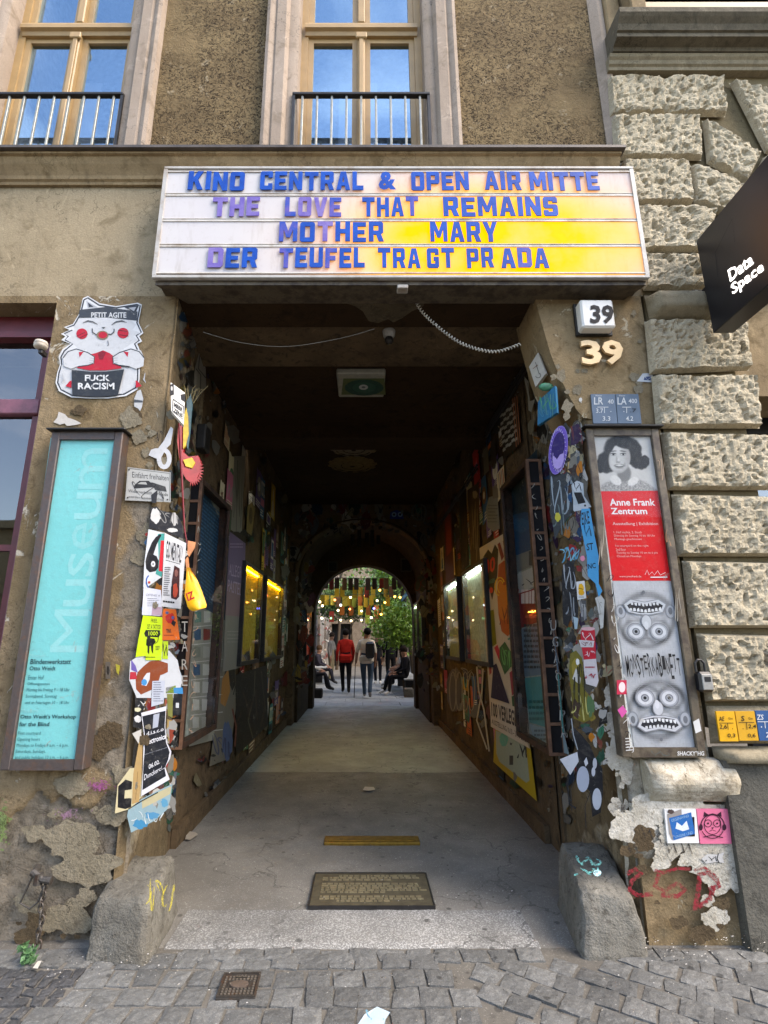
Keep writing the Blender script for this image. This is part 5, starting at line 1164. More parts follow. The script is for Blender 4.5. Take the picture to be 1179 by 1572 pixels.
M['leafb'] = simple('bright_leaf', (.20,.36,.045), .5, 0, .45, 7)
M['leafm'] = simple('mid_leaf', (.13,.22,.05), .55, 0, .5, 6)
foliage((1.3,16,4.9), (1.5,1.4,1.6), 7500, .17, 1, M['leafb'], 'courtyard_tree', 'leafy green tree rising behind the coloured cards', 'tree', (1.9,17,0))
foliage((1.05,13.4,2.0), (.85,.8,.62), 4200, .13, 2, M['leafb'], 'leafy_bush', 'large bright green bush on the right of the courtyard', 'bush', (1.3,13.4,0))
foliage((-.5,19,3.15), (1.9,.8,.75), 6500, .14, 3, M['leafm'], 'climbing_vine', 'dull green vine hanging over the rear doorway', 'vine')
foliage((1.3,18.6,3.4), (1.5,.9,1.3), 6000, .15, 4, M['leafm'], 'courtyard_shrub', 'dark green shrub in the middle distance of the courtyard', 'shrub')
foliage((2.1,12,4.2), (.7,.8,1.0), 1800, .14, 6, M['leafb'], 'courtyard_shrub', 'green creeper hanging at the right edge of the arch', 'shrub')
foliage((-1.2,26,6.6), (1.4,.9,1.3), 1800, .12, 7, M['leaf2'], 'courtyard_tree', 'thin grey green twigs against the pale rear wall', 'tree', (-1.4,26,0))
# coloured cards on lines
rb_ = random.Random(21)
CARD = {k: simple('card_'+k, k, .7, 0, .15, 20) for k in ('3a2a20','6b4a2a','b59a1e','a5871c','8f2c1c','b5641e','7d8a22','c2b13a','54402e')}
rows = [(10.6,886,903,495,618,['3a2a20','54402e','3a2a20','6b4a2a','8f2c1c'],'dark brown cards, topmost line in the arch'),
        (11.6,899,915,492,616,['b59a1e','a5871c','c2b13a','6b4a2a','b59a1e','8f2c1c'],'yellow and brown cards, second line in the arch'),
        (12.6,913,929,490,600,['7d8a22','b59a1e','6b4a2a','b5641e','c2b13a'],'green and ochre cards, third line in the arch'),
        (13.8,927,943,520,622,['b5641e','c2b13a','b59a1e','b5641e'],'orange and yellow cards, fourth line in the arch'),
        (15.2,938,955,500,612,['7d8a22','54402e','b59a1e','8f2c1c'],'olive and brown cards, lowest line in the arch')]
for Y_, ya, yb_, x0, x1, cs, lab in rows:
    s_ = facY(Y_); t_ = thing('card_bunting', lab, 'bunting', group='lines of coloured cards'); n = 13 if Y_ < 13 else 8
    A = s_.pt(x0-12, ya-3); B = s_.pt(x1+12, ya-5); m = MB(); m.tube([A.lerp(B, k/8)-Vector((0,0,.10*sin(pi*k/8))) for k in range(9)], .006, 5); m.build('cord', M['black'], t_)
    for i in range(n):
        if rb_.random() < .12: continue
        px = x0+(x1-x0)*(i+.5+rb_.uniform(-.15,.15))/n; sag = 2.2*sin(pi*(px-x0)/(x1-x0)); a = s_.pt(px-3.5, ya+sag); b = s_.pt(px+3.5, yb_+sag+rb_.uniform(-2,1.5)); dy = rb_.uniform(-.04,.04)
        m = MB(); m.prism([(a.x,Y_-dy,b.z),(b.x,Y_+dy,b.z),(b.x,Y_+dy,a.z),(a.x,Y_-dy,a.z)], (0,.008,0)); m.build('card', CARD[rb_.choice(cs)], t_)
# light bulbs on cables
BU = [(491,924,'w',0),(495,930,'w',0),(481,937,'w',0),(494,949,'w',0),(514,921,'r',0),(508,949,'g',1),(523,929,'c',0),(519,937,'w',0),(538,917,'w',0),(537,935,'r',1),(523,952,'w',1),(539,953,'w',1),(555,938,'w',1),(555,952,'w',1),(551,927,'y',1),(579,922,'w',2),(574,934,'b',2),(570,948,'w',2),(585,943,'o',2),(591,925,'o',2),(606,916,'o',2),(614,917,'o',2),(583,906,'o',2),(561,914,'r',2)]
BC = {'w':('ffe9b0',2.2),'r':('ff8a50',2),'g':('6ad08a',1.2),'c':('d8f0ff',1.8),'y':('d8ff60',1.4),'b':('6a70ff',2),'o':('ffb04a',3)}
for k, (Y_, lab) in enumerate(((11.2,'string of warm bulbs at the left of the arch opening'),(13.0,'string of mixed coloured bulbs in the middle of the courtyard'),(12.0,'string of orange bulbs at the right of the arch opening'))):
    t_ = thing('light_string', lab, 'string lights', group='light strings over the courtyard'); ps = sorted([b for b in BU if b[3] == k]); s_ = facY(Y_); pts = []
    for bx_, by_, c_, _ in ps:
        p = s_.pt(bx_, by_); m = MB(); m.ball(p, .032, 8); m.build('bulb', glow('bulb_'+c_, *BC[c_]), t_); m = MB(); m.lathe((p.x,p.y,p.z+.028), [(.014,0),(.014,.04)], 'Z', 6); m.build('socket', M['black'], t_); pts.append(p+Vector((0,0,.075)))
    pts = [facY(Y_).pt(468, ps[0][1]-6)]+pts+[facY(Y_).pt(632, ps[-1][1]-6)]
    m = MB(); m.tube(pts, .005, 5); m.build('cable', M['black'], t_)
# ---- people
def person(loc, rz, h, joints, cols, label, hair='1a1512', parts=None, group=None):
    """joints: name -> (x forward-right frame, metres of a 1.75 m figure). one continuous skinned surface"""
    s = h/1.75; J = {}
    base = dict(pel=(0,0,.95), wst=(0,-.01,1.10), chs=(0,0,1.32), nk=(0,.0,1.48), hd0=(0,.02,1.56), hd=(0,.03,1.66),
        hl=(-.10,0,.90), kl=(-.095,.02,.49), al=(-.085,-.03,.09), tl=(-.10,.13,.035), hr=(.10,0,.90), kr=(.095,.02,.49), ar=(.085,-.03,.09), tr=(.10,.13,.035),
        sl=(-.175,0,1.40), el=(-.225,-.03,1.13), wl=(-.225,.04,.89), gl=(-.22,.06,.81), sr=(.175,0,1.40), er=(.225,-.03,1.13), wr=(.225,.04,.89), gr=(.22,.06,.81))
    base.update(joints); R = dict(pel=.145, wst=.13, chs=.155, nk=.06, hd0=.075, hd=.105, hl=.095, kl=.062, al=.045, tl=.038, hr=.095, kr=.062, ar=.045, tr=.038, sl=.065, el=.045, wl=.03, gl=.034, sr=.065, er=.045, wr=.03, gr=.034)
    names = list(base); E = [('pel','wst','t'),('wst','chs','s'),('chs','nk','s'),('nk','hd0','k'),('hd0','hd','k'),('pel','hl','t'),('hl','kl','t'),('kl','al','t'),('al','tl','f'),('pel','hr','t'),('hr','kr','t'),('kr','ar','t'),('ar','tr','f'),
        ('chs','sl','s'),('sl','el','s'),('el','wl','k' if cols.get('short') else 's'),('wl','gl','k'),('chs','sr','s'),('sr','er','s'),('er','wr','k' if cols.get('short') else 's'),('wr','gr','k')]
    P = {k: Vector(v) for k, v in base.items()}
    for side_, sg in (('l',-1),('r',1)):       # four fingers and a thumb
        g = P['g'+side_]; d = (g-P['w'+side_]).normalized(); q = Vector((0,1,0)); 
        for i in range(4):
            n_ = 'f%d%s' % (i, side_); o = q*((i-1.5)*.018); P[n_] = g+o+d*(.055-.006*abs(i-1.3)); R[n_] = .008; E.append(('g'+side_, n_, 'k')); names.append(n_)
            P[n_+'b'] = P[n_]+d*.028+Vector((-sg*.012,0,0)); R[n_+'b'] = .007; E.append((n_, n_+'b', 'k')); names.append(n_+'b')
        n_ = 'th'+side_; P[n_] = g+q*.045+d*.01; R[n_] = .009; E.append(('w'+side_, n_, 'k')); names.append(n_)
    me = bpy.data.meshes.new('person'); idx = {n: i for i, n in enumerate(names)}
    me.from_pydata([P[n]*s for n in names], [(idx[a], idx[b]) for a, b, _ in E], []); o = bpy.data.objects.new('body', me); C.objects.link(o)
    md = o.modifiers.new('skin', 'SKIN'); 
    for i, n in enumerate(names):
        v = me.skin_vertices[0].data[i]; r_ = R[n]*s; r_ *= 1.12; v.radius = (r_*(1.22 if n in ('chs','pel','wst') else 1), r_*(.78 if n in ('chs','pel','wst') else 1)); v.use_root = (n == 'pel')
    sub = o.modifiers.new('sub', 'SUBSURF'); sub.levels = 1; sub.render_levels = 1
    dg = bpy.context.evaluated_depsgraph_get(); m2 = bpy.data.meshes.new_from_object(o.evaluated_get(dg)); bpy.data.objects.remove(o)
    mats = {'s': simple('cloth_'+cols['s'], cols['s'], .85, 0, .12, 12), 't': simple('cloth_'+cols['t'], cols['t'], .85, 0, .12, 12), 'k': simple('skin_'+cols.get('k','9a7058'), cols.get('k','9a7058'), .6, 0, .05), 'f': simple('shoe_'+cols['f'], cols['f'], .6, 0, .1)}
    order = ['s','t','k','f']; m2.materials.clear()
    for k in order: m2.materials.append(mats[k])
    segs = [(P[a]*s, P[b]*s, k) for a, b, k in E]
    for p in m2.polygons:
        best = 9; bk_ = 's'
        for a, b, k in segs:
            ab = b-a; t = max(0, min(1, (p.center-a).dot(ab)/ab.length_squared)); d = (p.center-a-ab*t).length
            if d < best: best = d; bk_ = k
        p.material_index = order.index(bk_); p.use_smooth = True
    t_ = thing('person', label, 'person', group=group); t_.location = loc; t_.rotation_euler = (0,0,rz)
    ob = bpy.data.objects.new('body', m2); C.objects.link(ob); ob.parent = t_
    hd = P['hd']*s; m = MB(); m.ball(hd+Vector((0,-.018,.022))*s, .112*s, 12, (.92,1.0,1.02)); m.build('hair', simple('hair_'+hair, hair, .8), t_, smooth=True)
    m = MB(); m.ball(hd+Vector((0,.10,-.02))*s, .016*s, 6); m.build('nose', mats['k'], t_)
    return t_, P, s
pos = lambda px, py: flrZ(0).pt(px, py)
walkL = dict(kl=(-.085,.13,.50), al=(-.06,.12,.09), tl=(-.08,.27,.04), kr=(.10,-.0,.49), ar=(.09,-.24,.15), tr=(.10,-.13,.035))
p = pos(530,1064); t_, P, s = person((p.x,p.y,0), .05, 1.80, dict(walkL, el=(-.24,-.09,1.14), wl=(-.245,-.02,.90), gl=(-.24,.0,.82), er=(.235,.02,1.14), wr=(.22,.13,.93), gr=(.21,.16,.86)), dict(s='a5231c', t='16161a', f='26221f', short=False), 'person in a red shirt and black trousers walking away', '15110f')
m = MB(); m.box(-.205,-.165,.86,.205,.15,1.12,.07); m.build('shirt_hem', simple('cloth_a5231c', 'a5231c', .85), t_)
p = pos(563,1071); t_, P, s = person((p.x,p.y,0), -.05, 1.80, dict(walkL, hd=(.02,.03,1.66), el=(-.26,-.04,1.15), wl=(-.28,.10,.96), gl=(-.29,.13,.90), er=(.235,-.06,1.14)), dict(s='c9bfae', t='3a4a5c', f='8a8682', short=True), 'person in a pale tee and jeans with a black backpack walking away', '14110f')
m = MB(); m.box(-.02,-.29,1.02,.22,-.12,1.46,.05); m.build('backpack', M['black'], t_); m = MB(); m.box(-.20,-.165,.88,.20,.15,1.12,.07); m.build('shirt_hem', simple('cloth_c9bfae', 'c9bfae', .85), t_)
cn = MB(); cn.tube([(p.x-.34,p.y-.02,.0),(p.x-.31,p.y+.15,.86),(p.x-.31,p.y+.15,.93)], .011, 8); cn.tube([(p.x-.31,p.y+.21,.93),(p.x-.31,p.y+.09,.94)], .016, 8); tag(cn.build('walking_cane', M['dark_steel']), 'dark walking cane held by the person in the pale tee', 'cane')
p = pos(508,1046); person((p.x,p.y,0), -1.9, 1.78, dict(el=(-.22,.06,1.15), wl=(-.14,.24,1.10), gl=(-.10,.28,1.12)), dict(s='8d8780', t='8a7d62', f='2a2826'), 'person in a grey jacket and beige trousers standing on the left', '3a2c22')
p = pos(600,1052); person((p.x,p.y,0), .3, 1.85, dict(), dict(s='141418', t='17171a', f='1a1a1a'), 'tall person dressed all in black standing on the right', '120f0e')
p = pos(580,1050); person((p.x,p.y,0), 2.9, 1.72, dict(), dict(s='1d1b1b', t='22242c', f='c5c2bc'), 'person in dark clothes standing behind the backpack', '1a1310')
sit = dict(pel=(0,0,.52), wst=(0,-.03,.67), chs=(0,-.02,.88), nk=(0,.02,1.04), hd0=(0,.04,1.12), hd=(0,.06,1.22), hl=(-.1,.06,.5), kl=(-.13,.46,.52), al=(-.14,.52,.10), tl=(-.15,.68,.04), hr=(.1,.06,.5), kr=(.13,.46,.52), ar=(.14,.60,.12), tr=(.15,.75,.05),
    sl=(-.18,0,.98), el=(-.22,.08,.72), wl=(-.14,.30,.62), gl=(-.12,.37,.60), sr=(.18,0,.98), er=(.22,.08,.72), wr=(.14,.30,.62), gr=(.12,.37,.60))
for (x,y,rz,c,lab,hr_) in ((1.22,12.4,1.75,dict(s='1a1a1e',t='15151a',f='d8d4ce'),'seated person in black with white shoes, nearest on the right bench','221a16'),
    (1.30,13.7,1.5,dict(s='5a2028',t='9a8f8a',f='d8d4ce',short=True),'seated person in a maroon top with legs stretched out','4a1c22'),
    (1.35,15.0,1.7,dict(s='b9b2ac',t='2a3a4a',f='b5b0aa',short=True),'seated person in a pale top, farthest on the right bench','2a201a'),
    (-1.62,13.6,-1.5,dict(s='bdb8b2',t='2a2a30',f='222222'),'seated person in a light top at the left table','241a14'),
    (-1.6,16.2,-1.7,dict(s='35323a',t='22222a',f='222222'),'seated person in a dark jacket at the left wall','5a4430')):
    person((x,y,0), rz, 1.75, sit, c, lab, hr_)
def bench(x0, y0, x1, y1, z, label):
    t_ = thing('bench', label, 'bench'); m = MB(); m.box(x0,y0,z-.04,x1,y1,z,.006); m.build('seat', M['slab'], t_)
    for yy_ in (y0+.15, y1-.2):
        m = MB(); m.box(x0+.03,yy_,-.02,x1-.03,yy_+.06,z-.041); m.build('leg', M['black'], t_)
bench(1.15,12.0,1.6,15.6,.46,'long low bench under the seated people on the right'); bench(-1.9,12.7,-1.45,17,.46,'bench along the left wall of the courtyard')
tb = thing('cafe_table', 'pale topped cafe table just beyond the left foot of the arch', 'table'); m = MB(); m.box(-1.75,12.3,.72,-1.05,13.0,.75,.006); m.build('table_top', M['white_plastic'], tb); m = MB(); m.box(-1.42,12.6,.02,-1.36,12.66,.719); m.build('leg', M['black'], tb); m = MB(); m.box(-1.62,12.42,-.012,-1.16,12.86,.019); m.build('base', M['black'], tb)
m = MB(); m.box(-1.62,11.7,-.01,-1.0,12.05,.42,.02); tag(m.build('wooden_stool_box', M['stopper']), 'low black seat box in front of the pale cafe table', 'stool') if False else None
for px, py, lab in ((487,1072,'small black block at the left foot of the arch'),(628,1071,'small black block at the right foot of the arch')):
    p = pos(px,py); m = MB(); m.box(p.x-.13,p.y,-.01,p.x+.13,p.y+.25,.24,.03); tag(m.build('kerb_block', M['granite' if px > 600 else 'stopper']), lab, 'block')
# =====================================================================================
# the house across the street (seen in the panes and by its light)
# =====================================================================================
op = thing('house_across_street', 'pale plastered house across the street with rows of tall windows', 'house')
M['oppo'] = plaster('opposite_plaster', 'b9a582', 'a8946f', '94805e', .5, .2)
m = MB(); m.box(-26,-25,-.05,26,-24,7.6); m.box(-26,-24.0,3.9,26,-23.8,4.2); m.box(-26,-24,7.3,26,-23.5,7.8); m.build('wall', M['oppo'], op)
wm = None
for r_ in range(2):
    for c_ in range(-9, 10):
        if wm is None: wm = MB().box(-.6,-.03,0,.6,.02,2.0).build('window', M['black'], op); w_ = wm
        else: w_ = wm.copy(); C.objects.link(w_); w_.parent = op
        w_.location = (c_*2.6, -23.98, 1.0+r_*3.4)
# =====================================================================================
# things on the left pier
# =====================================================================================
WR = sideX(1.385); WL = sideX(-1.385)
tf3 = (0, 440, .25445)
def sticker(surf, label, fn, tf=None, base=.006, name='sticker', cat='sticker', group=None):
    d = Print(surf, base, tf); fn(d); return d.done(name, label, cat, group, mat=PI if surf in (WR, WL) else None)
def cat(d):
    wh, gy, dk, rd = 'd6d6d4', 'b9babc', '3c4148', 'c8283a'
    out = [(500,70),(530,56),(600,100),(700,118),(830,97),(856,108),(835,215),(865,280),(840,300),(858,330),(828,345),(850,400),(845,470),(842,560),(830,620),(760,660),(650,675),(540,675),(430,668),(355,630),(335,580),(345,520),(362,470),(355,420),(375,380),(425,345),(370,322),(395,300),(368,285),(420,262),(385,245),(440,225),(480,160)]
    d.poly(out, 'e6e6e4')
    inn = [(506,80),(530,68),(598,112),(700,128),(826,108),(846,114),(826,218),(852,275),(822,296),(840,324),(812,345),(838,400),(832,470),(830,560),(818,610),(750,648),(650,662),(540,662),(435,656),(368,622),(348,580),(356,520),(372,472),(368,425),(388,388),(440,345),(392,322),(412,300),(388,284),(436,262),(404,248),(448,232),(486,165)]
    d.line(inn+[inn[0]], 9, dk)
    d.poly([(445,240),(480,190),(790,200),(820,230),(800,262),(850,278),(805,298),(832,324),(790,345),(740,380),(480,380),(440,345),(400,322),(432,298),(395,284),(450,262)], wh)
    d.poly([(372,470),(440,500),(440,650),(380,622),(355,580)], wh); d.poly([(740,500),(822,470),(824,560),(812,606),(735,650)], wh)
    d.poly([(520,85),(590,125),(530,130)], gy); d.poly([(530,95),(565,122),(536,124)], dk); d.poly([(745,122),(838,112),(818,160)], dk); d.poly([(775,128),(822,122),(808,148)], gy)
    d.poly([(480,140),(640,122),(830,150),(825,205),(640,185),(476,188)], '44494f'); d.t('PETIT AGITE', 550, 155, 762, 188, 'e2e2de', .02)
    d.ell(494,284,34,32,rd); d.ell(742,280,34,32,rd)
    for x, y in ((462,300),(480,310)): d.line([(x,y),(x+50,y-25)], 4, '6a2a30')
    for x, y in ((712,262),(720,290)): d.line([(x,y),(x+55,y+8)], 4, '6a2a30')
    d.line([(500,218),(530,206),(560,212),(590,228)], 8, '55585c', True); d.line([(672,232),(700,212),(735,206),(765,216)], 8, '55585c', True)
    d.poly([(612,244),(636,244),(624,254)], dk); d.line([(556,252),(558,275),(580,290),(605,285),(624,268),(645,285),(670,288),(688,272),(688,254)], 6, dk)
    d.ell(618,292,36,26,'8f7a60'); d.ell(620,292,27,20,rd); d.line([(596,350),(590,385),(604,400)], 5, gy); d.line([(650,325),(655,350),(640,372)], 5, '6c6f74')
    d.ell(625,392,105,34,wh)
    d.poly([(465,490),(480,455),(540,410),(580,400),(622,384),(660,400),(700,430),(720,470),(735,492),(640,505),(540,505)], rd); d.poly([(590,402),(612,388),(640,396),(620,440),(598,440)], '8e2230')
    for sx, cx in ((1,470),(-1,780)):
        d.poly([(cx-sx*90,430),(cx-sx*70,385),(cx-sx*10,372),(cx+sx*60,395),(cx+sx*100,420),(cx+sx*98,460),(cx+sx*60,475),(cx,480),(cx-sx*40,496),(cx-sx*85,480)], wh)
        d.line([(cx-sx*90,430),(cx-sx*60,392),(cx-sx*10,376),(cx+sx*60,398),(cx+sx*100,424),(cx+sx*96,462),(cx+sx*62,474),(cx,482)], 6, dk)
        for k in range(3): d.line([(cx+sx*70,430+k*14),(cx+sx*96,433+k*14)], 4, gy)
        d.poly([(cx-sx*75,600),(cx-sx*50,570),(cx-sx*38,566),(cx-sx*40,610)], rd); d.line([(cx-sx*96,520),(cx-sx*88,560),(cx-sx*100,580)], 10, gy, True)
        d.poly([(cx+sx*5,395),(cx+sx*35,392),(cx+sx*10,425)], rd)
    d.poly([(432,500),(540,508),(640,508),(750,496),(712,655),(600,665),(520,662),(436,655)], '34393f'); d.line([(432,500),(540,510),(640,510),(750,497)], 5, '9a9da0')
    d.t('FUCK', 512, 532, 662, 570, 'e6e6e2', .03); d.t('RACISM', 470, 580, 690, 620, 'e6e6e2', .03)
    for x in (548, 598, 636): d.line([(x,530),(x-2,572)], 4, '34393f')
    for x in (505, 560, 610, 655): d.line([(x,578),(x-2,622)], 4, '34393f')
sticker(FAC, 'large cut out white cat with a red noodle bowl above the museum case', cat, tf3, name='cat_sticker', cat='street art')
def enf(d):
    d.poly([(192,768),(196,717),(262,725),(262,771)], 'b9b8b0'); d.poly([(193.5,766),(197.5,719),(260.5,727),(260.5,769)], 'c4c3bb')
    d.line([(197.5,719),(260.5,727),(260.5,769)], .7, '4a4a46')
    d.text('Einfahrt freihalten', [(203,733),(259,738),(259,730),(203,724)], '4a4a48', .0)
    d.poly([(206,745),(214,738),(228,738),(236,744),(236,748),(206,750)], '3a3a3a'); d.poly([(232,740),(254,747),(256,755),(238,752)], '4a4a48'); d.poly([(211,743),(216,740),(224,740),(226,744)], 'b9b8b0')
    d.text('Widerrechtlich parkende', [(197,757),(258,763),(258,757),(197,751)], '5c5c58'); d.text('werden kostenpflichtig', [(197,765),(252,770),(252,765),(197,760)], '5c5c58')
    d.scrawl(203, 740, 50, 26, '2e2e30', 3, 1, 3); d.poly([(232,760),(242,752),(240,772),(233,772)], '3a3a3c'); d.ell(198,721,1.3,1.3,'3a3a3a'); d.ell(196,764,1.3,1.3,'3a3a3a'); d.ell(257,767,1.3,1.3,'3a3a3a')
sticker(facY(-.012), 'worn white enamel drive-in sign with a tow truck picture', enf, name='gateway_sign', cat='sign')
def comet(d):
    d.poly([(262,655),(266,658),(262,682),(254,690),(248,702),(240,704),(228,699),(232,690),(240,692),(252,676)], 'd9d8d6'); d.arc(252, 704, 8, 13, -200, 160, 7, 'd9d8d6', 16); d.blob(241, 692, 10, 5, 'd6d5d2', 3)
sticker(FAC, 'white painted ring with a tail above the enamel sign', comet, base=.008, name='painted_ring', cat='street art')
sticker(FAC, 'torn white paper scrap just above the museum case', lambda d: d.poly([(82,648),(88,641),(90,632),(100,636),(104,641),(116,645),(125,650),(118,652),(103,654),(99,650),(92,652)], 'cfc8bd'), base=.006)
sticker(FAC, 'peeled sticker with a grey band right of the cat', lambda d: (d.poly([(206,612),(211,600),(216,598),(220,612),(218,625),(215,631),(212,627),(206,624)], 'c9c9c6'), d.poly([(206,613),(219,615),(219,618),(206,618)], '50555a'))[0], base=.006)
sticker(FAC, 'small dark stencil left of the painted ring', lambda d: d.scrawl(238, 660, 12, 18, '3a2f26', 6, 1.2, 3), base=.007, name='stencil', cat='graffiti')
# small siren lamp at the corner of the door
sr = thing('wall_beacon', 'small round white beacon on the wall beside the door top', 'lamp'); p = facY(-.06).pt(63,529)
m = MB(); m.lathe((p.x,p.y,p.z-.03), [(.02,0),(.036,.005),(.042,.02),(.04,.03),(.043,.032),(.036,.05),(.012,.062)], 'Z', 14); m.build('head', simple('dirty_white', 'b5aa9a', .5), sr, smooth=True); m = MB(); m.box(p.x-.014,p.y,p.z-.06,p.x+.014,0,p.z-.028,.004); m.build('bracket', M['dark_steel'], sr)
# pasted sheets on the left gateway corner: a plane turned a little between front and reveal
CL = Surf(facY(0).pt(232,900)+Vector((0,-.006,0)), (.38,-1,0))
R4 = (0,820,.28838); A1 = (180,800,.16546); A2 = (160,1030,.17176); A3 = (200,560,.19084)
pst = lambda label, fn, tf, base=.01, name='poster', cat='poster', surf=CL: sticker(surf, label, fn, tf, base, name, cat)
pst('torn black and white collage above the pasted posters', lambda d: (d.poly([(165,1150),(215,1140),(240,1170),(330,1190),(400,1240),(420,1300),(430,1400),(260,1340),(150,1310)], '26262a'), d.blob(205,1215,45,70,'cfcdc8',2), d.blob(355,1240,28,60,'bdbbb5',4), d.scrawl(240,1180,160,110,'8d8b86',5,8,4), d.blob(340,1330,50,20,'d2d0ca',6))[0], A3, .004, 'torn_collage', 'poster')
pst('poster of a black number six on white turquoise and red', lambda d: (d.poly([(290,75),(440,110),(410,520),(240,640),(250,400)], 'cfd3d4'), d.poly([(375,120),(440,112),(412,520),(355,490),(385,350)], '3a9a90'), d.poly([(405,180),(436,180),(418,468),(384,462)], 'd5222e'),
     d.poly([(395,120),(410,130),(365,220),(335,310),(365,325),(385,370),(382,430),(355,465),(300,475),(268,440),(262,370),(280,300),(320,200),(355,150)], '18181c'), d.ell(333,398,20,28,'d8d8d8'), d.ell(333,398,7,9,'3a3a3e'), d.arc(300,560,30,55,100,260,10,'2456a8'), d.ell(296,568,12,12,'c0403a'))[0], A1, .006)
pst('white concert sheet with tall black headline and a red dressed figure', lambda d: (d.poly([(440,108),(640,205),(590,815),(408,790)], 'd8d8d6'), d.text('GO MENTAL!', [(450,345),(592,392),(612,232),(458,170)], '1c1c20', .02), d.lines(450,358,590,372,1,'3a3a3c',1,.5,0,.28), d.poly([(530,410),(580,440),(575,700),(548,730),(500,715),(505,560)], '4a2626'), d.blob(535,640,30,75,'c2492e',3), d.blob(548,480,18,40,'8f5a50',5), d.poly([(500,610),(520,560),(516,690),(498,700)], '241818'), d.lines(440,425,500,700,14,'4a4a4c',4,.45,-1,.05), d.lines(425,735,560,760,1,'222222',5,.6,0,.12))[0], A1, .008)
pst('white exhibition notice pasted under the six poster', lambda d: (d.poly([(245,610),(405,640),(415,800),(400,880),(228,870)], 'd2d4dc'), d.text('OFFENES A', [(265,695),(395,702),(398,682),(268,672)], '55585e'), d.lines(280,715,390,800,5,'7a7d84',5,.35), d.poly([(325,790),(420,800),(412,875),(318,872)], 'b59aa8'))[0], A1, .007)
pst('neon yellow tattoo flyer with a black cat', lambda d: (d.poly([(240,875),(435,895),(410,1290),(262,1290),(265,1250),(170,1260),(195,1100)], 'c3df1e'), d.text('FREE..', [(312,942),(380,942),(380,908),(312,905)], '2a2e16', .01), d.text('GET A TATTOO', [(275,1000),(402,1004),(402,962),(275,958)], '2a2e16', .01), d.poly([(250,1040),(265,1010),(395,1012),(400,1050),(385,1078),(260,1072)], '14160c'), d.t('1000', 290,1022,378,1062,'c3df1e',.02),
     d.poly([(272,1095),(300,1085),(345,1090),(358,1120),(335,1150),(332,1230),(318,1205),(312,1155),(300,1160),(296,1235),(280,1215),(282,1160),(268,1150)], '14160c'), d.ell(292,1082,16,14,'14160c'), d.arc(345,1085,36,50,-60,80,5,'14160c'), d.lines(355,1160,398,1200,3,'2a2e16',4,.4), d.lines(245,1258,390,1272,1,'2a2e16',6))[0], A1, .010)
pst('orange flyer with red and blue shapes', lambda d: (d.poly([(432,812),(545,820),(580,1100),(418,1105),(420,860)], 'dd671c'), d.blob(490,900,50,55,'c22a1e',3), d.blob(462,850,18,16,'4a5a8a',4), d.blob(516,895,16,18,'5a5a8a',5), d.poly([(515,915),(545,938),(530,980),(500,950)], '241a18'), d.t('TINK', 455,1000,502,1038,'2a1a12',.02), d.lines(432,1055,560,1070,1,'9a3a12',6))[0], A1, .011)
pst('small neon flyer scrap under the orange flyer', lambda d: (d.poly([(425,1115),(472,1115),(470,1280),(418,1278)], 'b5cf22'), d.scrawl(425,1140,42,110,'20220f',3,7,3))[0], A1, .008)
pst('brown painted ring shape with a blue spot on white paper', lambda d: (d.poly([(120,1300),(200,1250),(480,1200),(560,1290),(600,1500),(540,1640),(180,1640),(110,1470)], 'c6c8c8'), d.poly([(190,1400),(240,1350),(300,1300),(380,1290),(470,1320),(470,1400),(430,1420),(400,1430),(380,1500),(330,1560),(220,1610),(175,1560),(170,1470)], '8a4322'), d.poly([(245,1450),(275,1410),(305,1405),(300,1470),(270,1530),(225,1520)], 'cfd2d2'), d.ell(250,1495,26,30,'3a8cc2'), d.poly([(120,1400),(175,1400),(182,1465),(115,1470)], 'b52a38'), d.poly([(130,1285),(170,1340),(190,1405),(130,1380)], '6a5aa0'))[0], A1, .006)
pst('torn pale sheets of the brown ring on the corner', lambda d: (d.poly([(440,1330),(560,1330),(600,1440),(590,1572),(460,1572)], 'a9b4ba'), d.scrawl(450,1350,130,180,'55606a',5,8,4))[0], A1, .004)
pst('long narrow white list with fine print', lambda d: (d.poly([(430,90),(545,85),(530,290),(420,320)], 'b9bec8'), d.lines(440,100,530,285,9,'5a6070',6,.35))[0], A2, .009)
pst('small black and white scrap above the disco poster', lambda d: (d.poly([(275,225),(340,230),(370,300),(340,370),(335,520),(255,500),(262,420),(275,330)], '1e1e20'), d.scrawl(300,260,70,60,'c8c6c0',4,9,3), d.blob(300,345,34,22,'cfc9a5',5), d.blob(300,430,38,34,'d2d0cc',7), d.poly([(250,560),(330,520),(335,700),(300,640)], 'c3beb4'))[0], A2, .005)
pst('torn cream paper with a black square letter and wooden strip', lambda d: (d.poly([(230,870),(330,860),(340,1120),(240,1230),(95,1275),(120,1020)], 'c9bd95'), d.poly([(125,1030),(160,1000),(190,970),(250,990),(245,1060),(185,1070),(180,1130),(245,1140),(240,1215),(190,1235),(120,1220)], '17171a'), d.poly([(185,1068),(245,1058),(240,1135),(180,1140)], 'cabf98'), d.poly([(310,640),(345,620),(335,900),(312,1170),(248,1190),(260,920)], 'b3935f'), d.line([(300,900),(280,1150)], 5, '8a6c42'))[0], A2, .007)
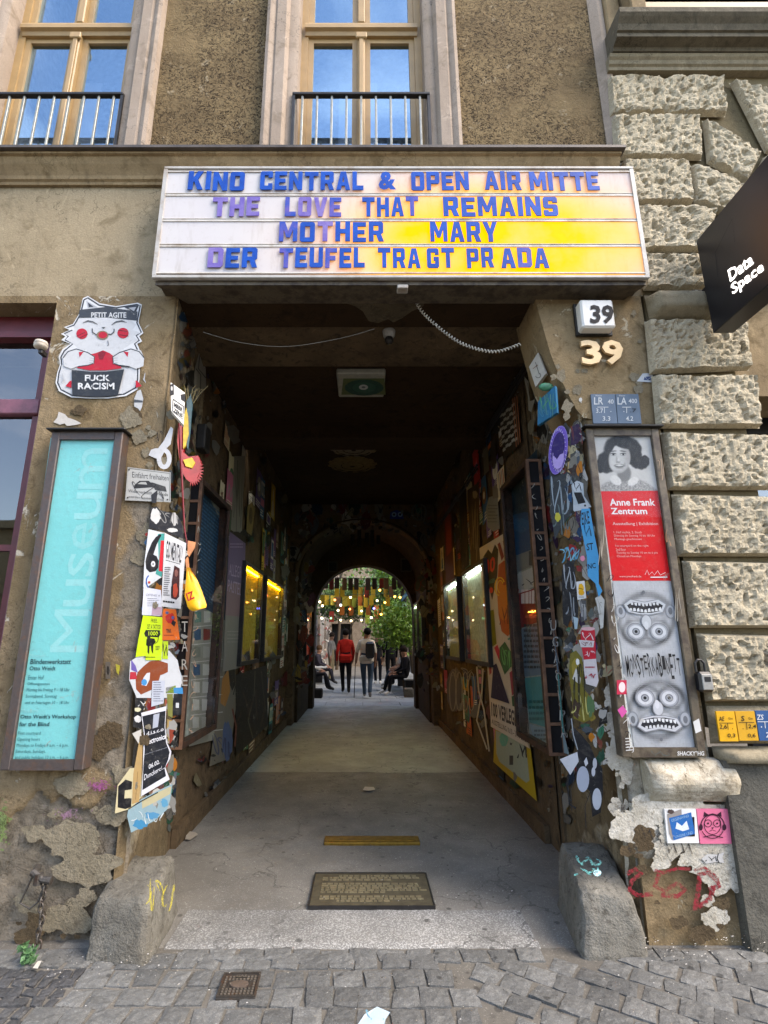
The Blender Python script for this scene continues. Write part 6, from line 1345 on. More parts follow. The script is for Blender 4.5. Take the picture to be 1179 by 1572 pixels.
pst('black disco event poster with white dotted words', lambda d: (d.poly([(330,375),(555,315),(545,500),(560,640),(600,720),(590,780),(545,860),(585,970),(330,1120),(345,900),(350,700),(355,560)], 'd6d6da'), d.poly([(340,405),(548,355),(540,500),(552,640),(585,725),(572,790),(540,870),(552,940),(342,1065),(350,850),(362,700),(362,560)], '1b1e24'), d.poly([(440,392),(495,378),(480,500),(432,515)], 'aab0ba'),
     d.text('d.i.s.c.o', [(378,580),(530,535),(530,500),(378,545)], 'e6e6e8', .01), d.text('electronica', [(370,665),(552,605),(552,560),(372,610)], 'e6e6e8', .02), d.text('open floor / underground', [(360,755),(560,690),(560,678),(360,742)], 'a5a8ae'), d.text('06.02.', [(398,880),(498,825),(496,790),(398,835)], 'e6e6e8', .01), d.text('Dunckerc/...', [(355,980),(540,870),(540,835),(358,925)], 'd6d6da', .01), d.lines(380,960,520,990,2,'3a3e46',5,.3,0,-.5))[0], A2, .012)
pst('tattered blue and cream poster remnant under the disco poster', lambda d: (d.poly([(325,1150),(500,1060),(610,1010),(590,1150),(560,1240),(450,1340),(240,1445),(205,1300),(215,1230)], '8aa6ac'), d.poly([(335,1155),(490,1080),(600,1030),(590,1100),(440,1180),(340,1230)], 'b9b08a'), d.blob(320,1370,80,50,'3a86ac',4,.4), d.blob(430,1290,80,40,'4a8cb0',5,.4), d.blob(540,1180,40,50,'5596b4',6,.4), d.line([(215,1235),(330,1165),(480,1085)], 9, '1c1c1c'), d.scrawl(240,1250,300,110,'cdd8d8',7,7,6))[0], A2, .006)
pst('green and blue sticker strip beside the slotted steel', lambda d: (d.poly([(550,150),(640,130),(640,200),(550,200)], '86a324'), d.poly([(620,150),(700,148),(705,205),(622,200)], '2f84b8'), d.poly([(620,205),(700,205),(690,390),(615,400)], '16181c'), d.rect(640,285,668,330,'c2c4c4'), d.poly([(560,205),(615,205),(610,420),(570,400)], '7a7a3c'))[0], A2, .006)
pst('orange paper and red scrap low on the left corner', lambda d: (d.poly([(565,430),(640,455),(650,520),(600,560),(575,640),(560,540)], 'a58a52'), d.poly([(580,520),(640,530),(610,620),(585,655)], '8a3a26'))[0], A2, .005)
pst('dark little label and yellow scrap on the bare plaster', lambda d: (d.rect(562,680,588,770,'6a6257'), d.blob(575,725,9,26,'2a2622',4), d.poly([(615,690),(640,700),(632,750),(620,735)], 'b9ac3a'))[0], R4, .006, 'sticker', 'sticker', FAC)
# pink and green spray
def spray(d, x, y, rx, ry, col, n, seed, w=2.2):
    r = random.Random(seed); d.hold = False; d.up(); d.hold = True
    for i in range(n): a = r.uniform(0, 6.28); q = abs(r.gauss(0, .5)); d.ell(x+rx*q*cos(a), y+ry*q*sin(a), w*r.uniform(.3,1.3)*(1.2-min(q,1)*.7), w*r.uniform(.3,1.)*(1.2-min(q,1)*.7), col, n=6); d.o += .00002
    d.hold = False
d = Print(facY(-.002), .004); spray(d, 152, 1207, 26, 14, '93507a', 110, 3, 2.6); spray(d, 104, 1250, 32, 14, '8a6a7a', 80, 4, 2.2); d.done('pink_spray', 'faded pink spray cloud under the museum case', 'graffiti', mat=PA, kind='thing')
d = Print(facY(-.002), .004); spray(d, 4, 1265, 14, 46, '6c7f48', 110, 5, 4.); d.done('green_spray', 'green spray patch at the left edge of the wall', 'graffiti', mat=PA)
# plaque box with artwork, red sculpture and yellow bag hanging at the left reveal
SL = Surf(facY(0).pt(262,640)+Vector((0,-.02,0)), (.55,-1,0))
t_ = thing('street_art_box', 'white box with black lettered drawing fixed high on the left corner', 'street art')
q = [A3_ for A3_ in [(265,590),(268,634),(288,651),(282,601)]]; s_ = Surf(facY(-.07).pt(270,620), (.6,-1,0)); pp = [s_.pt(*c) for c in ((262,587),(263,631),(282,652),(284,603))]
m = MB(); m.prism([tuple(v) for v in pp], (-.015,.045,0)); m.build('box', M['white_plastic'], t_)
d = Print(s_, .002, A3); d.poly([(318,160),(350,150),(352,240),(320,250)], '26262a'); d.blob(334,190,9,22,'c6c4be',2); d.poly([(405,240),(440,232),(442,300),(410,280)], '2a2a2c'); d.line([(345,275),(430,335),(425,440),(340,370),(345,275)], 6, '1c1c1e'); d.text('MEER', [(352,335),(420,380),(424,350),(354,300)], '1c1c1e', .03); d.text('ZENS', [(350,375),(418,425),(422,395),(352,345)], '1c1c1e', .03); d.done('drawing', parent=t_)
t_ = thing('flower_sculpture', 'red and yellow flower sculpture with a long ribbon hanging in the gateway', 'sculpture')  # flower-like red sculpture with plumes and a ribbon
s_ = Surf((-1.2,.25,0), (.75,-1,0)); m = MB()
def sol(mb, pts, th, tf=None): mb.prism([tuple(s_.pt(tf[0]+x*tf[2], tf[1]+y*tf[2])) if tf else tuple(s_.pt(x,y)) for x, y in pts], (0,th,0))
m = MB(); sol(m, [(385,500),(430,480),(440,600),(425,700),(470,740),(545,730),(570,790),(560,860),(530,930),(490,950),(450,920),(415,860),(395,760),(378,620)], .03, A3); m.build('red_body', simple('sculpture_red', '9c1a1e', .45, 0, .25, 15), t_)
m = MB(); sol(m, [(430,770),(500,750),(525,790),(500,835),(450,820)], -.012, A3); sol(m, [(432,440),(455,350),(470,420),(475,560),(450,660),(430,680)], -.014, A3); m.build('yellow_plume', simple('sculpture_yellow', 'c9a516', .5, 0, .3, 30), t_)
m = MB(); sol(m, [(455,300),(490,240),(505,330),(495,430),(485,560),(468,690),(455,640),(475,520),(462,400)], -.010, A3); m.build('teal_plume', simple('sculpture_teal', '1d4a50', .5, 0, .4, 40), t_)
m = MB()
rq = random.Random(6)
for k in range(15):
    a = -1.3+k*.22; cx0, cy0 = 500, 850; sol(m, [(cx0+60*cos(a-.12),cy0+90*sin(a-.12)),(cx0+60*cos(a+.12),cy0+90*sin(a+.12)),(cx0+92*cos(a),cy0+125*sin(a))], .01, A3)
m.build('petal_fringe', simple('sculpture_red', '9c1a1e', .45), t_)
m = MB(); m.tube([s_.pt(275+x, y) for x, y in ((0,650),(2,690),(4,730),(6,770),(8,810),(12,835))], [.007,.009,.008,.007,.006,.004], 6); m.build('ribbon', simple('ribbon_red', '7d1a26', .5), t_)
m = MB()
for k in range(26): a = rq.uniform(-1,1); x = 470+40*a; m.tube([s_.pt(A3[0]+x*A3[2], A3[1]+310*A3[2]), s_.pt(A3[0]+(x+60*a)*A3[2], A3[1]+(240-rq.uniform(0,60))*A3[2]), s_.pt(A3[0]+(x+90*a+rq.uniform(-10,30))*A3[2], A3[1]+(200-rq.uniform(-60,40))*A3[2])], .0014, 4)
m.build('dry_grass', simple('dry_grass', '8a7c58', .9), t_)
t_ = thing('yellow_bag', 'crumpled yellow plastic bag hanging at the left corner', 'bag'); s_ = Surf(facY(-.06).pt(290,905), (.35,-1,0))
vs_ = []; fs = []; U = 7; V = 8; LL = [(645,420),(640,520),(630,620),(625,700),(640,745),(650,790),(665,815),(690,830),(700,835)]; RR = [(665,430),(700,490),(730,540),(752,590),(772,640),(790,690),(805,735),(818,775),(812,800)]
for j in range(V+1):
    for i in range(U+1):
        a, b = LL[j], RR[j]; x = a[0]+(b[0]-a[0])*i/U; y = a[1]+(b[1]-a[1])*i/U; P = s_.pt(A1[0]+x*A1[2], A1[1]+y*A1[2], .03*sin(pi*i/U)*(j/V)+.012*noise.noise(Vector((i*.9,j*.8,4)))); vs_.append(P)
for j in range(V):
    for i in range(U): fs.append((j*(U+1)+i, (j+1)*(U+1)+i, (j+1)*(U+1)+i+1, j*(U+1)+i+1))
m = MB(); m.mesh(vs_, fs); m.mesh([v+Vector((0,.025,0)) for v in vs_], [f[::-1] for f in fs]); m.build('bag', simple('yellow_plastic', 'e3a512', .35, 0, .08, 20, 30, .3), t_, smooth=True)
d = Print(s_, .045, A1); d.text('IZ', [(655,745),(722,715),(700,645),(632,672)], 'b02a20', .04); d.done('lettering', parent=t_)
m = MB(); sol(m, [(630,360),(650,330),(660,430),(640,440)], .02, A1); sol(m, [(655,180),(725,195),(715,250),(665,330),(650,300)], .008, A1); m.build('handle', simple('scrap_orange', 'b5764a', .6), t_)
# =====================================================================================
# things on the right pier
# =====================================================================================
tf7 = (800,440,.32146); tf8 = (800,820,.32146); B8 = (740,560,.27990); B7 = (630,740,.31811)
CR = Surf(facY(0).pt(893,900)+Vector((0,-.005,0)), (-.62,-1,0)); pr = lambda label, fn, tf, base=.008, name='sticker', cat='sticker': sticker(CR, label, fn, tf, base, name, cat)
sticker(FAC, 'small torn white sticker with blue mark between number and stone blocks', lambda d: (d.poly([(553,452),(580,415),(628,412),(630,458)], 'cfd2d2'), d.poly([(590,430),(622,428),(618,448),(585,446)], '3a4c78'), d.scrawl(592,430,28,16,'cfd2d2',3,2,2))[0], tf7, .006)
sticker(FAC, 'tiny white drop of paint left of the blue plates', lambda d: (d.ell(284,540,8,10,'d8d4ca'), d.line([(286,548),(287,556)], 3, 'd8d4ca'))[0], tf7, .006, 'paint_drop', 'paint')
# white board and blue painted board on the corbel cheek
sc_ = Surf((1.20,.1,0), (-1,-.35,0))
def board(pts, col, label, fn, name='painted_board'):
    t_ = thing(name, label, 'street art'); p = [sc_.pt(*c) for c in pts]; m = MB(); m.prism([tuple(v) for v in p], (.02,.02,0)); m.build('board', simple('board_'+col, col, .6, 0, .1, 20), t_); d = Print(sc_, .002); fn(d); d.done('drawing', parent=t_)
board([(822,594),(838,573),(826,541),(812,563)], 'b5b0a4', 'small white line drawing board high under the corbel', lambda d: (d.line([(822,556),(828,575)], .8, '4a4a4a'), d.arc(826,576,4,4,-60,160,.8,'4a4a4a'), d.line([(818,566),(826,560)], .7, '8a4a3a'))[0])
board([(825,653),(855,633),(852,592),(826,616)], '1d6a8e', 'blue board with green scrawled writing under the small white board', lambda d: (d.scrawl(829,610,23,18,'56b58a',3,1.6,4), d.scrawl(828,628,20,14,'4a9ac0',5,1.5,4), d.scrawl(830,602,22,40,'83c2b0',9,.7,5))[0])
m = MB(); m.ball(sc_.pt(838,594,.02), .05, 10, (1,.5,.55)); tag(m.build('toy_fish', simple('toy_green', '3a7a5a', .5), smooth=True), 'small green toy resting on top of the blue board', 'toy')
def oval(d):
    d.ell(418,468,51,136,'8a78c0',8); d.ell(418,468,48,131,'7358b8',8); 
    for k in range(30): a = 2*pi*k/30; d.line([(418+38*cos(a),468+106*sin(a)),(418+45*cos(a+.05),468+122*sin(a+.05))], 3.5, 'c6b8e0')
    d.ell(416,460,34,92,'2e1c60',8); d.poly([(388,480),(400,510),(420,500),(448,470),(450,520),(436,560),(412,575),(394,560),(386,520)], 'b09ad6'); d.poly([(390,500),(392,470),(420,450),(448,460),(446,485),(428,492),(410,520),(400,500)], '2e1c60')
pr('oval purple sticker with a portrait and lettered rim', oval, B8, .016)
pr('dark torn collage layers below the purple oval', lambda d: (d.poly([(480,380),(500,345),(525,480),(560,650),(600,780),(560,800),(500,700),(470,600)], '45443f'), d.poly([(470,440),(484,450),(484,640),(470,640)], 'b59a6c'), d.line([(500,370),(522,500)], 4, 'c6c4bc'), d.poly([(370,580),(480,590),(520,650),(520,760),(430,900),(400,960),(375,800)], '2f3436'), d.scrawl(380,620,130,200,'8d9aa0',3,7,6), d.scrawl(390,760,90,160,'5a6a6a',7,7,5), d.blob(415,835,18,28,'b9b03a',4))[0], B8, .004, 'torn_collage', 'poster')
pr('white and black head drawing with grey paper body', lambda d: (d.poly([(490,660),(520,635),(555,650),(560,720),(600,780),(500,800),(500,740)], 'a9b4b8'), d.ell(524,668,28,30,'c2c8ca'), d.scrawl(505,648,40,42,'2a2c2e',3,4,3), d.poly([(503,700),(545,700),(570,760),(530,770)], '17181a'), d.poly([(500,770),(575,755),(585,790),(505,805)], 'b5bcc0'), d.ell(565,772,6,6,'26282a'))[0], B8, .008)
pr('long bright blue torn strip with dark letters', lambda d: (d.poly([(545,790),(592,788),(610,900),(640,1050),(640,1200),(660,1240),(640,1275),(622,1200),(580,1160),(575,1050),(555,950),(540,870)], '3f9ccc'), d.text('EIKE', [(548,880),(592,870),(585,800),(545,812)], '14303e', .02), d.text('ST', [(575,1020),(612,1015),(608,975),(572,980)], '14303e', .02), d.text('NC', [(582,1120),(625,1115),(622,1085),(580,1092)], '14303e', .02), d.scrawl(560,880,40,60,'1c4860',3,5,3))[0], B8, .010, 'torn_strip', 'poster')
pr('pale blue painted scrawl on bare plaster', lambda d: (d.scrawl(425,985,110,100,'4a90ac',2,9,4), d.scrawl(430,1000,100,80,'6fb0c4',12,6,4))[0], B8, .006, 'painted_scrawl', 'graffiti')
pr('small pink dot of paint below the blue scrawl', lambda d: d.blob(551,1062,14,17,'e08aa0',3,.15), B8, .010, 'paint_drop', 'paint')
pr('tall black and white monster drawing sticker', lambda d: (d.poly([(438,1130),(455,1090),(485,1085),(510,1110),(515,1250),(530,1330),(520,1440),(500,1450),(490,1380),(470,1440),(445,1420),(440,1280)], '1a1a1c'), d.scrawl(448,1100,60,130,'9aa0a4',3,6,4), d.scrawl(460,1240,55,160,'8a9094',7,6,4), d.poly([(500,1380),(528,1390),(522,1448),(508,1450)], '9ab0b8'))[0], B8, .008)
pr('small square sticker with a yellow bird shape', lambda d: (d.poly([(516,1190),(562,1184),(572,1280),(524,1290)], 'd8d8d4'), d.blob(543,1225,17,28,'e8b010',4,.2), d.blob(545,1250,19,16,'e0a40c',5,.2), d.line([(530,1225),(556,1232)], 3, '3a2a10'), d.lines(530,1272,562,1280,1,'7a7a78',3))[0], B8, .011)
pr('grey scribbled label strip under the yellow bird', lambda d: (d.poly([(538,1295),(570,1290),(575,1400),(545,1410)], '4a4a4c'), d.scrawl(540,1300,34,100,'a5a5a2',5,4,4))[0], B8, .007)
pr('white peeled paper edge below the blue strip', lambda d: (d.poly([(620,1280),(650,1260),(672,1290),(665,1440),(650,1450),(640,1360)], 'c2c0b8'), d.scrawl(630,1290,30,100,'8a8880',5,3,2))[0], B8, .006)
pr('red and white round topped label sticker', lambda d: (d.poly([(285,465),(300,448),(340,445),(352,460),(358,600),(300,600),(285,520)], 'c02030'), d.poly([(298,600),(358,595),(370,700),(360,730),(310,715),(300,650)], 'cfc6c4'), d.ell(320,452,33,9,'d8a8aa'), d.poly([(275,505),(350,510),(345,540),(285,540)], 'c9c2c0'), d.scrawl(292,470,55,36,'e0c8c8',3,4,3), d.scrawl(290,515,50,20,'70383c',5,3,3), d.scrawl(300,555,50,30,'e0b8bc',6,4,3), d.lines(305,632,355,645,1,'a83a48',4), d.scrawl(308,665,50,26,'a83a48',8,5,4))[0], tf8, .010)
pr('mustard and green torn painting remnant', lambda d: (d.poly([(235,570),(262,555),(290,590),(300,660),(300,740),(350,800),(345,880),(300,900),(250,880),(240,760),(228,660)], '6e641f'), d.blob(260,640,22,60,'8a7a2a',3), d.blob(330,820,25,60,'4a6a42',4,.4), d.poly([(245,690),(262,640),(285,690),(280,720)], 'c9c6bc'), d.blob(252,500,14,24,'1c1814',5), d.blob(270,610,10,18,'e0e0da',6), d.scrawl(240,750,90,130,'b9b26a',7,6,4), d.scrawl(250,600,60,260,'2e2c16',9,5,4))[0], tf8, .006, 'torn_painting', 'poster')
def wild(d):
    d.poly([(240,910),(290,960),(330,1010),(350,1060),(388,1120),(392,1230),(380,1330),(340,1350),(330,1230),(295,1200),(262,1150),(270,1040),(245,980)], '1c1c1f')
    d.poly([(185,1075),(268,1040),(275,1085),(235,1150)], 'c6c8cc'); d.ell(295,1170,30,62,'a9b0bc'); d.ell(362,1265,22,52,'b9bec6'); d.ell(352,1095,10,26,'b5b8be'); d.ell(345,1135,9,22,'c0c2c8'); d.poly([(300,1085),(312,1065),(320,1095),(308,1110)], 'c6c8cc')
    for p0 in ((262,1150),(330,1230)): d.line([p0,(p0[0]-25,p0[1]+70),(p0[0]-20,p0[1]+170)], 3, '2a2a2e')
    d.line([(225,1150),(220,1200),(232,1290),(262,1310)], 9, '19191c'); d.line([(240,880),(250,960),(270,1030)], 5, '9aa0a4')
pr('black and white spotted creature drawing low on the right corner', wild, tf8, .010, 'creature_drawing', 'street art')
# pink dirt, red graffiti, tiles and fish on the pier foot
PF = facY(-.05)
def tile(q, col, label, fn):
    t_ = thing('art_tile', label, 'street art', group='square art tiles on the pier foot'); p = [PF.pt(*c) for c in q]; m = MB(); m.prism([(v.x, -.062, v.z) for v in p], (0,.012,0)); m.build('tile', simple('tile_'+col, col, .3, 0, .04, 20), t_); d = Print(facY(-.062), .0012); fn(d); d.done('drawing', parent=t_)
tile([(1023,1293),(1071,1293),(1066,1241),(1018,1241)], 'd6d4cf', 'square white tile with a tilted blue book picture', lambda d: (d.poly([(1024,1250),(1046,1242),(1048,1268),(1032,1290),(1027,1280)], 'a39a92'), d.blob(1030,1246,6,4,'5a4a44',2), d.poly([(1048,1256),(1066,1254),(1067,1284),(1052,1284)], '1a1a1c'), d.poly([(1027,1256),(1061,1247),(1067,1280),(1034,1290)], '1e6cb4'), d.poly([(1037,1272),(1039,1262),(1047,1268),(1054,1260),(1058,1273),(1048,1276)], 'e8eef2'), d.text('GEGENWIND', [(1031,1262),(1058,1254),(1057,1250),(1030,1258)], '9ac4e4'), d.text('UNSERE UND', [(1037,1287),(1064,1280),(1063,1276),(1036,1283)], '9ac4e4'))[0])
def pink(d):
    dk = '3c1a2c'
    for sx in (-1,1): d.poly([(1094+sx*14,1254),(1094+sx*13,1246),(1094+sx*6,1251)], dk)
    d.arc(1094,1268,18,18,180,360,1.6,dk,14); d.arc(1094,1266,13,15,0,360,1.0,dk,18)
    for sx in (-1,1): d.arc(1094+sx*7,1264,5.5,5.5,0,360,1.1,dk,14); d.ell(1094+sx*7,1264,1.6,1.6,dk); d.ell(1094+sx*18,1270,3,5,dk)
    d.poly([(1092,1270),(1096,1270),(1094,1273)], dk); d.line([(1089,1276),(1094,1274),(1099,1276)], .8, dk); d.line([(1080,1285),(1094,1282),(1110,1286)], 1.4, dk); d.arc(1094,1270,17,17,20,160,1.3,dk,12); d.line([(1084,1252),(1094,1249),(1104,1252)], 1, dk)
tile([(1073,1294),(1121,1294),(1115,1241),(1067,1241)], 'd06a86', 'square pink tile with a line drawn cat wearing goggles', pink)
sticker(PF, 'white fish shaped sticker with black letters', lambda d: (d.poly([(1077,1318),(1086,1311),(1102,1312),(1112,1308),(1109,1317),(1112,1325),(1100,1323),(1084,1326)], 'cfccc6'), d.scrawl(1082,1313,20,10,'1c1c1c',4,1.2,4), d.line([(1103,1310),(1101,1318),(1104,1325)], 1.4, '1c1c1c'))[0], base=.008)
d = Print(PF, .006)
for pts, w in (([(962,1342),(975,1334),(985,1340),(970,1352),(966,1366),(980,1375),(1002,1372)],7),([(1005,1336),(1018,1340),(1040,1333),(1060,1334)],5),([(1012,1342),(1005,1360),(1020,1368),(1040,1356),(1052,1366),(1040,1376),(1015,1374)],7),([(1066,1398),(1072,1370),(1074,1342),(1088,1340),(1100,1350),(1104,1360),(1088,1366)],8),([(1096,1360),(1090,1380),(1072,1392)],8),([(1066,1336),(1082,1332),(1098,1344)],4)): d.line(pts, w, '8a1b2a')
d.done('red_graffiti', 'dark red sprayed letters on the foot of the right pier', 'graffiti', mat=PA)
d = Print(PF, .005); 
for x, y in ((962,1300),(985,1278),(998,1284),(1022,1300),(1045,1300)): d.line([(x,y-8),(x+6,y+8),(x+12,y-4),(x+18,y+12)], 5, '2f2b28', True)
d.rect(953,1235,960,1247,'2c2926'); d.done('black_graffiti', 'faded black zigzag marks on the pier foot beside the tiles', 'graffiti', mat=PA)
for lab, surf_, pts, col in (('turquoise paint dabs on top of the right guard stone', Surf((1.2,.1,.355),(0,-.12,1)), [(885,1315,920,1328),(880,1330,925,1345)], '4f9a98'),):
    d = Print(surf_, .012); 
    for k, (a,b,c,e) in enumerate(pts): d.scrawl(a,b,c-a,e-b,col,k+3,3.2,4)
    d.ell(917,1340,6,5,'b5e4ea'); d.done('painted_dabs', lab, 'graffiti', mat=PA)
d = Print(Surf((-1.0,0,0),(1,.05,.05)), .016); d.scrawl(222,1345,44,56,'b5a93a',6,3.2,5); d.done('yellow_scrawl', 'yellow scrawl on the inner side of the left guard stone', 'graffiti', mat=PA)
# =====================================================================================
# pasted things along the passage walls
# =====================================================================================
pw = lambda label, fn, tf, surf, name='poster', cat='poster', base=.004: sticker(surf, label, fn, tf, base, name, cat)
def heart(d):
    d.poly([(333,320),(468,238),(578,1288),(390,1180)], 'b5ab98')
    d.poly([(352,360),(375,325),(392,345),(408,300),(424,325),(420,450),(395,570),(370,480)], '241c1a'); d.text('30', [(360,452),(408,430),(410,355),(358,375)], 'b02a24', .03); d.text('GANGEN', [(366,500),(408,482),(406,462),(366,480)], '3a7a6a', .02); d.ell(390,522,9,14,'b02a24')
    d.poly([(425,400),(452,378),(476,400),(490,520),(496,640),(490,720),(470,745),(440,720),(425,640),(418,520)], 'a5481c'); d.ell(452,560,30,110,'b8661e'); d.ell(455,440,26,58,'8f341a'); d.arc(432,505,24,44,100,330,6,'c9a028'); d.arc(434,505,14,30,100,330,5,'c9a028'); d.scrawl(430,580,56,120,'6a2414',4,5,5)
    d.poly([(352,560),(368,550),(392,920),(382,932)], '9c2424'); d.poly([(385,620),(402,615),(416,780),(396,795)], '6a6a1c'); d.poly([(404,800),(420,785),(455,880),(440,890)], 'b5283a'); d.poly([(430,800),(455,770),(510,860),(455,930),(430,860)], '2a5a34'); d.scrawl(440,800,70,100,'5aa05a',5,5,5)
    d.poly([(400,885),(415,875),(478,1070),(388,1040)], '221a38'); d.poly([(420,300),(432,290),(452,360),(440,380)], '7a2a20'); d.poly([(446,285),(456,280),(470,350),(458,360)], '7a2a20'); d.lines(456,262,478,360,5,'2a2622',4,.5,2,-.4)
    d.poly([(478,920),(515,890),(522,1010),(490,1030)], '8a3040'); d.poly([(488,1035),(525,1020),(530,1095),(492,1080)], '1e4a32'); d.line([(470,760),(492,748)], 9, '3a7a6a')
    d.poly([(385,1045),(530,1095),(574,1285),(388,1180)], 'b9b0a0'); d.text('100 VERLEGER', [(392,1130),(528,1190),(526,1110),(390,1060)], '2a2322', .03); d.text('AUSSTELLUNG 10.10 – 31.10 BERLIN', [(392,1165),(568,1262),(562,1228),(392,1142)], '3a3230', .01)
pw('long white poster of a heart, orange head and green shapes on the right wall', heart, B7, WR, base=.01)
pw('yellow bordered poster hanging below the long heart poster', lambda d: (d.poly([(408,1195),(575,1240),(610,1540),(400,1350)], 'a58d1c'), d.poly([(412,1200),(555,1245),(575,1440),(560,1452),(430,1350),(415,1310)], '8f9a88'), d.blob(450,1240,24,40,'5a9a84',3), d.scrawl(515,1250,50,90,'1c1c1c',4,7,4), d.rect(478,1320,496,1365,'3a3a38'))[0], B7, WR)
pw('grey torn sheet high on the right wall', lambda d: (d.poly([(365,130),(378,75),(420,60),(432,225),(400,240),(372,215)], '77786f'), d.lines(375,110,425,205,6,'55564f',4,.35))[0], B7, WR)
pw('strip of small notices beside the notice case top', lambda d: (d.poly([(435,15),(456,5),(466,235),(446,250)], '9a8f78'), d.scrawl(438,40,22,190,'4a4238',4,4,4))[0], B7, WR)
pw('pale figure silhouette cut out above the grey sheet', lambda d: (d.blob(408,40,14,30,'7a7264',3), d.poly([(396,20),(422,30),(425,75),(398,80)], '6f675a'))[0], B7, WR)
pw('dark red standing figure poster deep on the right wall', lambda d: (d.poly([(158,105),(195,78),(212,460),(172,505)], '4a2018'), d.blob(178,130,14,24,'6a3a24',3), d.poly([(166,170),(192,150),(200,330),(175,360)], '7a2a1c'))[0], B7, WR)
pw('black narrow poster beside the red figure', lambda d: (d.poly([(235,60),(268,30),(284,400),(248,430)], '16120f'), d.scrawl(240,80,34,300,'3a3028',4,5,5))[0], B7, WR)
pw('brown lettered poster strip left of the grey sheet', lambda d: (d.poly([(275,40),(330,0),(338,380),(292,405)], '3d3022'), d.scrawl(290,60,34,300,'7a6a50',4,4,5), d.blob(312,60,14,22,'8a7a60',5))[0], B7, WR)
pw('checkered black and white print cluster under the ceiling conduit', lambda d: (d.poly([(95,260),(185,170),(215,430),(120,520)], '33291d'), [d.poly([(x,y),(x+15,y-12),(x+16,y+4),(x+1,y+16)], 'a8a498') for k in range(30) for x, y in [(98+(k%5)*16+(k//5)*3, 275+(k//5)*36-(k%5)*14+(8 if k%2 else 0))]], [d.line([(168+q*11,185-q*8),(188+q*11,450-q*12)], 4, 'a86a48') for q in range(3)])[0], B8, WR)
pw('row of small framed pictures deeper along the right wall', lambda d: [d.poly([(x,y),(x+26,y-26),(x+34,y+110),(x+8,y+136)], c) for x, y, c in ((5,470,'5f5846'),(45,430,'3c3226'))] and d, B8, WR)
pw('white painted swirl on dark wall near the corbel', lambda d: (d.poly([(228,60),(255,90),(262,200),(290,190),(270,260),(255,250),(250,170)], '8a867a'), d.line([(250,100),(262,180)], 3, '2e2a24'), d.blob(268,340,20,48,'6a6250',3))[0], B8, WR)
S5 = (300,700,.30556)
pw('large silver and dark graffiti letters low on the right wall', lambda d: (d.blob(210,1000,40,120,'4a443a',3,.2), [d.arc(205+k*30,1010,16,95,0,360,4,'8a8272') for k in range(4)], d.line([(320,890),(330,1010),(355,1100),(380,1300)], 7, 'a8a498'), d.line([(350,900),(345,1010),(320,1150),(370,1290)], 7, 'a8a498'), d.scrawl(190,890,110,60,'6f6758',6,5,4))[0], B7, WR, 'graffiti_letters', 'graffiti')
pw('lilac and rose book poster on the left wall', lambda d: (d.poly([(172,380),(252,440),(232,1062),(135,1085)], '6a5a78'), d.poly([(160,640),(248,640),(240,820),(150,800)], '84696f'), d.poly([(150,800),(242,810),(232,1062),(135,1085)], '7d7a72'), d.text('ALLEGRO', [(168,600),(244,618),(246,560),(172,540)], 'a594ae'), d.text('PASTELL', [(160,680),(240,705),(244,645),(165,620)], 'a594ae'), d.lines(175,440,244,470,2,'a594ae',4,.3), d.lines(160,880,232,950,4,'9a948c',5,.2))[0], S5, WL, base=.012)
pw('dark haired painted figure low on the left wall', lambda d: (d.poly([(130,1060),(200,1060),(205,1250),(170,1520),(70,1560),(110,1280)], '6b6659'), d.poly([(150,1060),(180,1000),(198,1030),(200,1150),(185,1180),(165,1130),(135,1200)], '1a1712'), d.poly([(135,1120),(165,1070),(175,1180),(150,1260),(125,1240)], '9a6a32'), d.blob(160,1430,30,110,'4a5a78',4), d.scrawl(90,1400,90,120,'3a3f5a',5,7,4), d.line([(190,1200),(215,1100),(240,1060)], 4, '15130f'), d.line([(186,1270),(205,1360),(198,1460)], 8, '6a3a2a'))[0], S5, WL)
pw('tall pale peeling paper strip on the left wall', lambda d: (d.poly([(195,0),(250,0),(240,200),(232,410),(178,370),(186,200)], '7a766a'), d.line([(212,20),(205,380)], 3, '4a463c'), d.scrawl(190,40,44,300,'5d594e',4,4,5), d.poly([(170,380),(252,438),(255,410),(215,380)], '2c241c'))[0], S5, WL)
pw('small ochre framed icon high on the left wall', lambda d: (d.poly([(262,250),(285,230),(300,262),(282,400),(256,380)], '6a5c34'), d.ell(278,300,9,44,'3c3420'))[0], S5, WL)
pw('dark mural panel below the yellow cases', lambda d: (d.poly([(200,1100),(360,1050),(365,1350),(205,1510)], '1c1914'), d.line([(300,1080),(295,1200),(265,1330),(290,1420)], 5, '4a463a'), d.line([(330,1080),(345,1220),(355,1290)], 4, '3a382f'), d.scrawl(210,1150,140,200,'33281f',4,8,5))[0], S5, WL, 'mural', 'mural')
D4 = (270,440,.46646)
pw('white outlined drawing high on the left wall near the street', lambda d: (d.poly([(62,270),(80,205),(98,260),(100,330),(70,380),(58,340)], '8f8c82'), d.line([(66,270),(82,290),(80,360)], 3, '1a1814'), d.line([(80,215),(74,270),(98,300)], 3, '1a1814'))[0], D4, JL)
pw('white torn rag shape on the dark left wall', lambda d: d.poly([(168,460),(190,455),(215,480),(212,510),(190,520),(172,490)], '5f5c55') and d, D4, WL, base=.008)
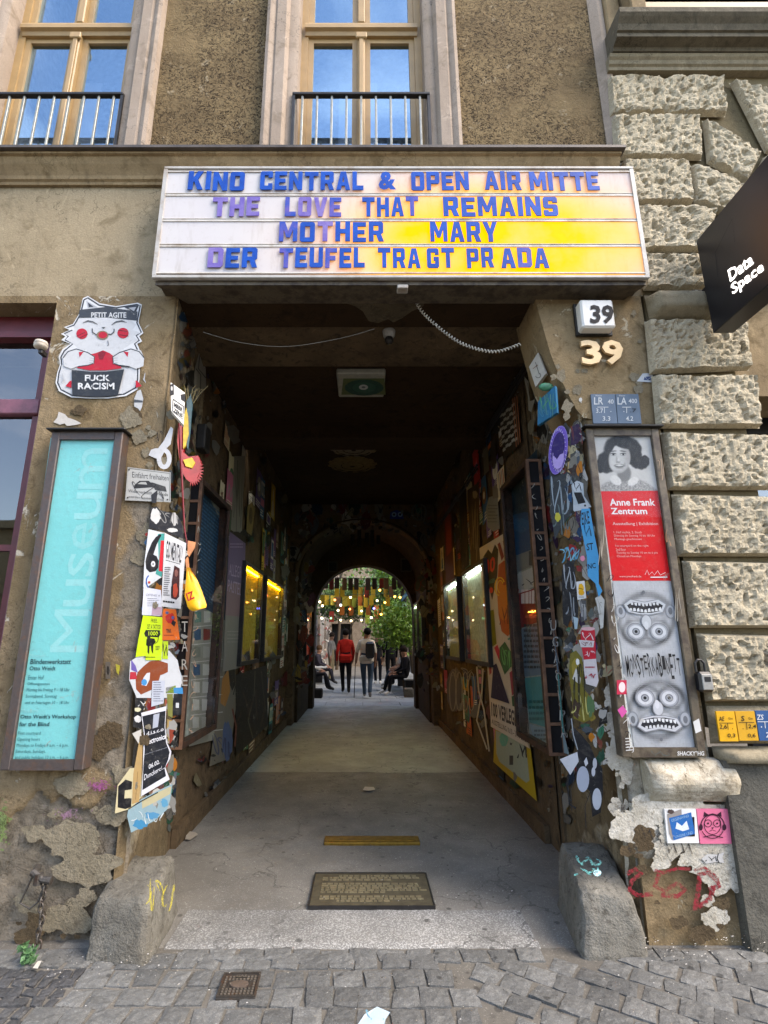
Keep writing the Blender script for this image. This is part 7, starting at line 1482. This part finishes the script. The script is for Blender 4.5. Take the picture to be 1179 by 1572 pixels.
# faces and signs around the vault arch
AF = facY(6.88)
for lab, fn in (('round white sticker of a bearded face left of the arch', lambda d: (d.ell(385,880,27,27,'77756c'), d.blob(385,875,10,15,'2a2824',3), d.poly([(372,866),(398,866),(394,856),(376,856)], '1c1a17'), d.poly([(366,905),(385,890),(404,905)], '1c1a17'))[0]),
    ('blue round eyed creature sticker above the arch', lambda d: (d.poly([(704,765),(706,742),(726,735),(746,742),(750,765)], '1d3c9a'), d.ell(718,750,8,8,'8fb4e0'), d.ell(738,750,8,8,'8fb4e0'), d.ell(718,750,4,4,'14224a'), d.ell(738,750,4,4,'14224a'))[0]),
    ('grey wreath shaped sticker above the arch', lambda d: (d.arc(800,742,24,26,0,360,6,'5c5a52',18), d.arc(800,742,15,17,0,360,4,'3a3832',14), d.scrawl(778,712,44,60,'6a675e',4,3,5))[0]),
    ('pale figure sticker left of the blue creature', lambda d: (d.poly([(652,710),(668,702),(682,712),(680,735),(684,755),(662,758),(655,735)], '6a655a'), d.scrawl(655,712,26,40,'34302a',4,3,3))[0]),
    ('dim orange sign above the arch', lambda d: d.poly([(545,700),(566,698),(562,725),(548,728)], '5a1c10')),
    ('dark green round sticker above the arch', lambda d: d.ell(588,725,20,28,'16261c')),
    ('small yellow scrap above the arch', lambda d: d.blob(522,762,17,12,'5a4c14',3)),
    ('scrolled sign with tiny letters over the arch crown left', lambda d: (d.poly([(485,818),(520,795),(560,785),(570,796),(525,812),(492,826)], '6a665a'), d.scrawl(495,792,66,26,'22201a',4,3,5))[0]),
    ('black letter block painted over the arch crown', lambda d: [d.poly([(x,y),(x+13,y),(x+13,y+h_),(x,y+h_)], '17120d') for x, y, h_ in ((575,815,36),(597,800,56),(622,810,30),(640,800,56),(660,818,30))] and d),
    ('row of small white boards over the arch crown right', lambda d: [d.poly([(675+k*22,792+k*5),(693+k*22,790+k*5),(692+k*22,800+k*5),(676+k*22,801+k*5)], '5a574e') for k in range(3)] and d)):
    sticker(AF, lab, fn, D4, .004)
for lab, pts in (('dark framed picture on the left of the courtyard arch', [(504,862),(518,862),(518,878),(504,878)]), ('dark framed picture on the right of the courtyard arch', [(615,857),(632,857),(632,878),(615,878)])):
    sticker(facY(9.28), lab, lambda d, pts=pts: (d.poly(pts, '4a4840'), d.poly([(x*.8+sum(q[0] for q in pts)/4*.2, y*.8+sum(q[1] for q in pts)/4*.2) for x, y in pts], '1c1a17'))[0], base=.01, name='wall_picture', cat='picture')
# ceiling things
t_ = thing('ceiling_lamp', 'square green stained lamp panel on the passage ceiling', 'ceiling lamp'); Cz = 3.80
a = ceilZ(3.76).pt(520,608); b = ceilZ(3.76).pt(592,571); m = MB(); m.box(a.x,b.y,3.745,b.x-.0,a.y,3.799,.01); m.build('housing', simple('lamp_housing', '8a8778', .6, 0, .15), t_)
d = Print(ceilZ(3.745), .002); d.poly([(524,606),(527,581),(590,581),(592,606)], '5f6a3c'); d.ell(559,595,30,12.5,'1f4a3c'); d.ell(559,595,18,8,'2a5a48'); d.ell(558,594.5,7,4,'c2c6c0'); d.ell(558,594.5,3,1.6,'6a706c'); d.done('stained_cover', parent=t_)
t_ = thing('motion_detector', 'small white detector hanging from the passage ceiling', 'detector'); p = ceilZ(3.74).pt(597,512); m = MB(); m.lathe((p.x,p.y,3.70), [(.03,0),(.045,.02),(.05,.06),(.05,.1)], 'Z', 12); m.build('base', M['grey_plastic'], t_, smooth=True); m = MB(); m.ball((p.x,p.y-.01,3.675), .035, 10); m.build('eye', M['dark_steel'], t_, smooth=True)
def cable(name, label, pts, r, mat, cat='cable', coil=0):
    P = [Vector(p) for p in pts]; out = []
    for i in range(len(P)-1):
        for k in range(10):
            t = k/10; a, b, c, e = P[max(i-1,0)], P[i], P[i+1], P[min(i+2,len(P)-1)]
            out.append(.5*((2*b)+(c-a)*t+(2*a-5*b+4*c-e)*t*t+(3*b-a-3*c+e)*t**3))
    out.append(P[-1]); m = MB(); m.tube(out, r if not coil else r*.5, 6); o = m.build(name, mat)
    if coil:
        L = [0]; 
        for a, b in zip(out, out[1:]): L.append(L[-1]+(b-a).length)
        n = int(L[-1]/.022); q = []
        for k in range(n*8):
            s_ = L[-1]*k/(n*8); i = max(j for j in range(len(L)) if L[j] <= s_); i = min(i, len(out)-2); t = (s_-L[i])/max(1e-6, L[i+1]-L[i]); c = out[i].lerp(out[i+1], t); d_ = (out[i+1]-out[i]).normalized(); u = d_.orthogonal().normalized(); v = d_.cross(u); a = 2*pi*k/8; q.append(c+(u*cos(a)+v*sin(a))*r)
        m2 = MB(); m2.tube(q, r*.42, 5); bpy.data.objects.remove(o); o = m2.build(name, mat)
    return tag(o, label, cat)
f0 = facY(.06)
cable('coiled_cord', 'pale coiled cord sagging under the marquee at the right', [f0.pt(634,452), f0.pt(648,478), f0.pt(680,508), f0.pt(715,530), f0.pt(760,540), f0.pt(800,528)], .009, simple('cord_grey', 'a8a498', .6), coil=1)
cable('thin_wire', 'thin wire sagging across the gateway ceiling at the left', [f0.pt(312,510), f0.pt(370,526), f0.pt(440,532), f0.pt(520,520), f0.pt(575,505)], .002, simple('wire_dark', '5a564c', .7))
for k, dz in enumerate((0,.035,.07)):
    m = MB(); m.tube([(1.36,.42,3.72-dz),(1.36,2.3,3.72-dz)], .012, 6); tag(m.build('conduit', M['dark_steel']), ('uppermost','middle','lowest')[k]+' dark conduit pipe along the top of the right passage wall', 'conduit', 'three conduits on the right wall')
for k in range(2):
    m = MB(); m.tube([(1.36,2.8,3.5-k*.05),(1.36,6.8,3.5-k*.05)], .012, 6); tag(m.build('conduit', M['dark_steel']), ('upper','lower')[k]+' dark conduit pipe beyond the ceiling beam on the right', 'conduit', 'conduits beyond the beam')
for (px,py,rx,lab) in ((543,688,.32,'faint plaster rosette on the ceiling, the nearer one'),(541,713,.36,'faint ochre rosette on the ceiling, the farther one')):
    p = ceilZ(4.1).pt(px,py); m = MB(); n = 24
    for r0, r1, z0, z1 in ((rx,rx*.8,0,.02),(rx*.8,rx*.5,.008,.02),(rx*.45,rx*.1,.02,.03)):
        for k in range(n): a, b = 2*pi*k/n, 2*pi*(k+1)/n; w1 = 1+.06*(k%2); m.face([(p.x+r0*w1*cos(a),p.y+r0*w1*sin(a),4.098-z0),(p.x+r0*w1*cos(b),p.y+r0*w1*sin(b),4.098-z0),(p.x+r1*cos(b),p.y+r1*sin(b),4.095-z1),(p.x+r1*cos(a),p.y+r1*sin(a),4.095-z1)])
    tag(m.build('ceiling_rosette', simple('rosette_'+lab[:8], '6a5a3c' if 'ochre' in lab else '7a6f60', .9)), lab, 'rosette')
m = MB(); m.box(-1.38,.95,3.0,-1.30,1.1,3.22,.01); tag(m.build('junction_box', M['dark_steel']), 'dark junction box high on the left passage wall', 'junction box')
# bills pasted one over another along both passage walls: each sheet a thing of its own
HUE = {'cream':'c9bf9f','white':'cfccc2','red':'9c2a24','black':'1b1a1a','blue':'28567c','yellow':'b8962a','green':'3f6a48','grey':'85837c','orange':'b05a22','brown':'6a4c34','pink':'b0627a','teal':'2e7474','violet':'5a4476'}
MOT = ['disc','slanting bars','big letters','rows of fine print','a silhouette','a zigzag','a framed block','a star']
used_ = set()
def bill(wx, y, z, w_, h_, r, side_, layer):
    for _ in range(60):
        hue = r.choice(list(HUE)); mot = r.choice(MOT); hz = 'high' if z > 2.2 else ('at eye level' if z > 1.2 else 'low'); dz = 'near the street' if y < 2.6 else ('midway' if y < 4.8 else 'deep inside')
        lab = '%s bill with %s, %s on the %s wall %s' % (hue, mot, hz, side_, dz)
        if lab not in used_: break
    else: return
    used_.add(lab); m = MB(); sg = 1 if wx < 0 else -1; rot = r.uniform(-.07,.07); base = wx+sg*(.003+.0006*layer)
    def P(u, v, k): a_ = (u-.5)*w_; b_ = (v-.5)*h_; return (base+sg*k*.00012, y+a_*cos(rot)-b_*sin(rot), z+a_*sin(rot)+b_*cos(rot))
    def poly(pts, c, k):
        q = [P(u, v, k) for u, v in pts]; a_, b_, c_ = Vector(q[0]), Vector(q[1]), Vector(q[2])
        if (b_-a_).cross(c_-a_).x*sg < 0: q.reverse()
        m.face(q, srgb(c))
    n = 5; ed = [(i/n, r.uniform(0,.04)) for i in range(n)]+[(1-r.uniform(0,.04), i/n) for i in range(n)]+[(1-i/n, 1-r.uniform(0,.05)) for i in range(n)]+[(r.uniform(0,.04), 1-i/n) for i in range(n)]
    poly(ed, HUE[hue], 0); k1 = r.choice([c for c in HUE if c != hue]); k2 = r.choice(['black','white','cream'] if hue not in ('black','white','cream') else ['red','black' if hue != 'black' else 'white','blue']); c1, c2 = HUE[k1], HUE[k2]
    if mot == 'disc': poly([(.5+.33*cos(t), .58+.33*w_/h_*sin(t)) for t in [2*pi*i/16 for i in range(16)]], c1, 1); poly([(.5+.15*cos(t), .58+.15*w_/h_*sin(t)) for t in [2*pi*i/12 for i in range(12)]], c2, 2)
    elif mot == 'slanting bars': [poly([(.08+.18*i,.3),(.16+.18*i,.3),(.22+.18*i,.92),(.14+.18*i,.92)], c1 if i % 2 else c2, 1) for i in range(4)]
    elif mot == 'big letters':
        for i in range(4): x = .08+.22*i; poly([(x,.55),(x+.07,.55),(x+.07,.9),(x,.9)], c2, 1); poly([(x+.072,.83),(x+.17,.83),(x+.17,.9),(x+.072,.9)], c2, 1); i % 2 and poly([(x+.072,.55),(x+.17,.55),(x+.17,.63),(x+.072,.63)], c2, 1)
        poly([(.1,.3),(.9,.3),(.9,.48),(.1,.48)], c1, 1)
    elif mot == 'rows of fine print': [poly([(.1,.12+.075*i),(r.uniform(.55,.92),.12+.075*i),(r.uniform(.55,.92),.145+.075*i),(.1,.145+.075*i)], c2, 1) for i in range(10)]
    elif mot == 'a silhouette': poly([(.2,.1),(.8,.1),(.74,.45),(.6,.55),(.64,.72),(.56,.86),(.44,.86),(.36,.72),(.42,.55),(.24,.45)], c2, 1); poly([(.3,.12),(.7,.12),(.6,.4),(.38,.38)], c1, 2)
    elif mot == 'a zigzag': [poly([(.1+.16*i,.3+.35*(i%2)),(.18+.16*i,.3+.35*(i%2)),(.34+.16*i,.65-.35*(i%2)),(.26+.16*i,.65-.35*(i%2))], c1, 1+i) for i in range(4)]
    elif mot == 'a framed block': poly([(.12,.35),(.88,.35),(.88,.92),(.12,.92)], c2, 1); poly([(.2,.42),(.8,.42),(.8,.85),(.2,.85)], c1, 2)
    else: poly([(.5+(.36 if i % 2 else .16)*cos(pi*i/5), .55+(.36 if i % 2 else .16)*w_/h_*sin(pi*i/5)) for i in range(10)], c1, 1)
    if mot != 'rows of fine print': [poly([(.1,.06+.06*i),(r.uniform(.5,.9),.06+.06*i),(r.uniform(.5,.9),.085+.06*i),(.1,.085+.06*i)], c2, 3) for i in range(3)]
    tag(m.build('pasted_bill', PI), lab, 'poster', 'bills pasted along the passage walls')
r = random.Random(41)
for side_, wx, zones in (('right', 1.388, [(1.7,3.0,2.5,3.6),(2.9,6.6,2.45,3.5),(3.0,6.7,.25,1.05),(1.75,3.0,.25,.6),(6.0,6.7,1.1,2.4)]), ('left', -1.388, [(1.85,6.6,2.5,3.6),(2.2,6.6,.25,1.1),(6.1,6.7,1.1,2.5),(2.2,2.6,1.2,2.3)])):
    for i in range(62):
        q = r.choices(zones, [(b-a)*(d_-c)+.4 for a, b, c, d_ in zones])[0]; bill(wx, r.uniform(q[0], q[1]), r.uniform(q[2], q[3]), r.uniform(.16,.42), r.uniform(.24,.6), r, side_, i % 6)
# layers of paper nobody could count, along both passage walls and reveals
def scraps(surf, boxes, seed, name, n, size, dark=.5, kind='stuff', base=.0012, parent=None):
    d = Print(surf, base); r = random.Random(seed); d.hold = True
    for i in range(n):
        x0, y0, x1, y1 = r.choice(boxes); x = r.uniform(x0, x1); y = r.uniform(y0, y1); w_ = size*(.35+1.6*r.random()**2.2); h_ = w_*r.uniform(.5,2.4)
        c = srgb(r.choice(TORN)); k = dark*r.uniform(.35,1.1); c = tuple(min(1, v*k) for v in c)
        nn_ = r.randint(6,11); sk = r.uniform(-.4,.4); pts = [(x+(cos(2*pi*q/nn_)*r.uniform(.35,1.)+sk*sin(2*pi*q/nn_))*w_*.5, y+sin(2*pi*q/nn_)*r.uniform(.45,1.)*h_*.5) for q in range(nn_)]
        d.o = base+.000022*i; p3 = [d.P(*p) for p in pts]; nn = Vector((0,0,0))
        for q in range(len(p3)): nn += p3[q].cross(p3[(q+1)%len(p3)])
        if nn.dot(surf.n) < 0: p3.reverse()
        d.b.face(p3, c)
        if r.random() < .45:
            g = r.choice(['2a2824','6f6c62','4a463c','1f1c18','7a3a30','3a5668']); d.o += .00001; d.scrawl(x-w_*.4, y-h_*.3, w_*.8, h_*.6, g, r.randint(0,999), max(.5, w_*.05), 2)
    o = d.b.build(name, PR, parent); o['kind'] = kind; return o
scraps(JL, [(278,480,298,720),(255,1160,330,1290),(262,700,285,1000)], 3, 'torn_paper', 260, 13, .42)
scraps(JR, [(830,700,862,1000),(850,1000,880,1260),(822,560,850,680)], 4, 'torn_paper', 280, 12, .42)
scraps(CL, [(222,820,285,1050),(215,1050,270,1250)], 5, 'torn_paper', 240, 13, .75)
scraps(CR, [(862,660,895,800),(868,800,915,1000),(875,1000,935,1180)], 6, 'torn_paper', 260, 13, .6)
scraps(WR, [(690,620,775,800),(645,760,740,870),(690,1030,760,1120),(770,1130,850,1250),(740,560,800,720)], 7, 'torn_paper', 160, 10, .4)
scraps(WL, [(350,680,420,860),(430,760,462,1000),(345,1000,440,1120),(305,560,350,700),(300,1150,350,1220)], 8, 'torn_paper', 160, 10, .35)
scraps(AF, [(455,770,480,1060),(470,770,660,812),(645,800,672,1060)], 9, 'torn_paper', 260, 11, .45)
d = Print(sideX(-1.97), .01); r = random.Random(5)
for k in range(60): x = r.uniform(476,506); d.scrawl(x, r.uniform(925,1045), 5, 9, r.choice(['c9c6be','3a3834','8a3a34','d6d4cc']), k, 1, 1)
o = d.done('courtyard_graffiti', parent=cb1, mat=PR); o['kind'] = 'stuff'
# =====================================================================================
# ground pieces
# =====================================================================================
t_ = thing('bronze_floor_plate', 'rectangular bronze plate with raised lines of text set in the gateway floor', 'floor plate')
p = [flrZ(.004).pt(*c) for c in ((472,1396),(665,1391),(653,1342),(487,1344))]; x0, x1 = (p[0].x+p[3].x)/2, (p[1].x+p[2].x)/2; y0, y1 = (p[0].y+p[1].y)/2, (p[2].y+p[3].y)/2; yp0 = y0
m = MB(); m.box(x0,y0,-.01,x1,y1,.012); m.build('plate', M['bronze'], t_); m = MB(); m.box(x0-.008,y0-.008,-.01,x0,y1+.008,.016); m.box(x1,y0-.008,-.01,x1+.008,y1+.008,.016); m.box(x0,y0-.008,-.01,x1,y0,.016); m.box(x0,y1,-.01,x1,y1+.008,.016); m.build('rim', M['dark_steel'], t_)
m = MB(); r = random.Random(3)
for k in range(13):
    yy_ = y1-.05-k*(y1-y0-.07)/13; x = x0+.05+(.1 if k in (0,12) else 0)
    if k in (3, 9): continue
    while x < x1-.06-(.2 if k in (2,8,12) else 0): l = r.uniform(.012,.045); m.box(x,yy_,.0121,x+l,yy_+.017,.0155); x += l+.008
m.build('raised_text', simple('polished_bronze', '857a5e', .5, .4), t_)['kind'] = 'stuff'
p = [flrZ(0).pt(*c) for c in ((497,1297),(645,1296),(640,1286),(500,1286))]; t_ = thing('brass_door_stop', 'worn brass strip set across the passage floor', 'floor strip'); m = MB(); m.box(p[0].x,p[0].y,-.01,p[1].x,p[2].y,.014,.004); m.build('strip', M['brass'], t_); m = MB(); m.box(p[0].x+.03,p[0].y+.03,.0141,p[1].x-.03,p[0].y+.045,.019,.0015); m.build('ridge', M['brass'], t_)
# square gas valve cover
t_ = thing('valve_cover', 'small square iron GAS valve cover in the pavement', 'utility cover'); q = flrZ(0).pt(367,1514); t_.location = (q.x,q.y,.004); t_.rotation_euler = (0,0,.04)
S = .083; m = MB(); m.box(-S,-S,-.03,S,S,.0,.002); m.build('plate', M['iron'], t_); m = MB(); e = .008
m.box(-S,-S,.0002,S,-S+e,.006); m.box(-S,S-e,.0002,S,S,.006); m.box(-S,-S+e,.0002,-S+e,S-e,.006); m.box(S-e,-S+e,.0002,S,S-e,.006); m.build('rim', M['iron'], t_)
m = MB()
for i in range(9):
    for j in range(8):
        x, y = -.064+i*.016, -.062+j*.0165
        if not (abs(x) < .05 and abs(y+.0) < .026) and not (j == 7 and abs(x) < .03): m.box(x-.004,y-.004,.0002,x+.004,y+.004,.004)
m.build('studs', simple('stud_iron', '756c60', .5, .5), t_)['kind'] = 'stuff'
m = MB(); m.lathe((0,0,.0003), [(.03,0),(.03,.006),(.026,.007)], 'Z', 20); o = m.build('lid', simple('lid_iron', '6d5f54', .5, .5), t_); o.scale = (1.35,.8,1)
m = MB(); m.box(-.048,-.026,.0002,-.04,.026,.004); m.box(.04,-.026,.0002,.048,.026,.004); m.box(-.04,-.026,.0002,.04,-.0245,.0035); m.build('lid_frame', M['iron'], t_)
vs_, fs = txt('GAS', .03); m = MB(); m.mesh([(-.024+u*.048, .048+v*.018, .0045) for u, v in vs_], fs); m.build('lettering', simple('stud_iron', '756c60'), t_)
# chain and ring fixed to the wall at the left
t_ = thing('wall_chain', 'rusty chain and steel clamp fixed low on the wall at the left', 'chain'); fz = facY(-.05)
p0 = fz.pt(52,1340); m = MB(); m.tube([(p0.x-.01,.0,p0.z+.005),(p0.x,-.05,p0.z),(p0.x+.055,-.06,p0.z-.025),(p0.x+.1,-.06,p0.z-.03)], [.018,.02,.016,.02], 10); m.lathe((p0.x+.03,-.055,p0.z-.05), [(.022,0),(.022,.05)], 'Z', 10); m.build('clamp', M['chain'], t_)
m = MB(); m.tube([fz.pt(50,1345), fz.pt(42,1362), fz.pt(31,1386), fz.pt(46,1395), fz.pt(58,1385), fz.pt(66,1365), fz.pt(72,1350)], .0055, 7); m.build('wire_hoop', M['chain'], t_)
P0 = fz.pt(68,1356); P1 = fz.pt(60,1450); n = 11
for k in range(n):
    c = P0.lerp(P1, k/(n-1))+Vector((.006*sin(k*1.3), 0, 0)); a = pi/2 if k % 2 else 0; L = .021; W_ = .011; pts = []
    for j in range(12): t = 2*pi*j/12; u = W_*cos(t); v = L*sin(t)*1.05; pts.append(c+Vector((u*cos(a), u*sin(a)-.004, v)))
    m = MB(); m.tube(pts, .0042, 6, closed=True); m.build('link', M['chain'], t_)
t_ = thing('wall_weed', 'small green weed growing at the foot of the left wall', 'plant'); r = random.Random(8); b = flrZ(0).pt(42,1478); m = MB(); st = MB()
for k in range(20):
    a = r.uniform(0,6.28); l = r.uniform(.02,.07); top = b+Vector((l*cos(a), l*sin(a)*.6-.01, r.uniform(.02,.09))); st.tube([b, top], [.002,.001], 4)
    for j in range(4):
        c = b.lerp(top, .5+.15*j); d_ = Vector((r.gauss(0,1), r.gauss(0,1), r.gauss(.3,.6))).normalized(); e_ = d_.orthogonal().normalized(); f_ = d_.cross(e_); s_ = r.uniform(.012,.02); m.face([c-e_*s_, c-f_*s_*.6, c+e_*s_, c+f_*s_*.6])
m.build('leaves', simple('weed_green', (.07,.16,.06), .6, 0, .3), t_); st.build('stems', M['leaf2'], t_)
# litter
def litter(pts, z, col, label, marks=None, name='paper_scrap'):
    d = Print(flrZ(z), .004); d.poly(pts, col)
    if marks: marks(d)
    p3 = d.b; o = d.done(name, label, 'litter'); 
    for v in o.data.vertices: v.co.z += .006*noise.noise(v.co*17)
    return o
litter([(549,1572),(560,1558),(579,1546),(599,1554),(592,1566),(585,1590),(550,1590)], .006, 'bcd0da', 'folded pale blue paper on the setts at the bottom', lambda d: d.scrawl(562,1552,28,14,'7ab0c4',3,1.6,3))
litter([(284,1288),(288,1276),(300,1277),(304,1281),(292,1289)], .008, 'b9ae9c', 'small beige paper scrap beside the left passage wall')
litter([(557,1213),(560,1208),(574,1208),(576,1212),(566,1214)], .008, 'd9cfbe', 'tiny pale cup lid in the middle of the passage')
litter([(590,1476),(594,1470),(600,1478),(596,1482)], .006, 'd6d2ca', 'tiny white shred on the setts right of the cover') if False else None
litter([(690,1118),(706,1112),(712,1122),(700,1128)], .01, '7a1c30', 'crumpled dark red wrapper at the right passage wall')
litter([(50,1486),(58,1476),(64,1476),(58,1486)], .006, 'cfc9bd', 'small white shard of litter beside the weed')
r = random.Random(17); d = Print(flrZ(.004), .003)
for k in range(520):
    zone_ = r.choice([(90,1475,1150,1568),(300,1200,830,1395),(400,1120,700,1200),(980,1436,1179,1475),(60,1460,280,1500)]); x = r.uniform(zone_[0],zone_[2]); y = r.uniform(zone_[1],zone_[3]); s_ = r.uniform(.8,2.4)*(1 if y > 1300 else .5); c = r.choice(['cfcac0','b9b2a4','e0dcd4','a59a88','2a2624','3a332c'])
    d.poly([(x,y),(x+s_,y-s_*.3),(x+s_*1.3,y+s_*.2),(x+s_*.4,y+s_*.5)], c)
d.done('ground_specks', kind='stuff')
for (px,py) in ((700,1290),): pass
